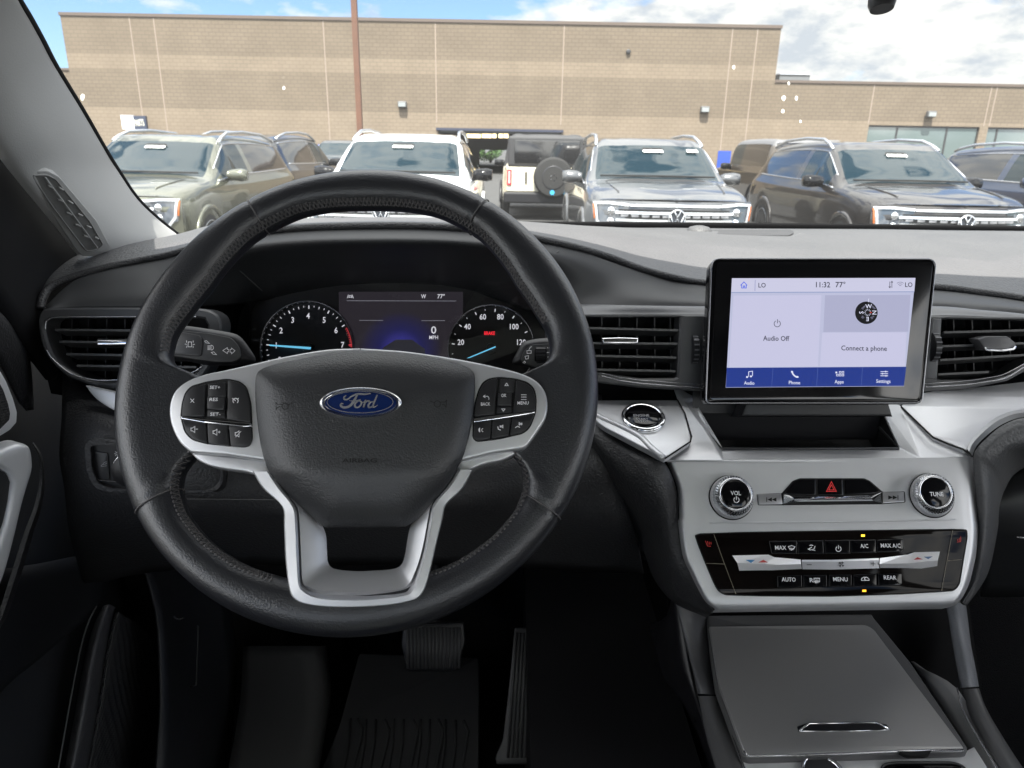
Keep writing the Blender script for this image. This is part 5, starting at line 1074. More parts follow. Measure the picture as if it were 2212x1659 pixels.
mb = MB(); mb.tube([tuple(p) for p in sm([D(*Q(4, p), d_) for p, d_ in (((458, 1240), .742), ((492, 1360), .722), ((545, 1500), .69), ((603, 1659), .66), ((700, 1900), .62))], 4)], .0008, 6); mb.build('rail_line', SB, cn, True)
rail('right_rail', S4([(1765, 720), (1785, 830), (1805, 960), (1830, 1100), (1850, 1196)]), S4([(1872, 700), (1888, 820), (1905, 950), (1930, 1080), (1950, 1190)]), [.80, .80, .79, .77, .76], [.80, .80, .79, .77, .76], mat('rail_blue_grey', (.22, .23, .25), .45, bump=('leather', 700, .0003, .6), spec=.5), cn)
rail('right_rail_lower', S4([(1852, 1206), (1880, 1320), (1940, 1440), (2060, 1640), (2230, 1900)]), S4([(1950, 1200), (1985, 1300), (2050, 1420), (2190, 1640), (2350, 1860)]), [.76, .735, .71, .67, .62], [.76, .735, .715, .68, .63], CONS, cn)
mb = MB(); mb.tube([tuple(p) for p in sm([D(*Q(4, p), d_) for p, d_ in (((1826, 1198), .748), ((1858, 1320), .722), ((1920, 1440), .70), ((2055, 1659), .652), ((2220, 1900), .61))], 4)], .0008, 6); mb.build('rail_line', mat('trim_line'), cn, True)
# wall between lid and right rail ; dark gaps and tunnel below the stack
wr_ = [[D(*Q(4, p), d_) for p, d_ in (((1345, 770), .83), ((1560, 1045), .785), ((1740, 1300), .73), ((1890, 1545), .685), ((2020, 1720), .655), ((2150, 1900), .62))],
       [D(*Q(4, p), d_) for p, d_ in (((1420, 760), .87), ((1600, 1060), .78), ((1790, 1220), .745), ((1950, 1500), .69), ((2080, 1690), .65), ((2230, 1880), .61))]]
loft('side_wall', [[D(*Q(4, p), d_) for p, d_ in (((1560, 1045), .80), ((1740, 1300), .745), ((1890, 1545), .70), ((2020, 1720), .668), ((2150, 1900), .63))], [D(*Q(4, p), d_) for p, d_ in (((1575, 1060), .79), ((1830, 1205), .755), ((1990, 1520), .695), ((2080, 1690), .66), ((2230, 1880), .625))]], mat('wall_grey', (.28, .28, .28), .45), cn, su=4, sv=3, thick=.003)
mb = MB(); mb.add([D(1525, 1300, .86), D(2090, 1290, .86), D(2130, 1560, .80), D(1500, 1560, .80)], [(0, 1, 2, 3)]); mb.build('console_well', MATTE, cn)
# left flank of the tunnel
loft('tunnel_side', [rowpts([(1455, 1260, .84), (1480, 1400, .82), (1500, 1500, .80), (1530, 1600, .75), (1580, 1800, .66)]), rowpts([(1440, 1330, .88), (1440, 1450, .86), (1490, 1540, .82), (1530, 1650, .76), (1560, 1800, .68)]), rowpts([(1400, 1350, .98), (1410, 1450, .96), (1440, 1560, .92), (1470, 1660, .88), (1500, 1800, .82)])], BLACKPL, cn, su=4, sv=3, thick=.004)
mb = MB(); mb.tube([tuple(p) for p in sm(rowpts([(1385, 1370, .97), (1396, 1410, .95), (1408, 1480, .92), (1425, 1560, .88), (1440, 1659, .84)]), 4)], [.001, .0015] + [.0028] * 15, 6); mb.build('tunnel_edge', KNEE, cn, True)

# ================================================================== DRIVER DOOR
dr_ = empty('driver_door', PXl(60, 1100, -.46), 'black driver door with silver pull handle and speaker grille', 'door')
DOORM = mat('door_dark', (.035, .037, .042), .55, bump=('noise', 900, .0002), spec=.4)
DX = -.47
def dl(pts): return [PXl(x, y, X) for x, y, X in pts]
loft('door_panel', [dl([(-260, 300, -.52), (-100, 420, -.55), (20, 520, -.58), (110, 600, -.60), (190, 640, -.62), (260, 700, -.64)]),
                    dl([(-260, 700, -.50), (-100, 700, -.53), (0, 700, -.55), (80, 760, -.57), (170, 800, -.59), (240, 860, -.60)]),
                    dl([(-260, 950, -.50), (-100, 950, -.52), (0, 960, -.535), (80, 960, -.55), (160, 980, -.58), (240, 1000, -.60)]),
                    dl([(-260, 1200, -.49), (-100, 1200, -.51), (0, 1210, -.525), (80, 1220, -.54), (180, 1240, -.57), (270, 1260, -.59)]),
                    dl([(-260, 1400, -.48), (-100, 1420, -.50), (0, 1420, -.515), (80, 1400, -.53), (180, 1400, -.56), (290, 1400, -.58)]),
                    dl([(-260, 1750, -.47), (-100, 1750, -.49), (0, 1750, -.505), (80, 1750, -.52), (180, 1750, -.54), (300, 1750, -.56)])], DOORM, dr_, su=4, sv=4, thick=.01)
# upper leather shoulder of the door
loft('door_shoulder', [dl([(-200, 640, -.47), (-60, 640, -.48), (10, 665, -.49), (50, 700, -.495), (66, 780, -.50), (72, 850, -.505), (74, 885, -.51)]),
                       dl([(-200, 655, -.455), (-60, 660, -.465), (0, 690, -.475), (36, 740, -.482), (52, 800, -.49), (62, 850, -.495), (68, 886, -.50)]),
                       dl([(-200, 720, -.46), (-60, 735, -.47), (-10, 765, -.48), (14, 800, -.487), (32, 840, -.494), (46, 870, -.498), (56, 888, -.503)])], KNEE, dr_, su=4, sv=4, thick=.004)
# speaker / tweeter grille in silver frame
gf = Q(1, [(-160, 560), (-60, 610), (0, 650), (40, 720), (80, 820), (103, 900), (100, 960), (60, 1005), (0, 1042), (-160, 1100)])
gi = Q(1, [(-160, 620), (-60, 660), (0, 735), (20, 770), (48, 850), (60, 905), (55, 945), (0, 1000), (-160, 1060)])
DP = Pl(0, 900, .64, tilt=0, yaw=-64)
DPs = DP
DSIL = mat('door_silver', (.8, .805, .82), .38, metal=.25, bump=('noise', 2500, .00003))
plate('grille_frame', rnd(gf, 3), DP, .004, .012, DSIL, dr_, bev=.002)
plate('grille_mesh', rnd(gi, 3), DP, .006, .004, mat('mesh_black', (.02, .02, .021), .5, bump=('mesh', 420, .002)), dr_, bev=.0006)
# silver pull handle
hh = [tuple(p) for p in sm(Q(1, [(-120, 1170), (0, 1125), (60, 1098), (120, 1082), (165, 1092), (186, 1120), (196, 1180)]) + [(73, 1018), (62, 1055), (51, 1093), (37, 1153), (18, 1225), (0, 1275), (-40, 1370)], 3)] + [(-40, 1270), (0, 1164), (12, 1130), (22, 1085), (28, 1040), (19, 1022), (0, 1012), (-45, 1010)]
plate('pull_handle', hh, DP, .010, .02, DSIL, dr_, bev=.005, seg=4)
plate('handle_pocket', [(-45, 1016), (0, 1016), (17, 1026), (24, 1042), (19, 1084), (9, 1128), (-3, 1162), (-42, 1262)], DP, .006, .01, GREYPL, dr_, bev=.002)
sidL = Q(1, [(186, 1085), (215, 1140), (228, 1220), (222, 1330), (190, 1460)]) + Q(5, [(140, 300), (70, 520), (0, 740), (-60, 900)])
sidR = Q(1, [(192, 1072), (238, 1140), (258, 1240), (256, 1350), (235, 1470)]) + Q(5, [(195, 300), (125, 540), (40, 790), (-40, 980)])
strip('armrest_edge', sidL, sidR, DP, .004, -.012, KNEE, dr_, .02, n=3, mid=[(.5, .006)])
# map pocket: leather lip, mesh speaker, lower black panel
lipL = [(222, 1310, -.52), (205, 1345, -.515), (188, 1400, -.51), (172, 1480, -.505), (156, 1570, -.50), (140, 1659, -.495), (120, 1760, -.49)]
lipM = [(236, 1306, -.505), (222, 1345, -.50), (208, 1400, -.495), (193, 1480, -.49), (178, 1570, -.485), (160, 1659, -.48), (142, 1760, -.475)]
lipR = [(250, 1312, -.52), (240, 1345, -.515), (230, 1400, -.51), (218, 1480, -.505), (205, 1570, -.50), (190, 1659, -.495), (174, 1760, -.49)]
loft('pocket_lip', [dl(lipL), dl(lipM), dl(lipR)], mat('lip_leather', (.11, .11, .118), .4, bump=('leather', 500, .0005, .9)), dr_, su=4, sv=5, thick=.004)
mb = MB(); mb.tube([tuple(p) for p in sm(dl([(x - 14, y, X + .004) for x, y, X in lipL]), 4)], .001, 6); mb.build('lip_piping', mat('trim_dim', (.10, .10, .10), .35), dr_, True)
spkL = [(256, 1322, -.522), (246, 1360, -.517), (234, 1420, -.512), (222, 1500, -.507), (208, 1580, -.502), (192, 1670, -.497), (176, 1770, -.492)]
spkM = [(295, 1345, -.535), (300, 1400, -.532), (290, 1450, -.528), (282, 1520, -.522), (272, 1590, -.515), (262, 1670, -.51), (250, 1770, -.505)]
spkR = [(320, 1370, -.55), (342, 1440, -.548), (346, 1500, -.545), (342, 1560, -.54), (336, 1610, -.535), (326, 1670, -.53), (314, 1770, -.525)]
loft('speaker_mesh', [dl(spkL), dl(spkM), dl(spkR)], mat('mesh_grille', (.06, .06, .063), .45, bump=('mesh', 300, .004)), dr_, su=5, sv=5, thick=.004)
mb = MB(); mb.tube([tuple(p) for p in sm(dl([(x, y, X + .004) for x, y, X in spkL]), 4)], .0008, 6); mb.tube([tuple(p) for p in sm(dl([(x, y, X + .003) for x, y, X in spkR]), 4)], .0006, 6); mb.build('speaker_edge', mat('trim_dim'), dr_, True)
# smooth black lower trim in front of the pocket
loft('lower_trim', [dl([(-200, 1240, -.475), (0, 1230, -.485), (100, 1215, -.50), (180, 1200, -.52), (250, 1200, -.54)]), dl([(-200, 1500, -.47), (-20, 1420, -.48), (90, 1360, -.495), (170, 1320, -.51), (224, 1298, -.525)]), dl([(-200, 1800, -.475), (-20, 1520, -.485), (90, 1420, -.50), (172, 1350, -.515), (222, 1316, -.53)])], mat('lower_trim_dark', (.015, .016, .019), .5), dr_, su=4, sv=4, thick=.004)

# black door frame and sail panel between the pillar and the door top
loft('window_frame', [rowpts([(-60, 250, .62), (0, 300, .66), (50, 345, .70), (100, 420, .76), (150, 490, .83), (200, 555, .90), (240, 620, .95)]), rowpts([(-90, 330, .60), (-30, 400, .63), (20, 460, .67), (60, 520, .72), (110, 580, .78), (160, 630, .84), (200, 680, .88)]), rowpts([(-130, 480, .58), (-90, 560, .60), (-40, 620, .63), (10, 680, .67), (50, 730, .70), (90, 780, .75), (120, 820, .78)])], MATTE, dr_, su=4, sv=4, thick=.01)
# ================================================================== WINDSCREEN PILLAR
pr = empty('windshield_pillar', D(200, 300, .7), 'grey fabric covered windshield pillar with a slotted air vent', 'pillar')
c1 = lambda x, y: Q('c1', (x, y))
right = [((20, -160), .50), ((105, 0), .53), ((172, 110), .56), ((250, 250), .60), ((340, 420), .65), ((500, 680), .73), ((640, 920), .81), ((720, 1050), .86), ((850, 1240), .92), ((1010, 1390), .99), ((1180, 1520), 1.05)]
left = [((-900, -60), .40), ((-730, 130), .42), ((-560, 330), .45), ((-400, 520), .48), ((-230, 720), .53), ((-20, 965), .58), ((60, 1065), .61), ((150, 1175), .64), ((250, 1295), .68), ((365, 1435), .73), ((480, 1585), .79)]
mids = []
rows = []
for t, bow in ((0, -.012), (0, 0), (.12, .010), (.3, .018), (.5, .020), (.7, .012), (.88, -.004), (1, -.028)):
    row = []
    for (a, da), (b, db) in zip(right, left):
        x, y = a[0] + (b[0] - a[0]) * t, a[1] + (b[1] - a[1]) * t; d_ = da + (db - da) * t
        row.append(D(*c1(x, y), d_ - bow))
    rows.append(row)
pil = loft('pillar_trim', rows, PILL, pr, su=4, sv=4)
mb = MB(); mb.tube([tuple(p) for p in sm([D(*c1(a[0] + 6, a[1] + 4), da + .01) for a, da in right], 4)], .004, 8); mb.build('pillar_seal', MATTE, pr, True)
# vent set in the pillar
def pillar_pt(cx, cy, off=0):
    best = None
    for i in range(len(right) - 1):
        for k in range(12):
            u_ = k / 12; A_ = [right[i][0][q] + (right[i + 1][0][q] - right[i][0][q]) * u_ for q in (0, 1)]; B_ = [left[i][0][q] + (left[i + 1][0][q] - left[i][0][q]) * u_ for q in (0, 1)]
            da = right[i][1] + (right[i + 1][1] - right[i][1]) * u_; db = left[i][1] + (left[i + 1][1] - left[i][1]) * u_
            for t10 in range(0, 41):
                t = t10 / 40; x, y = A_[0] + (B_[0] - A_[0]) * t, A_[1] + (B_[1] - A_[1]) * t; e_ = (x - cx) ** 2 + (y - cy) ** 2
                if best is None or e_ < best[0]: best = (e_, da + (db - da) * t, t)
    T_ = [0, .12, .3, .5, .7, .88, 1]; Bw = [0, .010, .018, .020, .012, -.004, -.028]; t = best[2]
    for q in range(6):
        if T_[q] <= t <= T_[q + 1]: bw = Bw[q] + (Bw[q + 1] - Bw[q]) * (t - T_[q]) / (T_[q + 1] - T_[q])
    return D(*c1(cx, cy), best[1] - bw - off)
_a, _b, _c = pillar_pt(270, 1090), pillar_pt(600, 1560), pillar_pt(300, 1300)
_v = (_a - _b).normalized(); _h = (_a - _c) - _v * (_a - _c).dot(_v); _h.normalize()
if _h.dot(kR) < 0: _h = -_h
PV = Pl(p=(_a + _b) / 2, h=_h, v=_v).at(.003)
pv_c = PV.p
vf = rnd([c1(*p) for p in ((150, 1068), (300, 1064), (370, 1100), (600, 1370), (692, 1540), (650, 1590), (520, 1600), (480, 1560), (300, 1290), (160, 1110))], 5)
vi = rnd([c1(*p) for p in ((200, 1090), (290, 1088), (345, 1115), (560, 1380), (640, 1520), (600, 1555), (535, 1560), (330, 1290), (215, 1120))], 5)
pv = empty('pillar_vent', pv_c, parent=pr, label='slotted grey vent in the pillar')
plate('vent_frame', vf, PV, .0, .012, PILL, pv, bev=.0015)
plate('vent_bed', vi, PV, .0012, .004, mat('vent_bed', (.22, .22, .215), .7), pv, bev=0)
mb = MB(); ends = [(282, 1110), (610, 1548)]
mb.tube([PV.hit(*c1(282, 1105), .003), PV.hit(*c1(450, 1330), .003), PV.hit(*c1(608, 1545), .003)], .0009, 5)
for (a, b) in (((300, 1155), (330, 1168)), ((360, 1240), (392, 1250)), ((416, 1322), (446, 1334)), ((470, 1395), (502, 1408)), ((522, 1465), (556, 1476)), ((366, 1165), (392, 1182)), ((425, 1250), (452, 1265)), ((486, 1330), (512, 1342)), ((540, 1405), (566, 1416)), ((590, 1475), (612, 1485))):
    mb.tube([PV.hit(*c1(*a), .003), PV.hit(*c1(*b), .003)], .0011, 5)
mb.build('vent_ribs', PILL, pv, True)
mb = MB(); mb.tube([PV.hit(x, y, .0015) for x, y in vi], .0009, 5, True); mb.build('vent_lip', mat('vent_lip', (.3, .3, .29), .7), pv, True)

# ================================================================== WINDSHIELD
wd = empty('windshield', D(1300, 480, 1.25), 'curved windshield glass with a black band along its foot', 'windshield')
foot = [(-150, 700, .92), (150, 600, 1.0), (405, 510, 1.14), (560, 484, 1.24), (800, 479, 1.28), (1106, 479, 1.30), (1500, 481, 1.30), (1900, 485, 1.28), (2212, 489, 1.25), (2600, 500, 1.18)]
head = [(-500, -420, .50), (-250, -400, .52), (0, -390, .56), (300, -390, .60), (700, -390, .62), (1106, -390, .63), (1500, -390, .63), (1900, -390, .62), (2212, -390, .61), (2700, -400, .58)]
GW = glass_mat("windshield_glass", (.965, .985, .975), .045, dust_veil=.016)  # thin dust film, also tuned to lay a hazy veil over the outside
def wg(t0, t1, n, extra=0):
    return [[D(*a).lerp(D(*b), t0 + (t1 - t0) * k / n) + (kF * .3 + kU * .5) * .05 * math.sin(math.pi * (t0 + (t1 - t0) * k / n)) + extra * kU for a, b in zip(foot, head)] for k in range(n + 1)]
loft('glass', wg(0, 1, 6), GW, wd, su=4, sv=2)
bandf = [(x, y + 14, d_ - .03) for x, y, d_ in foot]
loft('black_band', [rowpts([(x, y + 26, d_ + .0) for x, y, d_ in foot]), rowpts([(x, y + 8, d_ - .012) for x, y, d_ in foot]), rowpts([(x, y - 1, d_ - .014) for x, y, d_ in foot])], MATTE, wd, su=4, sv=2, thick=.002)
# dried specks on the glass
def onglass(px, py):
    ray = fw + cR * ((px - CX) / F) - cU * ((py - CY) / F); best = None
    G = wg(0, 1, 24); 
    bd = 1e9
    for r in G:
        for i in range(len(r) - 1):
            for q in range(6):
                p = r[i].lerp(r[i + 1], q / 6); v = p - O; al = v.dot(ray) / ray.dot(ray); dd_ = (v - ray * al).length
                if dd_ < bd: bd = dd_; best = al
    return O + ray * (best - .004)
SPK = mat('dried_spot', (.55, .54, .5), .8)
for (px, py, r_) in ((613, 190, 4.5), (1585, 145, 5), (1693, 212, 6), (1720, 212, 5), (1691, 240, 5), (1729, 262, 4), (1704, 180, 4), (178, 210, 7)):
    c_ = onglass(px, py); s_ = (c_ - O).dot(fw) / F; M_ = MB(); N_ = 12
    pts = [c_ + cR * (r_ * s_ * random.uniform(.7, 1.1) * math.cos(2 * math.pi * i / N_)) * .8 + cU * (r_ * s_ * random.uniform(.8, 1.15) * math.sin(2 * math.pi * i / N_)) for i in range(N_)]
    M_.add(pts + [c_ - fw * .0006], [(i, (i + 1) % N_, N_) for i in range(N_)]); M_.build('dried_spot', SPK, wd, True)
# mirror foot at the head of the glass
mf = empty('mirror_mount', D(1905, -10, .55), 'black mirror mount hanging at the top of the windshield', 'mirror')
mb = MB(); mb.tube([D(1905, -140, .56), D(1905, -60, .55), D(1905, -14, .55), D(1905, 8, .55), D(1905, 20, .55)], [.012, .010, .0095, .0100, .0085], 20)
mb.build('mount_arm', BLACKPL, mf, True, auto=50)
dome('mirror_shell', rnd([(1620, -230), (2190, -230), (2200, -70), (1620, -70)], 40, 8), Pl(1905, -150, .52, tilt=10), 0, .012, BLACKPL, mf, skirt=.02)

p2_ = empty('windshield_pillar', D(2760, 200, .85), 'grey windshield pillar on the passenger side', 'pillar')
loft('pillar_trim', [rowpts([(2820, -420, .60), (2800, -100, .72), (2780, 200, .86), (2750, 510, 1.08)]), rowpts([(2900, -420, .57), (2880, -100, .69), (2860, 200, .83), (2840, 520, 1.05)]), rowpts([(3100, -400, .56), (3060, -80, .68), (3020, 220, .82), (2960, 540, 1.02)])], PILL, p2_, su=4, sv=4, thick=.01)
# ================================================================== FOOTWELL
fl = empty('footwell', D(900, 1500, 1.1), 'black carpeted driver footwell with kick panel', 'footwell')
loft('carpet', [rowpts([(150, 1180, 1.0), (500, 1150, 1.15), (800, 1150, 1.2), (1100, 1150, 1.2), (1440, 1150, 1.1)]), rowpts([(200, 1350, 1.08), (500, 1350, 1.25), (800, 1350, 1.3), (1100, 1350, 1.3), (1440, 1350, 1.15)]),
                rowpts([(260, 1550, 1.0), (500, 1560, 1.2), (800, 1560, 1.22), (1100, 1560, 1.22), (1440, 1560, 1.05)]), rowpts([(200, 1850, .85), (500, 1850, 1.0), (800, 1850, 1.02), (1100, 1850, 1.02), (1440, 1850, .9)])], CARPET, fl, su=4, sv=4, thick=.01)
loft('kick_panel', [rowpts([(300, 1180, .98), (340, 1320, .96), (350, 1480, .93), (345, 1600, .9), (330, 1760, .86)]), rowpts([(360, 1180, 1.08), (400, 1320, 1.05), (420, 1480, 1.02), (430, 1600, .98), (430, 1760, .93)]), rowpts([(470, 1180, 1.16), (500, 1320, 1.14), (510, 1480, 1.12), (500, 1600, 1.08), (480, 1760, 1.03)])], mat('kick_dark', (.025, .026, .03), .45), fl, su=4, sv=4, thick=.004)
KP = Pl(400, 1500, 1.0, tilt=10, yaw=-35)
mb = MB(); mb.tube([KP.hit(x, y, .02) for x, y in [tuple(p) for p in sm([(376, 1332), (386, 1338), (398, 1334)], 4)]], .0012, 5); mb.tube([KP.hit(x, y, .02) for x, y in ((428, 1352), (427, 1400), (424, 1480), (410, 1484))], .001, 5); mb.tube([KP.hit(x, y, .02) for x, y in ((404, 1580), (420, 1578), (435, 1566))], .001, 5); mb.build('kick_panel_ridges', GREYPL, fl, True)
text('moulded_lettering', '\u00d7FU', KP.at(.022), 374, 1535, 12, mat('grey_mark', (.07, .07, .075), .5), fl, rot=90, width=34)
# dead pedal and mat
loft('foot_rest', [rowpts([(525, 1395, 1.12), (520, 1500, 1.08), (505, 1600, 1.02), (480, 1720, .96)]), rowpts([(600, 1395, 1.10), (605, 1500, 1.06), (600, 1600, 1.01), (590, 1720, .95)]), rowpts([(690, 1395, 1.10), (700, 1500, 1.06), (690, 1600, 1.01), (670, 1720, .95)]), rowpts([(706, 1395, 1.2), (716, 1500, 1.16), (700, 1600, 1.1), (680, 1720, 1.0)])], mat('rest_rubber', (.055, .055, .055), .6), fl, su=4, sv=4, thick=.006)
mtp = Pl(900, 1600, 1.04, tilt=66)
mt = empty('floor_mat', mtp.hit(900, 1600), 'ribbed black rubber floor mat below the pedals', 'floor mat')
plate('mat_sheet', rnd([(775, 1410), (1035, 1420), (1036, 1540), (1032, 1800), (640, 1800), (735, 1560)], 8), mtp, 0, .008, RUBBER, mt, bev=.003)
mb = MB(); base_ = [(545, 1375), (585, 1375), (635, 1380), (690, 1380), (740, 1380), (795, 1378), (850, 1380), (905, 1380), (950, 1380), (1000, 1380), (1050, 1380), (1090, 1380), (1150, 1385), (1195, 1385)]
for i, (x, y) in enumerate(base_):
    xb = 515 + (x - 545) * 1.03 - 10
    if i % 3 == 1: ln = [(x, y), (x + 28, y + 60), (x + 18, y + 130), (xb + 10, y + 300), (xb - 12, y + 480)]
    else: ln = [(x, y), (x - 12 + i, y + 140), (xb, y + 300), (xb - 22 + i, y + 480)]
    mb.tube([mtp.hit(*Q(6, p), .001) for p in ln], .0022, 6)
o = mb.build('mat_ribs', RUBBER, mt, True); o['kind'] = 'stuff' if False else 'thing'
del o['kind']
bp_ = Pl(936, 1400, 1.02, tilt=32)
bk_ = empty('brake_pedal', bp_.hit(936, 1400), 'wide ribbed black brake pedal under the steering wheel rim', 'pedal')
plate('pedal_pad', rnd(Q(6, [(850, 830), (1195, 820), (1205, 940), (1160, 1085), (1140, 1098), (890, 1098), (870, 1085), (832, 940)]), 6), bp_, 0, .012, BLACKPL, bk_, bev=.003)
mb = MB()
for k in range(15):
    x = 872 + k * 21.5; mb.tube([bp_.hit(*Q(6, (x, 850)), .0012), bp_.hit(*Q(6, (x + (2 if k < 7 else -2), 1086)), .0012)], .0022, 6)
mb.build('pad_ribs', mat('rib_rubber', (.06, .06, .061), .55), bk_, True)
mb = MB(); mb.tube([bp_.hit(936, 1380, -.012), bp_.hit(936, 1250, -.07), D(930, 1120, 1.12)], .010, 10); mb.build('pedal_arm', BLACKPL, bk_, True)
ap_ = Pl(1125, 1540, .98, tilt=38)
ak_ = empty('accelerator_pedal', ap_.hit(1125, 1540), 'tall narrow ribbed black accelerator pedal', 'pedal')
plate('pedal_pad', rnd(Q(6, [(1490, 850), (1632, 850), (1630, 1200), (1625, 1620), (1610, 1640), (1385, 1640), (1378, 1600), (1420, 1500), (1455, 1200)]), 4), ap_, 0, .012, mat('pedal_dark', (.04, .04, .041), .5), ak_, bev=.003)
mb = MB()
for k in range(7): mb.tube([ap_.hit(*Q(6, (1500 + k * 19, 880)), .001), ap_.hit(*Q(6, (1478 + k * 21, 1200)), .001), ap_.hit(*Q(6, (1450 + k * 25, 1600)), .001)], .002, 6)
mb.build('pad_ribs', mat('rib_rubber'), ak_, True)
# ================================================================== CABIN SHELL (roof, passenger side)
body = empty('car_body', D(1106, -500, .3), 'grey headliner and dark cabin sides of the parked car around the dashboard', 'car cabin')
def KP3(x, y, z): return O + kR * x + kF * y + kU * z            # car-frame metres from the lens
HEADL = mat('headliner', (.42, .42, .41), .9, bump=('noise', 700, .0004))
def kb(name, x0, y0, z0, x1, y1, z1, m, parent=body):
    M_ = MB(); M_.box(KP3((x0 + x1) / 2, (y0 + y1) / 2, (z0 + z1) / 2), kR * ((x1 - x0) / 2), kF * ((y1 - y0) / 2), kU * ((z1 - z0) / 2)); return M_.build(name, m, parent)
def roofp(xs, ys): return loft('roof_lining', [[KP3(x, y, .24 + .04 * (1 - ((x - .20) / .95) ** 2) - (.045 * max(0, (y - .1) / .4) ** 2)) for x in xs] for y in ys], HEADL, body, su=3, sv=3, thick=.03)
XSR = (-.76, -.55, -.38, -.1, .20, .6, .8, 1.0, 1.16)
roofp(XSR, (.64, .50, .3, 0, -.12)); roofp(XSR, (-1.0, -1.2, -1.5)); roofp((-.76, -.55, -.38), (-.12, -.5, -1.0)); roofp((.8, 1.0, 1.16), (-.12, -.5, -1.0))
kb('added_sunroof', -.38, -1.0, .275, .8, -.12, .281, glass_mat('added_sunroof_tint', (.8, .84, .82), .05))  # unseen sunroof, added to let sky light onto the wheel and fascia
kb('door_side', 1.05, -1.6, -1.2, 1.12, .9, -.28, SOFT); kb('door_side', -.68, -1.6, -1.2, -.60, .1, -.28, SOFT)
kb('rear_bulkhead', -.6, -1.7, -1.2, 1.05, -1.6, -.25, SOFT); kb('cabin_floor', -.7, -1.6, -1.25, 1.12, 1.6, -1.2, CARPET)
kb('firewall', -.8, 1.35, -1.25, 1.2, 1.4, -.42, MATTE)
kb('centre_pillar', -.64, -.45, -.3, -.58, -.3, .25, HEADL); kb('centre_pillar', 1.02, -.45, -.3, 1.08, -.3, .25, HEADL)
# seats behind the lens
for nm, x in (('driver seat', -.13), ('passenger seat', .56)):
    s_ = empty('front_seat', KP3(x, -.25, -.9), f'black leather {nm} behind the viewpoint', 'seat', 'front seats')
    M_ = MB(); M_.box(KP3(x, -.12, -.62), kR * .25, kF * .25, kU * .08); o = M_.build('seat_cushion', KNEE, s_, True); md = o.modifiers.new('b', 'BEVEL'); md.width = .05; md.segments = 4
    M_ = MB(); M_.box(KP3(x, -.50, -.40), kR * .25, kF * .06 - kU * .012, kU * .30 - kF * .06); o = M_.build('seat_back', KNEE, s_, True); md = o.modifiers.new('b', 'BEVEL'); md.width = .045; md.segments = 4
# passenger side of the dashboard and its footwell
pdm = mat('passenger_dark', (.016, .017, .019), .5)
loft('glovebox_panel', [rowpts([(2150, 1010, .86), (2230, 990, .85), (2330, 985, .84), (2500, 985, .82), (2950, 1000, .78)]), rowpts([(2140, 1060, .78), (2200, 1040, .77), (2290, 1030, .76), (2500, 1030, .74), (2950, 1045, .70)]), rowpts([(2135, 1150, .78), (2200, 1150, .77), (2290, 1150, .76), (2500, 1150, .74), (2950, 1165, .70)]), rowpts([(2120, 1290, .84), (2200, 1290, .83), (2290, 1290, .82), (2500, 1290, .80), (2950, 1300, .76)])], pdm, dash, su=4, sv=4, thick=.004)
loft('passenger_fascia', [rowpts([(2380, 735, .74), (2500, 740, .725), (2700, 768, .70), (2950, 812, .67)]), rowpts([(2360, 820, .73), (2500, 830, .715), (2700, 850, .69), (2950, 880, .66)]), rowpts([(2420, 925, .74), (2500, 930, .735), (2700, 945, .72), (2950, 970, .70)]), rowpts([(2420, 990, .82), (2500, 990, .81), (2700, 995, .79), (2950, 1005, .77)])], pdm, dash, su=4, sv=4, thick=.004)
mb = MB(); mb.tube([D(2196, 1160, .765), D(2230, 1163, .765)], .001, 6); mb.build('glovebox_latch', mat('trim_line'), dash, True)
mb = MB(); mb.add([D(2090, 1250, 1.0), D(3200, 1250, .95), D(3200, 1750, .85), D(2090, 1750, .92)], [(0, 1, 2, 3)]); o = mb.build('passenger_floor', CARPET, body)
kb('side_sill', -.62, .1, -1.2, -.60, 1.3, -.45, MATTE)
kb('scuttle', -.75, .95, -.46, 1.1, 1.4, -.36, MATTE)
kb('tunnel_core', .02, .5, -1.2, .20, 1.3, -.62, MATTE); kb('tunnel_core', .40, .5, -1.2, .52, 1.3, -.62, MATTE)

# ================================================================== OUTSIDE
def BW(px, py, Y):
    ray = fw + cR * ((px - CX) / F) - cU * ((py - CY) / F); return O + ray * ((Y - O.y) / ray.y)
ASPH = mat('asphalt', (.055, .055, .055), .9, bump=('noise', 60, .01), var=(1.5, .15))
g = MB(); g.add([(-400, -200, -.0), (400, -200, 0), (400, 500, 0), (-400, 500, 0)], [(0, 1, 2, 3)]); gr_ = g.build('ground', ASPH, None); gr_['kind'] = 'structure'
# parking lines
PAINT = mat('line_paint', (.62, .62, .60), .7, var=(5, .12))
mb = MB()
for k in range(-4, 6): mb.abox(-.0 + k * 3.25 + .16, 7.4, .004, k * 3.25 + .26, 13.2, .006)
pk = mb.build('parking_lines', PAINT, None); pk['kind'] = 'structure'
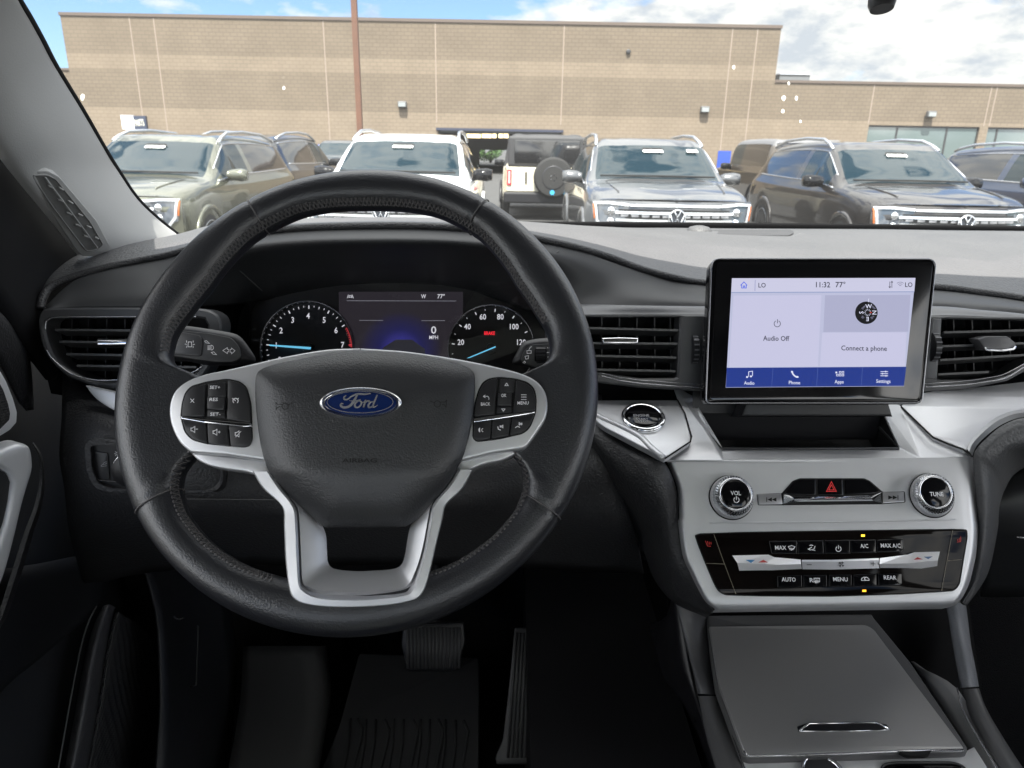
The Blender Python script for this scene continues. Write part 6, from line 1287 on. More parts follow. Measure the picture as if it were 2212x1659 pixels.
# ---- building
WY = 44.0
def zz(px, py): return BW(px, py, WY).z
def xx(px, py): return BW(px, py, WY).x
bmat = bpy.data.materials.new('block_wall'); bmat.use_nodes = True; t = bmat.node_tree; b = t.nodes['Principled BSDF']; b.inputs['Roughness'].default_value = .9; b.inputs['Specular IOR Level'].default_value = .2
tcn = nn(t, 'ShaderNodeNewGeometry'); sx_ = nn(t, 'ShaderNodeSeparateXYZ'); cb = nn(t, 'ShaderNodeCombineXYZ'); br_ = nn(t, 'ShaderNodeTexBrick')
t.links.new(tcn.outputs['Position'], sx_.inputs[0]); ad = nn(t, 'ShaderNodeMath', operation='ADD'); t.links.new(sx_.outputs[0], ad.inputs[0]); t.links.new(sx_.outputs[1], ad.inputs[1])
t.links.new(ad.outputs[0], cb.inputs[0]); t.links.new(sx_.outputs[2], cb.inputs[1]); t.links.new(cb.outputs[0], br_.inputs[0])
for k_, v_ in (('Scale', 1), ('Mortar Size', .022), ('Mortar Smooth', .3), ('Brick Width', .4), ('Row Height', .2), ('Bias', 0)): br_.inputs[k_].default_value = v_
br_.inputs['Color1'].default_value = (.262, .212, .158, 1); br_.inputs['Color2'].default_value = (.245, .198, .148, 1); br_.inputs['Mortar'].default_value = (.205, .165, .125, 1)
mr = nn(t, 'ShaderNodeMapRange'); mr.inputs[2].default_value = 14.0; t.links.new(sx_.outputs[2], mr.inputs[0])
rp = nn(t, 'ShaderNodeValToRGB'); rp.color_ramp.interpolation = 'LINEAR'
z1, z2, z3 = zz(900, 243), zz(900, 160), zz(900, 127)
mr.inputs[1].default_value = 0
els = [(0, 1.22), (z1 - .05, 1.22), (z1 + .02, .96), (z2 - .05, .96), (z2 + .02, 1.18), (z3 - .05, 1.18), (z3 + .02, .95), (13, .93)]
r0_ = rp.color_ramp
while len(r0_.elements) < len(els): r0_.elements.new(.5)
for e_, (p_, c_) in zip(r0_.elements, els): e_.position = p_ / 14.0
for e_, (p_, c_) in zip(r0_.elements, els): e_.color = (c_ * .7, c_ * .7, c_ * .7, 1)
t.links.new(mr.outputs[0], rp.inputs[0])
no = nn(t, 'ShaderNodeTexNoise'); no.inputs['Scale'].default_value = .6; no.inputs['Detail'].default_value = 5; t.links.new(cb.outputs[0], no.inputs['Vector'])
mr2 = nn(t, 'ShaderNodeMapRange'); mr2.inputs[3].default_value = .76; mr2.inputs[4].default_value = 1.12; t.links.new(no.outputs[0], mr2.inputs[0])
v1 = nn(t, 'ShaderNodeVectorMath', operation='MULTIPLY'); v2 = nn(t, 'ShaderNodeVectorMath', operation='SCALE')
t.links.new(br_.outputs[0], v1.inputs[0]); t.links.new(rp.outputs[0], v1.inputs[1]); t.links.new(v1.outputs[0], v2.inputs[0]); t.links.new(mr2.outputs[0], v2.inputs['Scale']); t.links.new(v2.outputs[0], b.inputs['Base Color'])
bp = nn(t, 'ShaderNodeBump'); bp.inputs['Distance'].default_value = .02; n9 = nn(t, 'ShaderNodeTexNoise'); n9.inputs['Scale'].default_value = 25; t.links.new(cb.outputs[0], n9.inputs['Vector']); t.links.new(n9.outputs[0], bp.inputs['Height']); t.links.new(bp.outputs[0], b.inputs['Normal'])
COPE = mat('coping_dark', (.10, .075, .06), .6); FRAME = mat('frame_dark', (.03, .03, .032), .4)
XL, XR, ZT = xx(134, 60), xx(1688, 60), zz(900, 47)
bd = empty('dealership_building', (0, WY, 0), 'long tan concrete block building with open service doorway behind the row of cars', 'building')
GX0, GX1, GZ = xx(946, 290), xx(1213, 290), zz(1080, 283)
mb = MB()
mb.abox(XL, WY, 0, GX0, WY + .4, ZT); mb.abox(GX1, WY, 0, XR, WY + .4, ZT); mb.abox(GX0, WY, GZ, GX1, WY + .4, ZT)
mb.abox(XL, WY + .4, 0, XL + .4, WY + 26, ZT); mb.abox(XR - .4, WY + .4, 0, XR, WY + 26, ZT); mb.abox(XL + .4, WY + .4, ZT - .6, XR - .4, WY + 26, ZT - .3)
mb.build('main_wall', bmat, bd)
mb = MB(); mb.abox(XL - .05, WY - .06, ZT, XR + .05, WY + .46, ZT + .16); mb.build('roof_coping', COPE, bd)
ZL = zz(130, 150); mb = MB(); mb.abox(XL - 18, WY + .5, 0, XL, WY + 20, ZL); mb.build('low_wing_wall', bmat, bd); mb = MB(); mb.abox(XL - 18, WY + .44, ZL, XL, WY + .9, ZL + .12); mb.build('roof_coping', COPE, bd)
ZR = zz(1900, 182); XW = xx(1874, 300); XW2 = xx(2114, 300); XW3 = xx(2132, 300); WZ = zz(1995, 272)
XE = XR + 26; WZb = 1.0
mb = MB(); Y0 = WY + .1
for (a, b_, c, d_) in ((XR, 0, XW, ZR), (XW, WZ, XW2, ZR), (XW, 0, XW2, WZb), (XW2, 0, XW3, ZR), (XW3, WZ, XE, ZR), (XW3, 0, XE, WZb)): mb.abox(a, Y0, b_, c, Y0 + .35, d_)
mb.abox(XR, Y0 + .35, ZR - .4, XE, Y0 + 20, ZR - .1); mb.build('right_wing_wall', bmat, bd)
mb = MB(); mb.abox(XR, Y0 - .06, ZR, XE, Y0 + .4, ZR + .14); mb.build('roof_coping', COPE, bd)
SGL = mat('shop_glass', (.10, .13, .13), .04, spec=.8, coat=1.)
def win(x0, x1, nm, divs):
    M_ = MB(); z0, z1_ = WZb, WZ; yy = Y0 + .12
    M_.abox(x0, yy, z0, x1, yy + .08, z0 + .08); M_.abox(x0, yy, z1_ - .1, x1, yy + .08, z1_)
    for dx in [0] + divs + [1]:
        xx_ = x0 + (x1 - x0) * dx; M_.abox(max(x0, xx_ - .05), yy - .002, z0 + .08, min(x1, xx_ + .05), yy + .078, z1_ - .1)
    f_ = M_.build('window', FRAME, bd); M_ = MB(); M_.abox(x0, yy + .03, z0 + .04, x1, yy + .045, z1_ - .05); M_.build('pane', SGL, f_)
win(XW, XW2, 'w', [.27, .72]); win(XW3, XE - .5, 'w', [.05, .2, .35, .5, .65, .8])
JT = mat('joint_pale', (.27, .215, .175), .8)
def joint(px, ztop, y=WY): 
    x = xx(px, 170); M_ = MB(); M_.abox(x - .026, y - .012, .1, x + .026, y + .003, ztop); M_.build('wall_joint', JT, bd)
for px in (297, 348, 705, 942, 1215, 1572, 1625): joint(px, ZT - .05) if px not in (942, 1215) else None
for px in (942, 1215):
    x = xx(px, 170); M_ = MB(); M_.abox(x - .026, WY - .012, GZ + .4, x + .026, WY + .003, ZT - .05); M_.build('wall_joint', JT, bd)
for px in (1882, 2134, 2146):
    x = xx(px, 240); M_ = MB(); M_.abox(x - .026, Y0 - .012, WZ + .05, x + .026, Y0 + .003, ZR - .02); M_.build('wall_joint', JT, bd)
BLP = mat('blue_paint', (.02, .06, .33), .5)
for (pa, pb, pt) in ((688, 747, 312), (1552, 1580, 326)):
    M_ = MB(); M_.abox(xx(pa, 320), WY - .05, 0, xx(pb, 320), WY - .002, zz((pa + pb) / 2, pt)); M_.build('blue_panel', BLP, bd)
# service doorway: header, side rooms, lamps, far opening
M_ = MB(); M_.abox(GX0 - .1, WY - .10, GZ - .02, GX1 + .1, WY - .003, GZ + .12); M_.build('door_header', mat('header_navy', (.03, .035, .06), .5), bd)
M_ = MB(); M_.abox(GX0, WY + .5, GZ - .12, GX1, WY + .75, GZ + .05); M_.build('rolled_shutter', mat('shutter_grey', (.16, .17, .17), .5), bd)
INT = mat('bay_wall', (.30, .25, .21), .8); dY = WY + 25.5
M_ = MB(); M_.abox(GX0 - 5, WY + .4, 0, GX0 - 4.8, dY, 4.5); M_.abox(GX1 + 5, WY + .4, 0, GX1 + 5.2, dY, 4.5); M_.abox(GX0 - 4.8, WY + .4, 4.3, GX1 + 5, dY, 4.5)
ox0, ox1 = BW(1036, 330, dY).x, BW(1104, 330, dY).x; oz = BW(1070, 324, dY).z
M_.abox(GX0 - 4.8, dY - .2, 0, ox0, dY, 4.3); M_.abox(ox1, dY - .2, 0, GX1 + 5, dY, 4.3); M_.abox(ox0, dY - .2, oz, ox1, dY, 4.3); M_.build('service_bay', INT, bd)
LAMP = mat('tube_light', (.9, .8, .6), .5, emit=(1, .78, .42), estr=3.0)
lampY = WY + 3.0
for (pa, pb) in ((1008, 1038), (1041, 1061), (1063, 1072), (1077, 1086), (1088, 1098)):
    p0, p1 = BW(pa, 289, lampY), BW(pb, 298, lampY)
    M_ = MB(); M_.abox(p0.x, lampY, p1.z, p1.x, lampY + .3, p0.z); M_.build('bay_lamp', LAMP, bd)
# wall lamps, sign, roof unit, pole
def wlamp(px, py, lab):
    p = BW(px, py, WY - .0); e_ = empty('wall_lamp', (p.x, WY, p.z), lab, 'lamp', 'wall lamps on the block building')
    M_ = MB(); M_.abox(p.x - .25, WY - .30, p.z - .14, p.x + .25, WY - .002, p.z + .20); o = M_.build('lamp_housing', mat('lamp_grey', (.10, .10, .10), .5), e_); md = o.modifiers.new('b', 'BEVEL'); md.width = .05; md.segments = 2
    M_ = MB(); M_.abox(p.x - .2, WY - .345, p.z - .10, p.x + .2, WY - .303, p.z + .12); M_.build('lamp_lens', mat('lens_pale', (.26, .28, .28), .3), e_)
wlamp(870, 227, 'grey wall lamp above the white SUV, beside the rusty pole'); wlamp(1521, 238, 'grey wall lamp above the grey SUV'); wlamp(2008, 248, 'grey wall lamp above the showroom windows')
p = BW(1357, 112, WY); e_ = empty('smudge_disc', (p.x, WY, p.z), 'small dark vent high on the block wall', 'vent'); M_ = MB(); M_.lathe((p.x, WY - .1, p.z), Vector((1, 0, 0)), Vector((0, 0, 1)), Vector((0, -1, 0)), [(.13, -.098), (.13, .02), (.10, .04)], 20); M_.build('smudge_cap', FRAME, e_, True)  # dark cap added on the wall to stand for a smudge on the windshield
s0, s1 = BW(289, 265, WY - .9), BW(311, 265, WY - .9); e_ = empty('parts_sign', (s0.x, WY, s0.z), 'dark sign reading PARTS with white end panel on the block wall', 'sign')
zc = s0.z; hh_ = (BW(300, 255, WY - .9).z - BW(300, 285, WY - .9).z) / 2; xl = BW(263, 270, WY - .9).x
M_ = MB(); M_.abox(s0.x, WY - .9, zc - hh_, s1.x + .12, WY - .7, zc + hh_); M_.build('sign_panel', mat('sign_navy', (.03, .04, .07), .5), e_)
M_ = MB(); M_.abox(xl, WY - .88, zc - hh_ * .95, s0.x - .005, WY - .72, zc + hh_ * 1.05); M_.build('end_panel', mat('sign_white', (.72, .74, .76), .5), e_)
M_ = MB(); M_.abox(s0.x, WY - .7, zc - .1, s0.x + .1, WY, zc + .1); M_.build('sign_bracket', FRAME, e_)
sp_ = Pl(p=Vector(((s0.x + s1.x) / 2 + .06, WY - .905, zc)), h=Vector((1, 0, 0)), v=Vector((0, 0, 1))); text('sign_lettering', 'PARTS', sp_, 300.5, 265, 13, mat('sign_gold', (.75, .72, .6), .5), e_, off=.004, width=21, rot=4)
p0, p1 = BW(1683, 176, WY + 6), BW(1750, 162, WY + 6); e_ = empty('roof_unit', (p0.x, WY + 6, p0.z), 'grey metal ventilation box on the lower roof', 'roof unit'); M_ = MB(); M_.abox(p0.x, WY + 6, p0.z - 2, p1.x, WY + 8, p1.z); M_.build('unit_casing', mat('unit_grey', (.13, .14, .15), .6), e_)
M_ = MB(); M_.abox(p0.x - .05, WY + 5.93, p1.z, p1.x + .05, WY + 8.05, p1.z + .08); M_.build('unit_lid', mat('unit_lid', (.4, .43, .48), .5), e_)
pp = BW(771, 140, 24.0); e_ = empty('light_pole', (pp.x, 24, 0), 'tall rust brown square pole rising behind the white SUV', 'pole'); M_ = MB(); M_.abox(pp.x - .085, 23.915, .5, pp.x + .085, 24.085, 10); M_.build('pole_shaft', mat('rust_brown', (.11, .048, .026), .6, var=(3, .1)), e_)
M_ = MB(); M_.lathe((pp.x, 24, 0), Vector((1, 0, 0)), Vector((0, 1, 0)), Vector((0, 0, 1)), [(.3, 0), (.3, .5), (.27, .52)], 24); M_.build('pole_base', mat('concrete', (.4, .39, .37), .9), e_, True, auto=30)
# tree beyond the far doorway
tr_ = empty('tree', (BW(1060, 330, dY + 9).x, dY + 9, 0), 'green leafy tree seen through the service doorway', 'tree'); M_ = MB(); c_ = ORG[tr_.name]
M_.tube([c_, c_ + Vector((.1, 0, 1.2)), c_ + Vector((0, .1, 2.2)), c_ + Vector((.3, .2, 3.2))], [.14, .11, .09, .03], 8); M_.tube([c_ + Vector((0, .1, 1.4)), c_ + Vector((.8, .2, 2.4))], [.06, .02], 6); M_.tube([c_ + Vector((0, .1, 1.5)), c_ + Vector((-.8, -.2, 2.5))], [.06, .02], 6); M_.build('trunk', mat('bark', (.09, .065, .045), .9), tr_, True)
M_ = MB(); rnd_ = random.Random(3)
for k in range(4200):
    u_ = Vector((rnd_.gauss(0, 1), rnd_.gauss(0, 1), rnd_.gauss(0, 1))).normalized() * rnd_.uniform(.35, 1) ** .6
    q = c_ + Vector((u_.x * 2.0 - .5, u_.y * 1.5, 1.75 + u_.z * 1.6))
    if noise.noise(q * 1.3) < -.12: continue
    a_ = Vector((rnd_.uniform(-1, 1), rnd_.uniform(-1, 1), rnd_.uniform(-1, 1))).normalized() * .10; b_ = a_.orthogonal().normalized() * .07
    M_.add([q - a_, q - b_, q + a_, q + b_], [(0, 1, 2, 3)])
M_.build('crown', mat('leaf_green', (.07, .15, .035), .6), tr_)
# ================================================================== PARKED VEHICLES
CARGL = mat('car_glass', (.007, .018, .024), .03, spec=.42)
TINT = mat('tinted_glass', (.012, .012, .013), .04, spec=.7, coat=.4)
TYRE = mat('tyre_rubber', (.02, .02, .02), .8); RIMM = mat('alloy_rim', (.45, .46, .48), .3, .9)
def paint(name, c, metal=.35, rough=.32): return mat(name, c, rough, metal, coat=1., coatr=.03)
def sect(kind):
    # (y, [(x,z) roles 0..8])
    if kind == 'suv':
        return [(.10, [(0, .30), (.80, .30), (.90, .45), (.92, .70), (.90, .90), (.86, .965), (.74, .985), (.40, 1.0), (0, 1.005)], .30),
                (.38, [(0, .25), (.86, .25), (.965, .42), (.985, .72), (.965, .93), (.90, 1.03), (.76, 1.065), (.40, 1.085), (0, 1.08)], .22),
                (.85, [(0, .25), (.88, .25), (.985, .42), (.99, .74), (.975, .98), (.925, 1.08), (.78, 1.125), (.40, 1.15), (0, 1.145)], .10),
                (1.28, [(0, .25), (.88, .25), (.985, .42), (.99, .74), (.975, .99), (.935, 1.095), (.83, 1.165), (.44, 1.20), (0, 1.20)], .10),
                (1.66, [(0, .25), (.88, .25), (.985, .42), (.99, .74), (.975, .99), (.935, 1.11), (.79, 1.385), (.43, 1.435), (0, 1.445)], .10),
                (2.04, [(0, .25), (.88, .25), (.985, .42), (.99, .74), (.975, 1.0), (.935, 1.12), (.735, 1.62), (.42, 1.685), (0, 1.695)], .10),
                (2.34, [(0, .25), (.88, .25), (.985, .42), (.99, .74), (.975, 1.0), (.93, 1.125), (.70, 1.685), (.42, 1.755), (0, 1.765)], .03),
                (3.20, [(0, .25), (.88, .25), (.985, .42), (.99, .74), (.975, 1.0), (.93, 1.13), (.69, 1.70), (.42, 1.775), (0, 1.785)], 0),
                (4.25, [(0, .25), (.88, .25), (.985, .42), (.99, .74), (.975, 1.02), (.92, 1.15), (.67, 1.66), (.40, 1.735), (0, 1.745)], 0),
                (4.78, [(0, .30), (.86, .30), (.96, .46), (.98, .76), (.955, 1.03), (.89, 1.16), (.65, 1.57), (.38, 1.64), (0, 1.655)], -.05),
                (5.06, [(0, .40), (.80, .40), (.90, .52), (.93, .80), (.90, 1.0), (.84, 1.08), (.62, 1.13), (.34, 1.15), (0, 1.155)], -.12)]
    if kind == 'boxy':
        return [(.10, [(0, .45), (.80, .45), (.90, .55), (.93, .75), (.92, .95), (.90, 1.05), (.74, 1.08), (.40, 1.10), (0, 1.10)], .08),
                (.50, [(0, .40), (.84, .40), (.93, .50), (.95, .75), (.94, .98), (.92, 1.10), (.78, 1.15), (.40, 1.17), (0, 1.17)], .04),
                (1.35, [(0, .40), (.84, .40), (.93, .50), (.95, .75), (.94, .98), (.92, 1.12), (.80, 1.18), (.40, 1.21), (0, 1.21)], .02),
                (1.55, [(0, .40), (.84, .40), (.93, .50), (.95, .75), (.94, .98), (.92, 1.15), (.80, 1.45), (.40, 1.47), (0, 1.47)], .02),
                (1.80, [(0, .40), (.84, .40), (.93, .50), (.95, .75), (.94, .98), (.92, 1.17), (.78, 1.76), (.40, 1.80), (0, 1.81)], .0),
                (2.8, [(0, .40), (.84, .40), (.93, .50), (.95, .75), (.94, .98), (.92, 1.17), (.78, 1.80), (.40, 1.85), (0, 1.86)], 0),
                (4.2, [(0, .40), (.84, .40), (.93, .50), (.95, .75), (.94, .98), (.92, 1.17), (.78, 1.79), (.40, 1.84), (0, 1.85)], 0),
                (4.52, [(0, .42), (.84, .42), (.93, .50), (.95, .75), (.94, .98), (.92, 1.17), (.77, 1.72), (.40, 1.77), (0, 1.78)], -.01),
                (4.62, [(0, .50), (.80, .50), (.90, .58), (.92, .78), (.91, .98), (.89, 1.15), (.74, 1.30), (.38, 1.30), (0, 1.30)], -.02)]
def vehicle(name, label, cat_, X, Y, pm, kind='suv', face=-1, group=None, roofm=None, rails=True, frontal=True, z=0, sy=1.0, roof_split=None, glass=None):
    root = empty(name, (X, Y, z), label, cat_, group)
    def T(x, y, zz_): return Vector((X + x * (1 if face < 0 else -1), Y + (y * sy if face < 0 else -y * sy), z + zz_ * (.972 - (.030 * min(1, max(0, (zz_ - 1.1) / .6)) if kind == 'suv' else 0))))
    S = sect(kind); nI, nJ = 6, 8
    rowsP = []
    for (y, pr_, bow) in S:
        rowsP.append([Vector((x, y + bow * (x / .95) ** 2 * (1 if j >= 2 else .8), zz_)) for j, (x, zz_) in enumerate(pr_)])
    R_1 = [sm(r, nJ) for r in rowsP]; nc = len(R_1[0]); D2 = [sm([R_1[i][j] for i in range(len(R_1))], nI) for j in range(nc)]; nr = len(D2[0])
    G = [[D2[j][i] for j in range(nc)] for i in range(nr)]
    if kind == 'suv': ws_i = (3 * nI, 5 * nI - 1); rw_i = (9 * nI + 1, 10 * nI - 1); sy_ = [(1.66, 2.72), (2.82, 3.72), (3.82, 4.66)]
    else: ws_i = (2 * nI, 4 * nI); rw_i = (7 * nI, 8 * nI - 1); sy_ = [(1.70, 2.60), (2.70, 3.45), (3.55, 4.45)]
    jw0, jw1 = 5 * nJ + 1, 6 * nJ - 1
    parts = {}
    def put(key, quad):
        parts.setdefault(key, []).append(quad)
    for i in range(nr - 1):
        for j in range(nc - 1):
            q = (G[i][j], G[i][j + 1], G[i + 1][j + 1], G[i + 1][j]); ym = (q[0].y + q[2].y) / 2
            for s in (1, -1):
                qq = [Vector((p.x * s, p.y, p.z)) for p in q]
                if s > 0: qq = qq[::-1]
                key = 'b'
                if ws_i[0] <= i < ws_i[1] and j >= 6 * nJ + 1: key = 'ws'
                elif rw_i[0] <= i < rw_i[1] and j >= 6 * nJ + 1: key = 'rw'
                elif jw0 <= j < jw1:
                    for w_, (a_, b_) in enumerate(sy_):
                        if a_ < ym < b_ and (q[1].z - q[0].z) > .004: key = ('s', s, w_)
                elif roof_split and q[0].z > roof_split: key = 'roof'
                if key == 'b' and roof_split and (q[0].z + q[2].z) / 2 > roof_split: key = 'roof'
                put(key, qq)
    def mk(nm, quads, m, grow=0):
        idx = {}; vs = []; fs = []
        for qd in quads:
            f = []
            for p in qd:
                k_ = (round(p.x, 4), round(p.y, 4), round(p.z, 4))
                if k_ not in idx: idx[k_] = len(vs); vs.append(T(p.x, p.y, p.z))
                if idx[k_] not in f: f.append(idx[k_])
            if len(f) >= 3: fs.append(tuple(f if face < 0 else f[:]))
        return link(nm, vs, fs, m, root, True)
    bodyq = parts['b']
    # end caps
    for i in (0, nr - 1):
        ring = G[i]
        for j in range(nc - 1):
            for s in (1, -1):
                a_, b_ = ring[j], ring[j + 1]; zc_ = .7; q = [Vector((a_.x * s, a_.y, a_.z)), Vector((b_.x * s, b_.y, b_.z)), Vector((0, b_.y if i else ring[-1].y, b_.z)), Vector((0, a_.y if i else ring[-1].y, a_.z))]
                if (s > 0) != (i > 0): q = q[::-1]
                bodyq.append(q)
    mk('body_shell', bodyq, pm)
    if 'roof' in parts: mk('roof', parts['roof'], roofm)
    mk('windscreen', parts['ws'], glass or CARGL); mk('rear_window', parts['rw'], TINT)
    for s in (1, -1):
        for w_ in range(3):
            if ('s', s, w_) in parts: mk('side_window', parts[('s', s, w_)], (CARGL if w_ == 0 else TINT))
    # bright window line, roof rails, mirrors, wheels
    for s in (1, -1):
        if kind == 'suv':
            M_ = MB(); ln = [G[i][5 * nJ + 1] for i in range(4 * nI - 4, 9 * nI - 2)]; M_.tube([T(p.x * s * 1.004, p.y, p.z) for p in ln], .012, 5)
            ln = [G[i][6 * nJ - 1] for i in range(4 * nI - 2, 9 * nI - 2)]; M_.tube([T(p.x * s * 1.006, p.y, p.z) for p in ln], .009, 5); M_.build('window_trim', CHROME, root, True)
            if rails:
                M_ = MB(); M_.tube([T(s * x, y, zz_) for x, y, zz_ in ((.73, 2.15, 1.66), (.715, 2.30, 1.73), (.70, 2.55, 1.80), (.695, 3.2, 1.825), (.69, 4.0, 1.795), (.685, 4.4, 1.73), (.685, 4.55, 1.68))], [.02, .024, .024, .022, .024, .024, .02], 8); M_.build('roof_rail', mat('rail_silver', (.62, .64, .66), .25, .9), root, True)
        M_ = MB(); c_ = T(s * 1.07, 1.86, 1.19); vsM = []
        for (dx, sx2, sz2) in ((-.13, .06, .05), (-.07, .085, .075), (.05, .09, .085), (.13, .07, .07)):
            for a_ in range(12):
                t_ = a_ * math.pi / 6; vsM.append(c_ + Vector((dx * s * (1 if face < 0 else -1), -.02 + sx2 * math.cos(t_) * .9, sz2 * math.sin(t_))))
        M_.add(vsM, [(r_ * 12 + a_, r_ * 12 + (a_ + 1) % 12, (r_ + 1) * 12 + (a_ + 1) % 12, (r_ + 1) * 12 + a_) for r_ in range(3) for a_ in range(12)] + [tuple(range(12)), tuple(36 + a_ for a_ in range(12))]); M_.build('mirror', pm if pm.name in ('grey_paint', 'navy_paint', 'green_grey_paint') else GLOSS, root, True)
        M_ = MB(); M_.tube([T(s * .90, 1.86, 1.13), T(s * 1.0, 1.86, 1.14)], .03, 8); M_.build('mirror_arm', BLACKPL, root, True)
        for yw in (.98, 3.95):
            wr_ = empty('wheel', T(s * .93, yw, .38), parent=root); M_ = MB(); c_ = T(s * .90, yw, .38); ax_ = Vector((s * (1 if face < 0 else -1), 0, 0))
            M_.lathe(c_, Vector((0, 1, 0)), Vector((0, 0, 1)), ax_, [(.30, -.1), (.375, -.08), (.385, 0), (.375, .085), (.27, .10)], 32); M_.build('tyre', TYRE, wr_, True, auto=40)
            M_ = MB(); M_.lathe(c_, Vector((0, 1, 0)), Vector((0, 0, 1)), ax_, [(.27, .085), (.265, .105), (.24, .09), (.05, .10)], 32); M_.build('rim', RIMM, wr_, True)
            M_ = MB(); M_.tube([c_ + ax_ * .088 + Vector((0, .43 * math.cos(t_), .43 * math.sin(t_))) for t_ in [math.pi * k / 16 for k in range(17)]], .03, 6); M_.build('arch_trim', pm if kind == 'suv' else BLACKPL, root, True)
    if kind == 'suv' and frontal:
        # curved nose: y as a function of x,z
        def yn(x, zz_): return .10 + .30 * (x / .95) ** 2 + .05 * max(0, (zz_ - .80) / .2) ** 2 + .06 * max(0, (.5 - zz_) / .3) ** 2 - .035
        M_ = MB(); xs = [-.93 + 1.86 * k / 40 for k in range(41)]; zs_ = [.28 + .70 * k / 12 for k in range(13)]
        vs = [T(x * (1 - .0 * 0), yn(x, zz_), zz_) for zz_ in zs_ for x in xs]
        M_.add(vs, [(r_ * 41 + a_, r_ * 41 + a_ + 1, (r_ + 1) * 41 + a_ + 1, (r_ + 1) * 41 + a_) for r_ in range(12) for a_ in range(40)]); M_.build('front_bumper', pm, root, True)
        def band(nm, top, bot, off, m, n=1, parent=root, thick=.02):
            """closed strip hugging the nose, between two x,z polylines"""
            def dens(L_):
                out = []
                for a_, b_ in zip(L_, L_[1:]):
                    for k in range(8): out.append((a_[0] + (b_[0] - a_[0]) * k / 8, a_[1] + (b_[1] - a_[1]) * k / 8))
                return out + [L_[-1]]
            A_, B_ = dens(top), dens(bot); N_ = len(A_)
            rws = [[T(x, yn(x, zz_) - off + thick, zz_) for x, zz_ in A_], [T(x, yn(x, zz_) - off, zz_) for x, zz_ in A_], [T(x, yn(x, zz_) - off, zz_) for x, zz_ in B_], [T(x, yn(x, zz_) - off + thick, zz_) for x, zz_ in B_]]
            vs = [v for r_ in rws for v in r_]; fs = [(r_ * N_ + i, (r_ + 1) * N_ + i, (r_ + 1) * N_ + i + 1, r_ * N_ + i + 1) for r_ in range(3) for i in range(N_ - 1)]
            fs += [(0, N_, 2 * N_, 3 * N_), (N_ - 1, 4 * N_ - 1, 3 * N_ - 1, 2 * N_ - 1)]
            return link(nm, vs, fs, m, parent, False)
        GR = mat('grille_black', (.012, .012, .013), .35); HL = mat('lamp_glass', (.06, .07, .085), .05, spec=.8, coat=1.); DRL = mat('light_bar', (.58, .60, .62), .15, .3)
        gr_ = band('grille', [(-.64, .885), (0, .895), (.64, .885)], [(-.58, .60), (0, .58), (.58, .60)], .008, GR)
        for k, (zb, w_) in enumerate(((.862, .68), (.775, .67))):
            band('grille_bar', [(-w_, zb), (0, zb + .006), (w_, zb)], [(-w_, zb - .028), (0, zb - .022), (w_, zb - .028)], .034, mat('bright_bar', (.75, .77, .79), .2, .6), parent=root)
        M_ = MB()
        for row_, zb in enumerate((.815, .725, .66)):
            for k in range(-5, 6):
                x = (k + (.5 if row_ % 2 else 0)) * .115
                if abs(x) < .09 or abs(x) > .6: continue
                y_ = yn(x, zb) - .018; M_.add([T(x - .042, y_, zb - .013), T(x + .042, y_, zb - .013), T(x + .042, y_, zb + .013), T(x - .042, y_, zb + .013)], [(0, 1, 2, 3)])
        M_.build('grille_studs', mat('stud_silver', (.5, .5, .52), .3, .8), gr_)
        band('light_bar', [(-.52, .945), (0, .953), (.52, .945)], [(-.52, .920), (0, .927), (.52, .920)], .03, DRL)
        for s in (1, -1):
            hl = band('headlight', [(s * .52, .935), (s * .75, .95), (s * .91, .95)], [(s * .60, .66), (s * .80, .66), (s * .89, .70)], .014, HL)
            band('lamp_strip', [(s * .53, .950), (s * .75, .965), (s * .925, .955)], [(s * .53, .922), (s * .75, .938), (s * .91, .930)], .03, DRL, parent=hl)
            band('lamp_strip', [(s * .885, .93), (s * .86, .75), (s * .80, .665)], [(s * .908, .935), (s * .882, .73), (s * .815, .642)], .028, DRL, parent=hl)
            band('lamp_strip', [(s * .60, .655), (s * .70, .655), (s * .82, .66)], [(s * .60, .640), (s * .70, .640), (s * .82, .642)], .028, DRL, parent=hl)
            band('indicator', [(s * .915, .94), (s * .895, .76)], [(s * .926, .93), (s * .908, .76)], .03, mat('amber_lens', (.45, .13, .03), .2, coat=.8), parent=hl)
            for k in range(2):
                M_ = MB(); M_.lathe(T(s * (.72 + .0 * k), yn(.72, .8) - .018, .86 - .12 * k), Vector((1, 0, 0)), Vector((0, 0, 1)), Vector((0, -1, 0)) * (1 if face < 0 else -1), [(.045, 0), (.045, .01), (.03, .016), (.01, .018)], 20); M_.build('lamp_projector', CHROME, hl, True)
        # round maker's emblem
        em_ = empty('emblem', T(0, .03, .80), parent=root); ep = Pl(p=T(0, yn(0, .8) - .052, .80), h=Vector((1, 0, 0)), v=Vector((0, 0, 1))); r_ = .092
        M_ = MB(); M_.tube([ep.p3(r_ * math.cos(a_), r_ * math.sin(a_), 0) for a_ in [2 * math.pi * k / 40 for k in range(40)]], .010, 8, True); M_.build('emblem_ring', CHROME, em_, True)
        M_ = MB(); M_.lathe(ep.p3(0, 0, -.03), ep.h, ep.v, ep.n, [(r_, 0), (r_, .022)], 40); M_.build('emblem_disc', mat('emblem_dark', (.03, .035, .045), .2), em_)
        M_ = MB()
        M_.tube([ep.p3(a_ * r_, b_ * r_, .002) for a_, b_ in ((-.38, .88), (0, .08), (.38, .88))], .0085, 6); M_.tube([ep.p3(a_ * r_, b_ * r_, .002) for a_, b_ in ((-.85, .42), (-.42, -.78), (0, .0), (.42, -.78), (.85, .42))], .0085, 6); M_.build('emblem_letters', CHROME, em_, True)
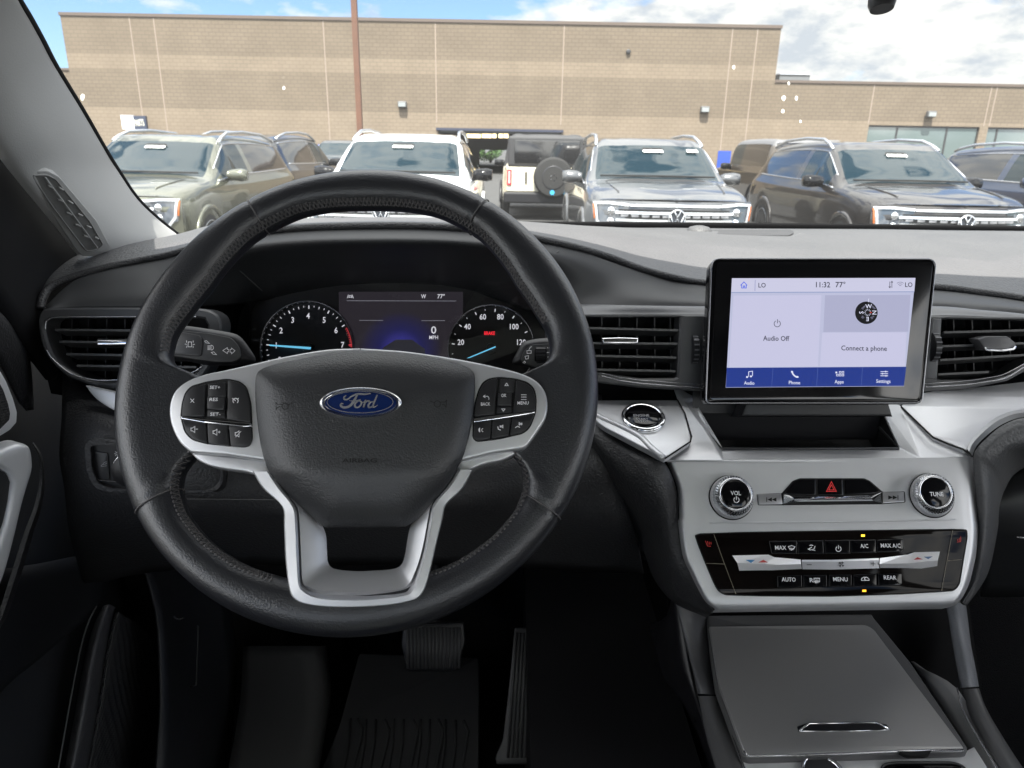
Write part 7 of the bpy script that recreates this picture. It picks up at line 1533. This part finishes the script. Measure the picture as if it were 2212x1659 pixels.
        # hood ridges
        for s in (1, -1):
            M_ = MB(); ln = [(s * .62, .42, 1.075), (s * .66, .75, 1.125), (s * .70, 1.1, 1.165)]; M_.tube([T(*q) for q in ln], [.006, .010, .008], 6); M_.build('hood_ridge', pm, root, True)
    if frontal and kind == 'suv':
        # tag hanging at the mirror, seats and wheel glimpsed through the glass are left to the dark glass itself
        p = T(-.02, 1.70 - .035, 1.52); M_ = MB(); nrm = Vector((0, -.62, .78)) * 1.0; up_ = Vector((0, .45, .36)).normalized()
        gl = lambda x, t_: T(x, 1.30 + .74 * t_ + .10 * (x / .95) ** 2 - .02, 1.20 + .50 * t_ + .012)
        M_.add([gl(-.13, .70), gl(.13, .70), gl(.14, .735), gl(.13, .77), gl(-.13, .77), gl(-.14, .735)], [(0, 1, 2, 3, 4, 5)]); M_.build('mirror_tag', mat('tag_white', (.70, .73, .71), .5), root)
        M_ = MB(); M_.add([gl(-.16, .775), gl(.16, .775), gl(.12, .83), gl(-.12, .83)], [(0, 1, 2, 3)]); M_.build('camera_housing', SEAM, root)
        if pm.name == 'grey_paint': M_ = MB(); M_.add([gl(.46, .72), gl(.62, .72), gl(.60, .80), gl(.46, .80)], [(0, 1, 2, 3)]); M_.build('window_sticker', mat('tag_white'), root)
        M_ = MB(); M_.tube([gl(x, .04 + .01 * math.cos(x * 3)) for x in (-.74, -.4, 0, .4, .74)], .012, 5); M_.build('wiper_blade', SEAM, root)
    return root, T
SG = 'sport utility vehicles parked nose out in a row'
PG = paint('green_grey_paint', (.125, .128, .095), .55, .26); PWh = paint('white_paint', (.78, .79, .78), 0, .3); PGr = paint('grey_paint', (.095, .098, .103), .5, .28); PBk = paint('black_brown_paint', (.020, .017, .016), .3); PNv = paint('navy_paint', (.02, .035, .075), .4); PDk = paint('dark_paint', (.03, .03, .032), .4)
vehicle('suv', 'olive grey SUV at the end of the front row beside the windshield pillar', 'car', -4.85, 8.2, PG, group=SG, z=-.06)
vehicle('suv', 'white SUV facing the windshield, half hidden by the top of the steering wheel rim', 'car', -1.52, 8.2, PWh, group=SG)
vehicle('suv', 'mid grey SUV with chrome grille between the white and the black one', 'car', 1.83, 8.2, PGr, group=SG)
vehicle('suv', 'black SUV with silver roof rails in front of the showroom windows', 'car', 5.10, 8.2, PBk, group=SG)
vehicle('suv', 'dark blue SUV cut by the edge of the view', 'car', 8.55, 8.9, PNv, group=SG)
SG2 = 'vehicles standing behind the front row'
vehicle('suv', 'charcoal SUV seen from behind between the olive and the white ones', 'car', -5.0, 18.0, PDk, group=SG2, face=1, frontal=False)
r_, T_ = vehicle('boxy_suv', 'dark brown boxy off-road car with grey roof behind the black SUV', 'car', 6.55, 21.3, paint('brown_paint', (.075, .06, .045), .3), kind='boxy', face=1, group=SG2, roofm=mat('grey_top', (.12, .12, .125), .5), roof_split=1.70, frontal=False)
vehicle('hatchback', 'dark low car far behind, beside the blue panel', 'car', -6.1, 24.0, PDk, group=SG2, frontal=False, rails=False, z=-.0)
# cream off-road car with spare wheel, seen from behind
CRM = paint('cream_paint', (.62, .58, .46), 0, .35)
r_, T_ = vehicle('offroad_car', 'cream off-road car with black hardtop and spare wheel, seen from behind', 'car', .66, 20.6, CRM, kind='boxy', face=1, group=SG2, roofm=mat('hardtop_black', (.03, .03, .032), .6), roof_split=1.16, frontal=False)
BY = 20.6 - 4.62
def bx_(nm, x0, z0, x1, z1, y0, y1, m, bev=.02, parent=r_):
    M_ = MB(); M_.abox(.66 + x0, BY + y0, z0 * .972, .66 + x1, BY + y1, z1 * .972); o = M_.build(nm, m, parent); md = o.modifiers.new('b', 'BEVEL'); md.width = bev; md.segments = 3; return o
bx_('tailgate', -.86, .62, .86, 1.15, -.03, .10, CRM, .03); bx_('hardtop_back', -.84, 1.155, .84, 1.80, -.02, .12, mat('hardtop_black'), .05)
bx_('rear_glass', -.70, 1.22, .70, 1.72, -.032, .0, TINT, .02); bx_('rear_bumper', -.92, .38, .92, .62, -.14, .05, BLACKPL, .04)
for s in (1, -1):
    tl = bx_('tail_lamp', s * .80 - .05, .76, s * .80 + .05, 1.10, -.055, .0, mat('lamp_red', (.45, .02, .03), .2, coat=.8), .015)
    bx_('lamp_core', s * .80 - .02, .80, s * .80 + .02, 1.06, -.062, -.05, mat('lamp_core', (.7, .5, .5), .3), .005, tl)
bx_('brake_lamp', .08, 1.28, .24, 1.31, -.06, -.033, mat('lamp_red'), .005); bx_('gate_handle', -.46, .80, -.42, 1.05, -.05, -.03, BLACKPL, .01)
sw_ = empty('spare_wheel', (.80, BY - .1, .92), parent=r_); M_ = MB(); M_.lathe((.80, BY - .03, .92), Vector((1, 0, 0)), Vector((0, 0, 1)), Vector((0, -1, 0)), [(.38, 0), (.42, .05), (.42, .18), (.38, .24), (.25, .25)], 48); M_.build('tyre', TYRE, sw_, True, auto=40)
M_ = MB(); M_.lathe((.80, BY - .03, .92), Vector((1, 0, 0)), Vector((0, 0, 1)), Vector((0, -1, 0)), [(.25, .23), (.24, .26), (.20, .23), (.06, .24)], 48); M_.build('rim', mat('dark_rim', (.06, .06, .065), .35, .7), sw_, True)
M_ = MB()
for k in range(5): a_ = k * 2 * math.pi / 5; M_.lathe((.80 + .06 * math.cos(a_), BY - .27, .92 + .06 * math.sin(a_)), Vector((1, 0, 0)), Vector((0, 0, 1)), Vector((0, -1, 0)), [(.014, 0), (.014, .015)], 10)
M_.build('wheel_nuts', CHROME, sw_); M_ = MB(); M_.lathe((.78, BY - .33, .62), Vector((1, 0, 0)), Vector((0, 0, 1)), Vector((0, -1, 0)), [(.05, 0), (.05, .02)], 20); M_.build('blue_tag', mat('tag_blue', (.05, .35, .6), .4), r_)
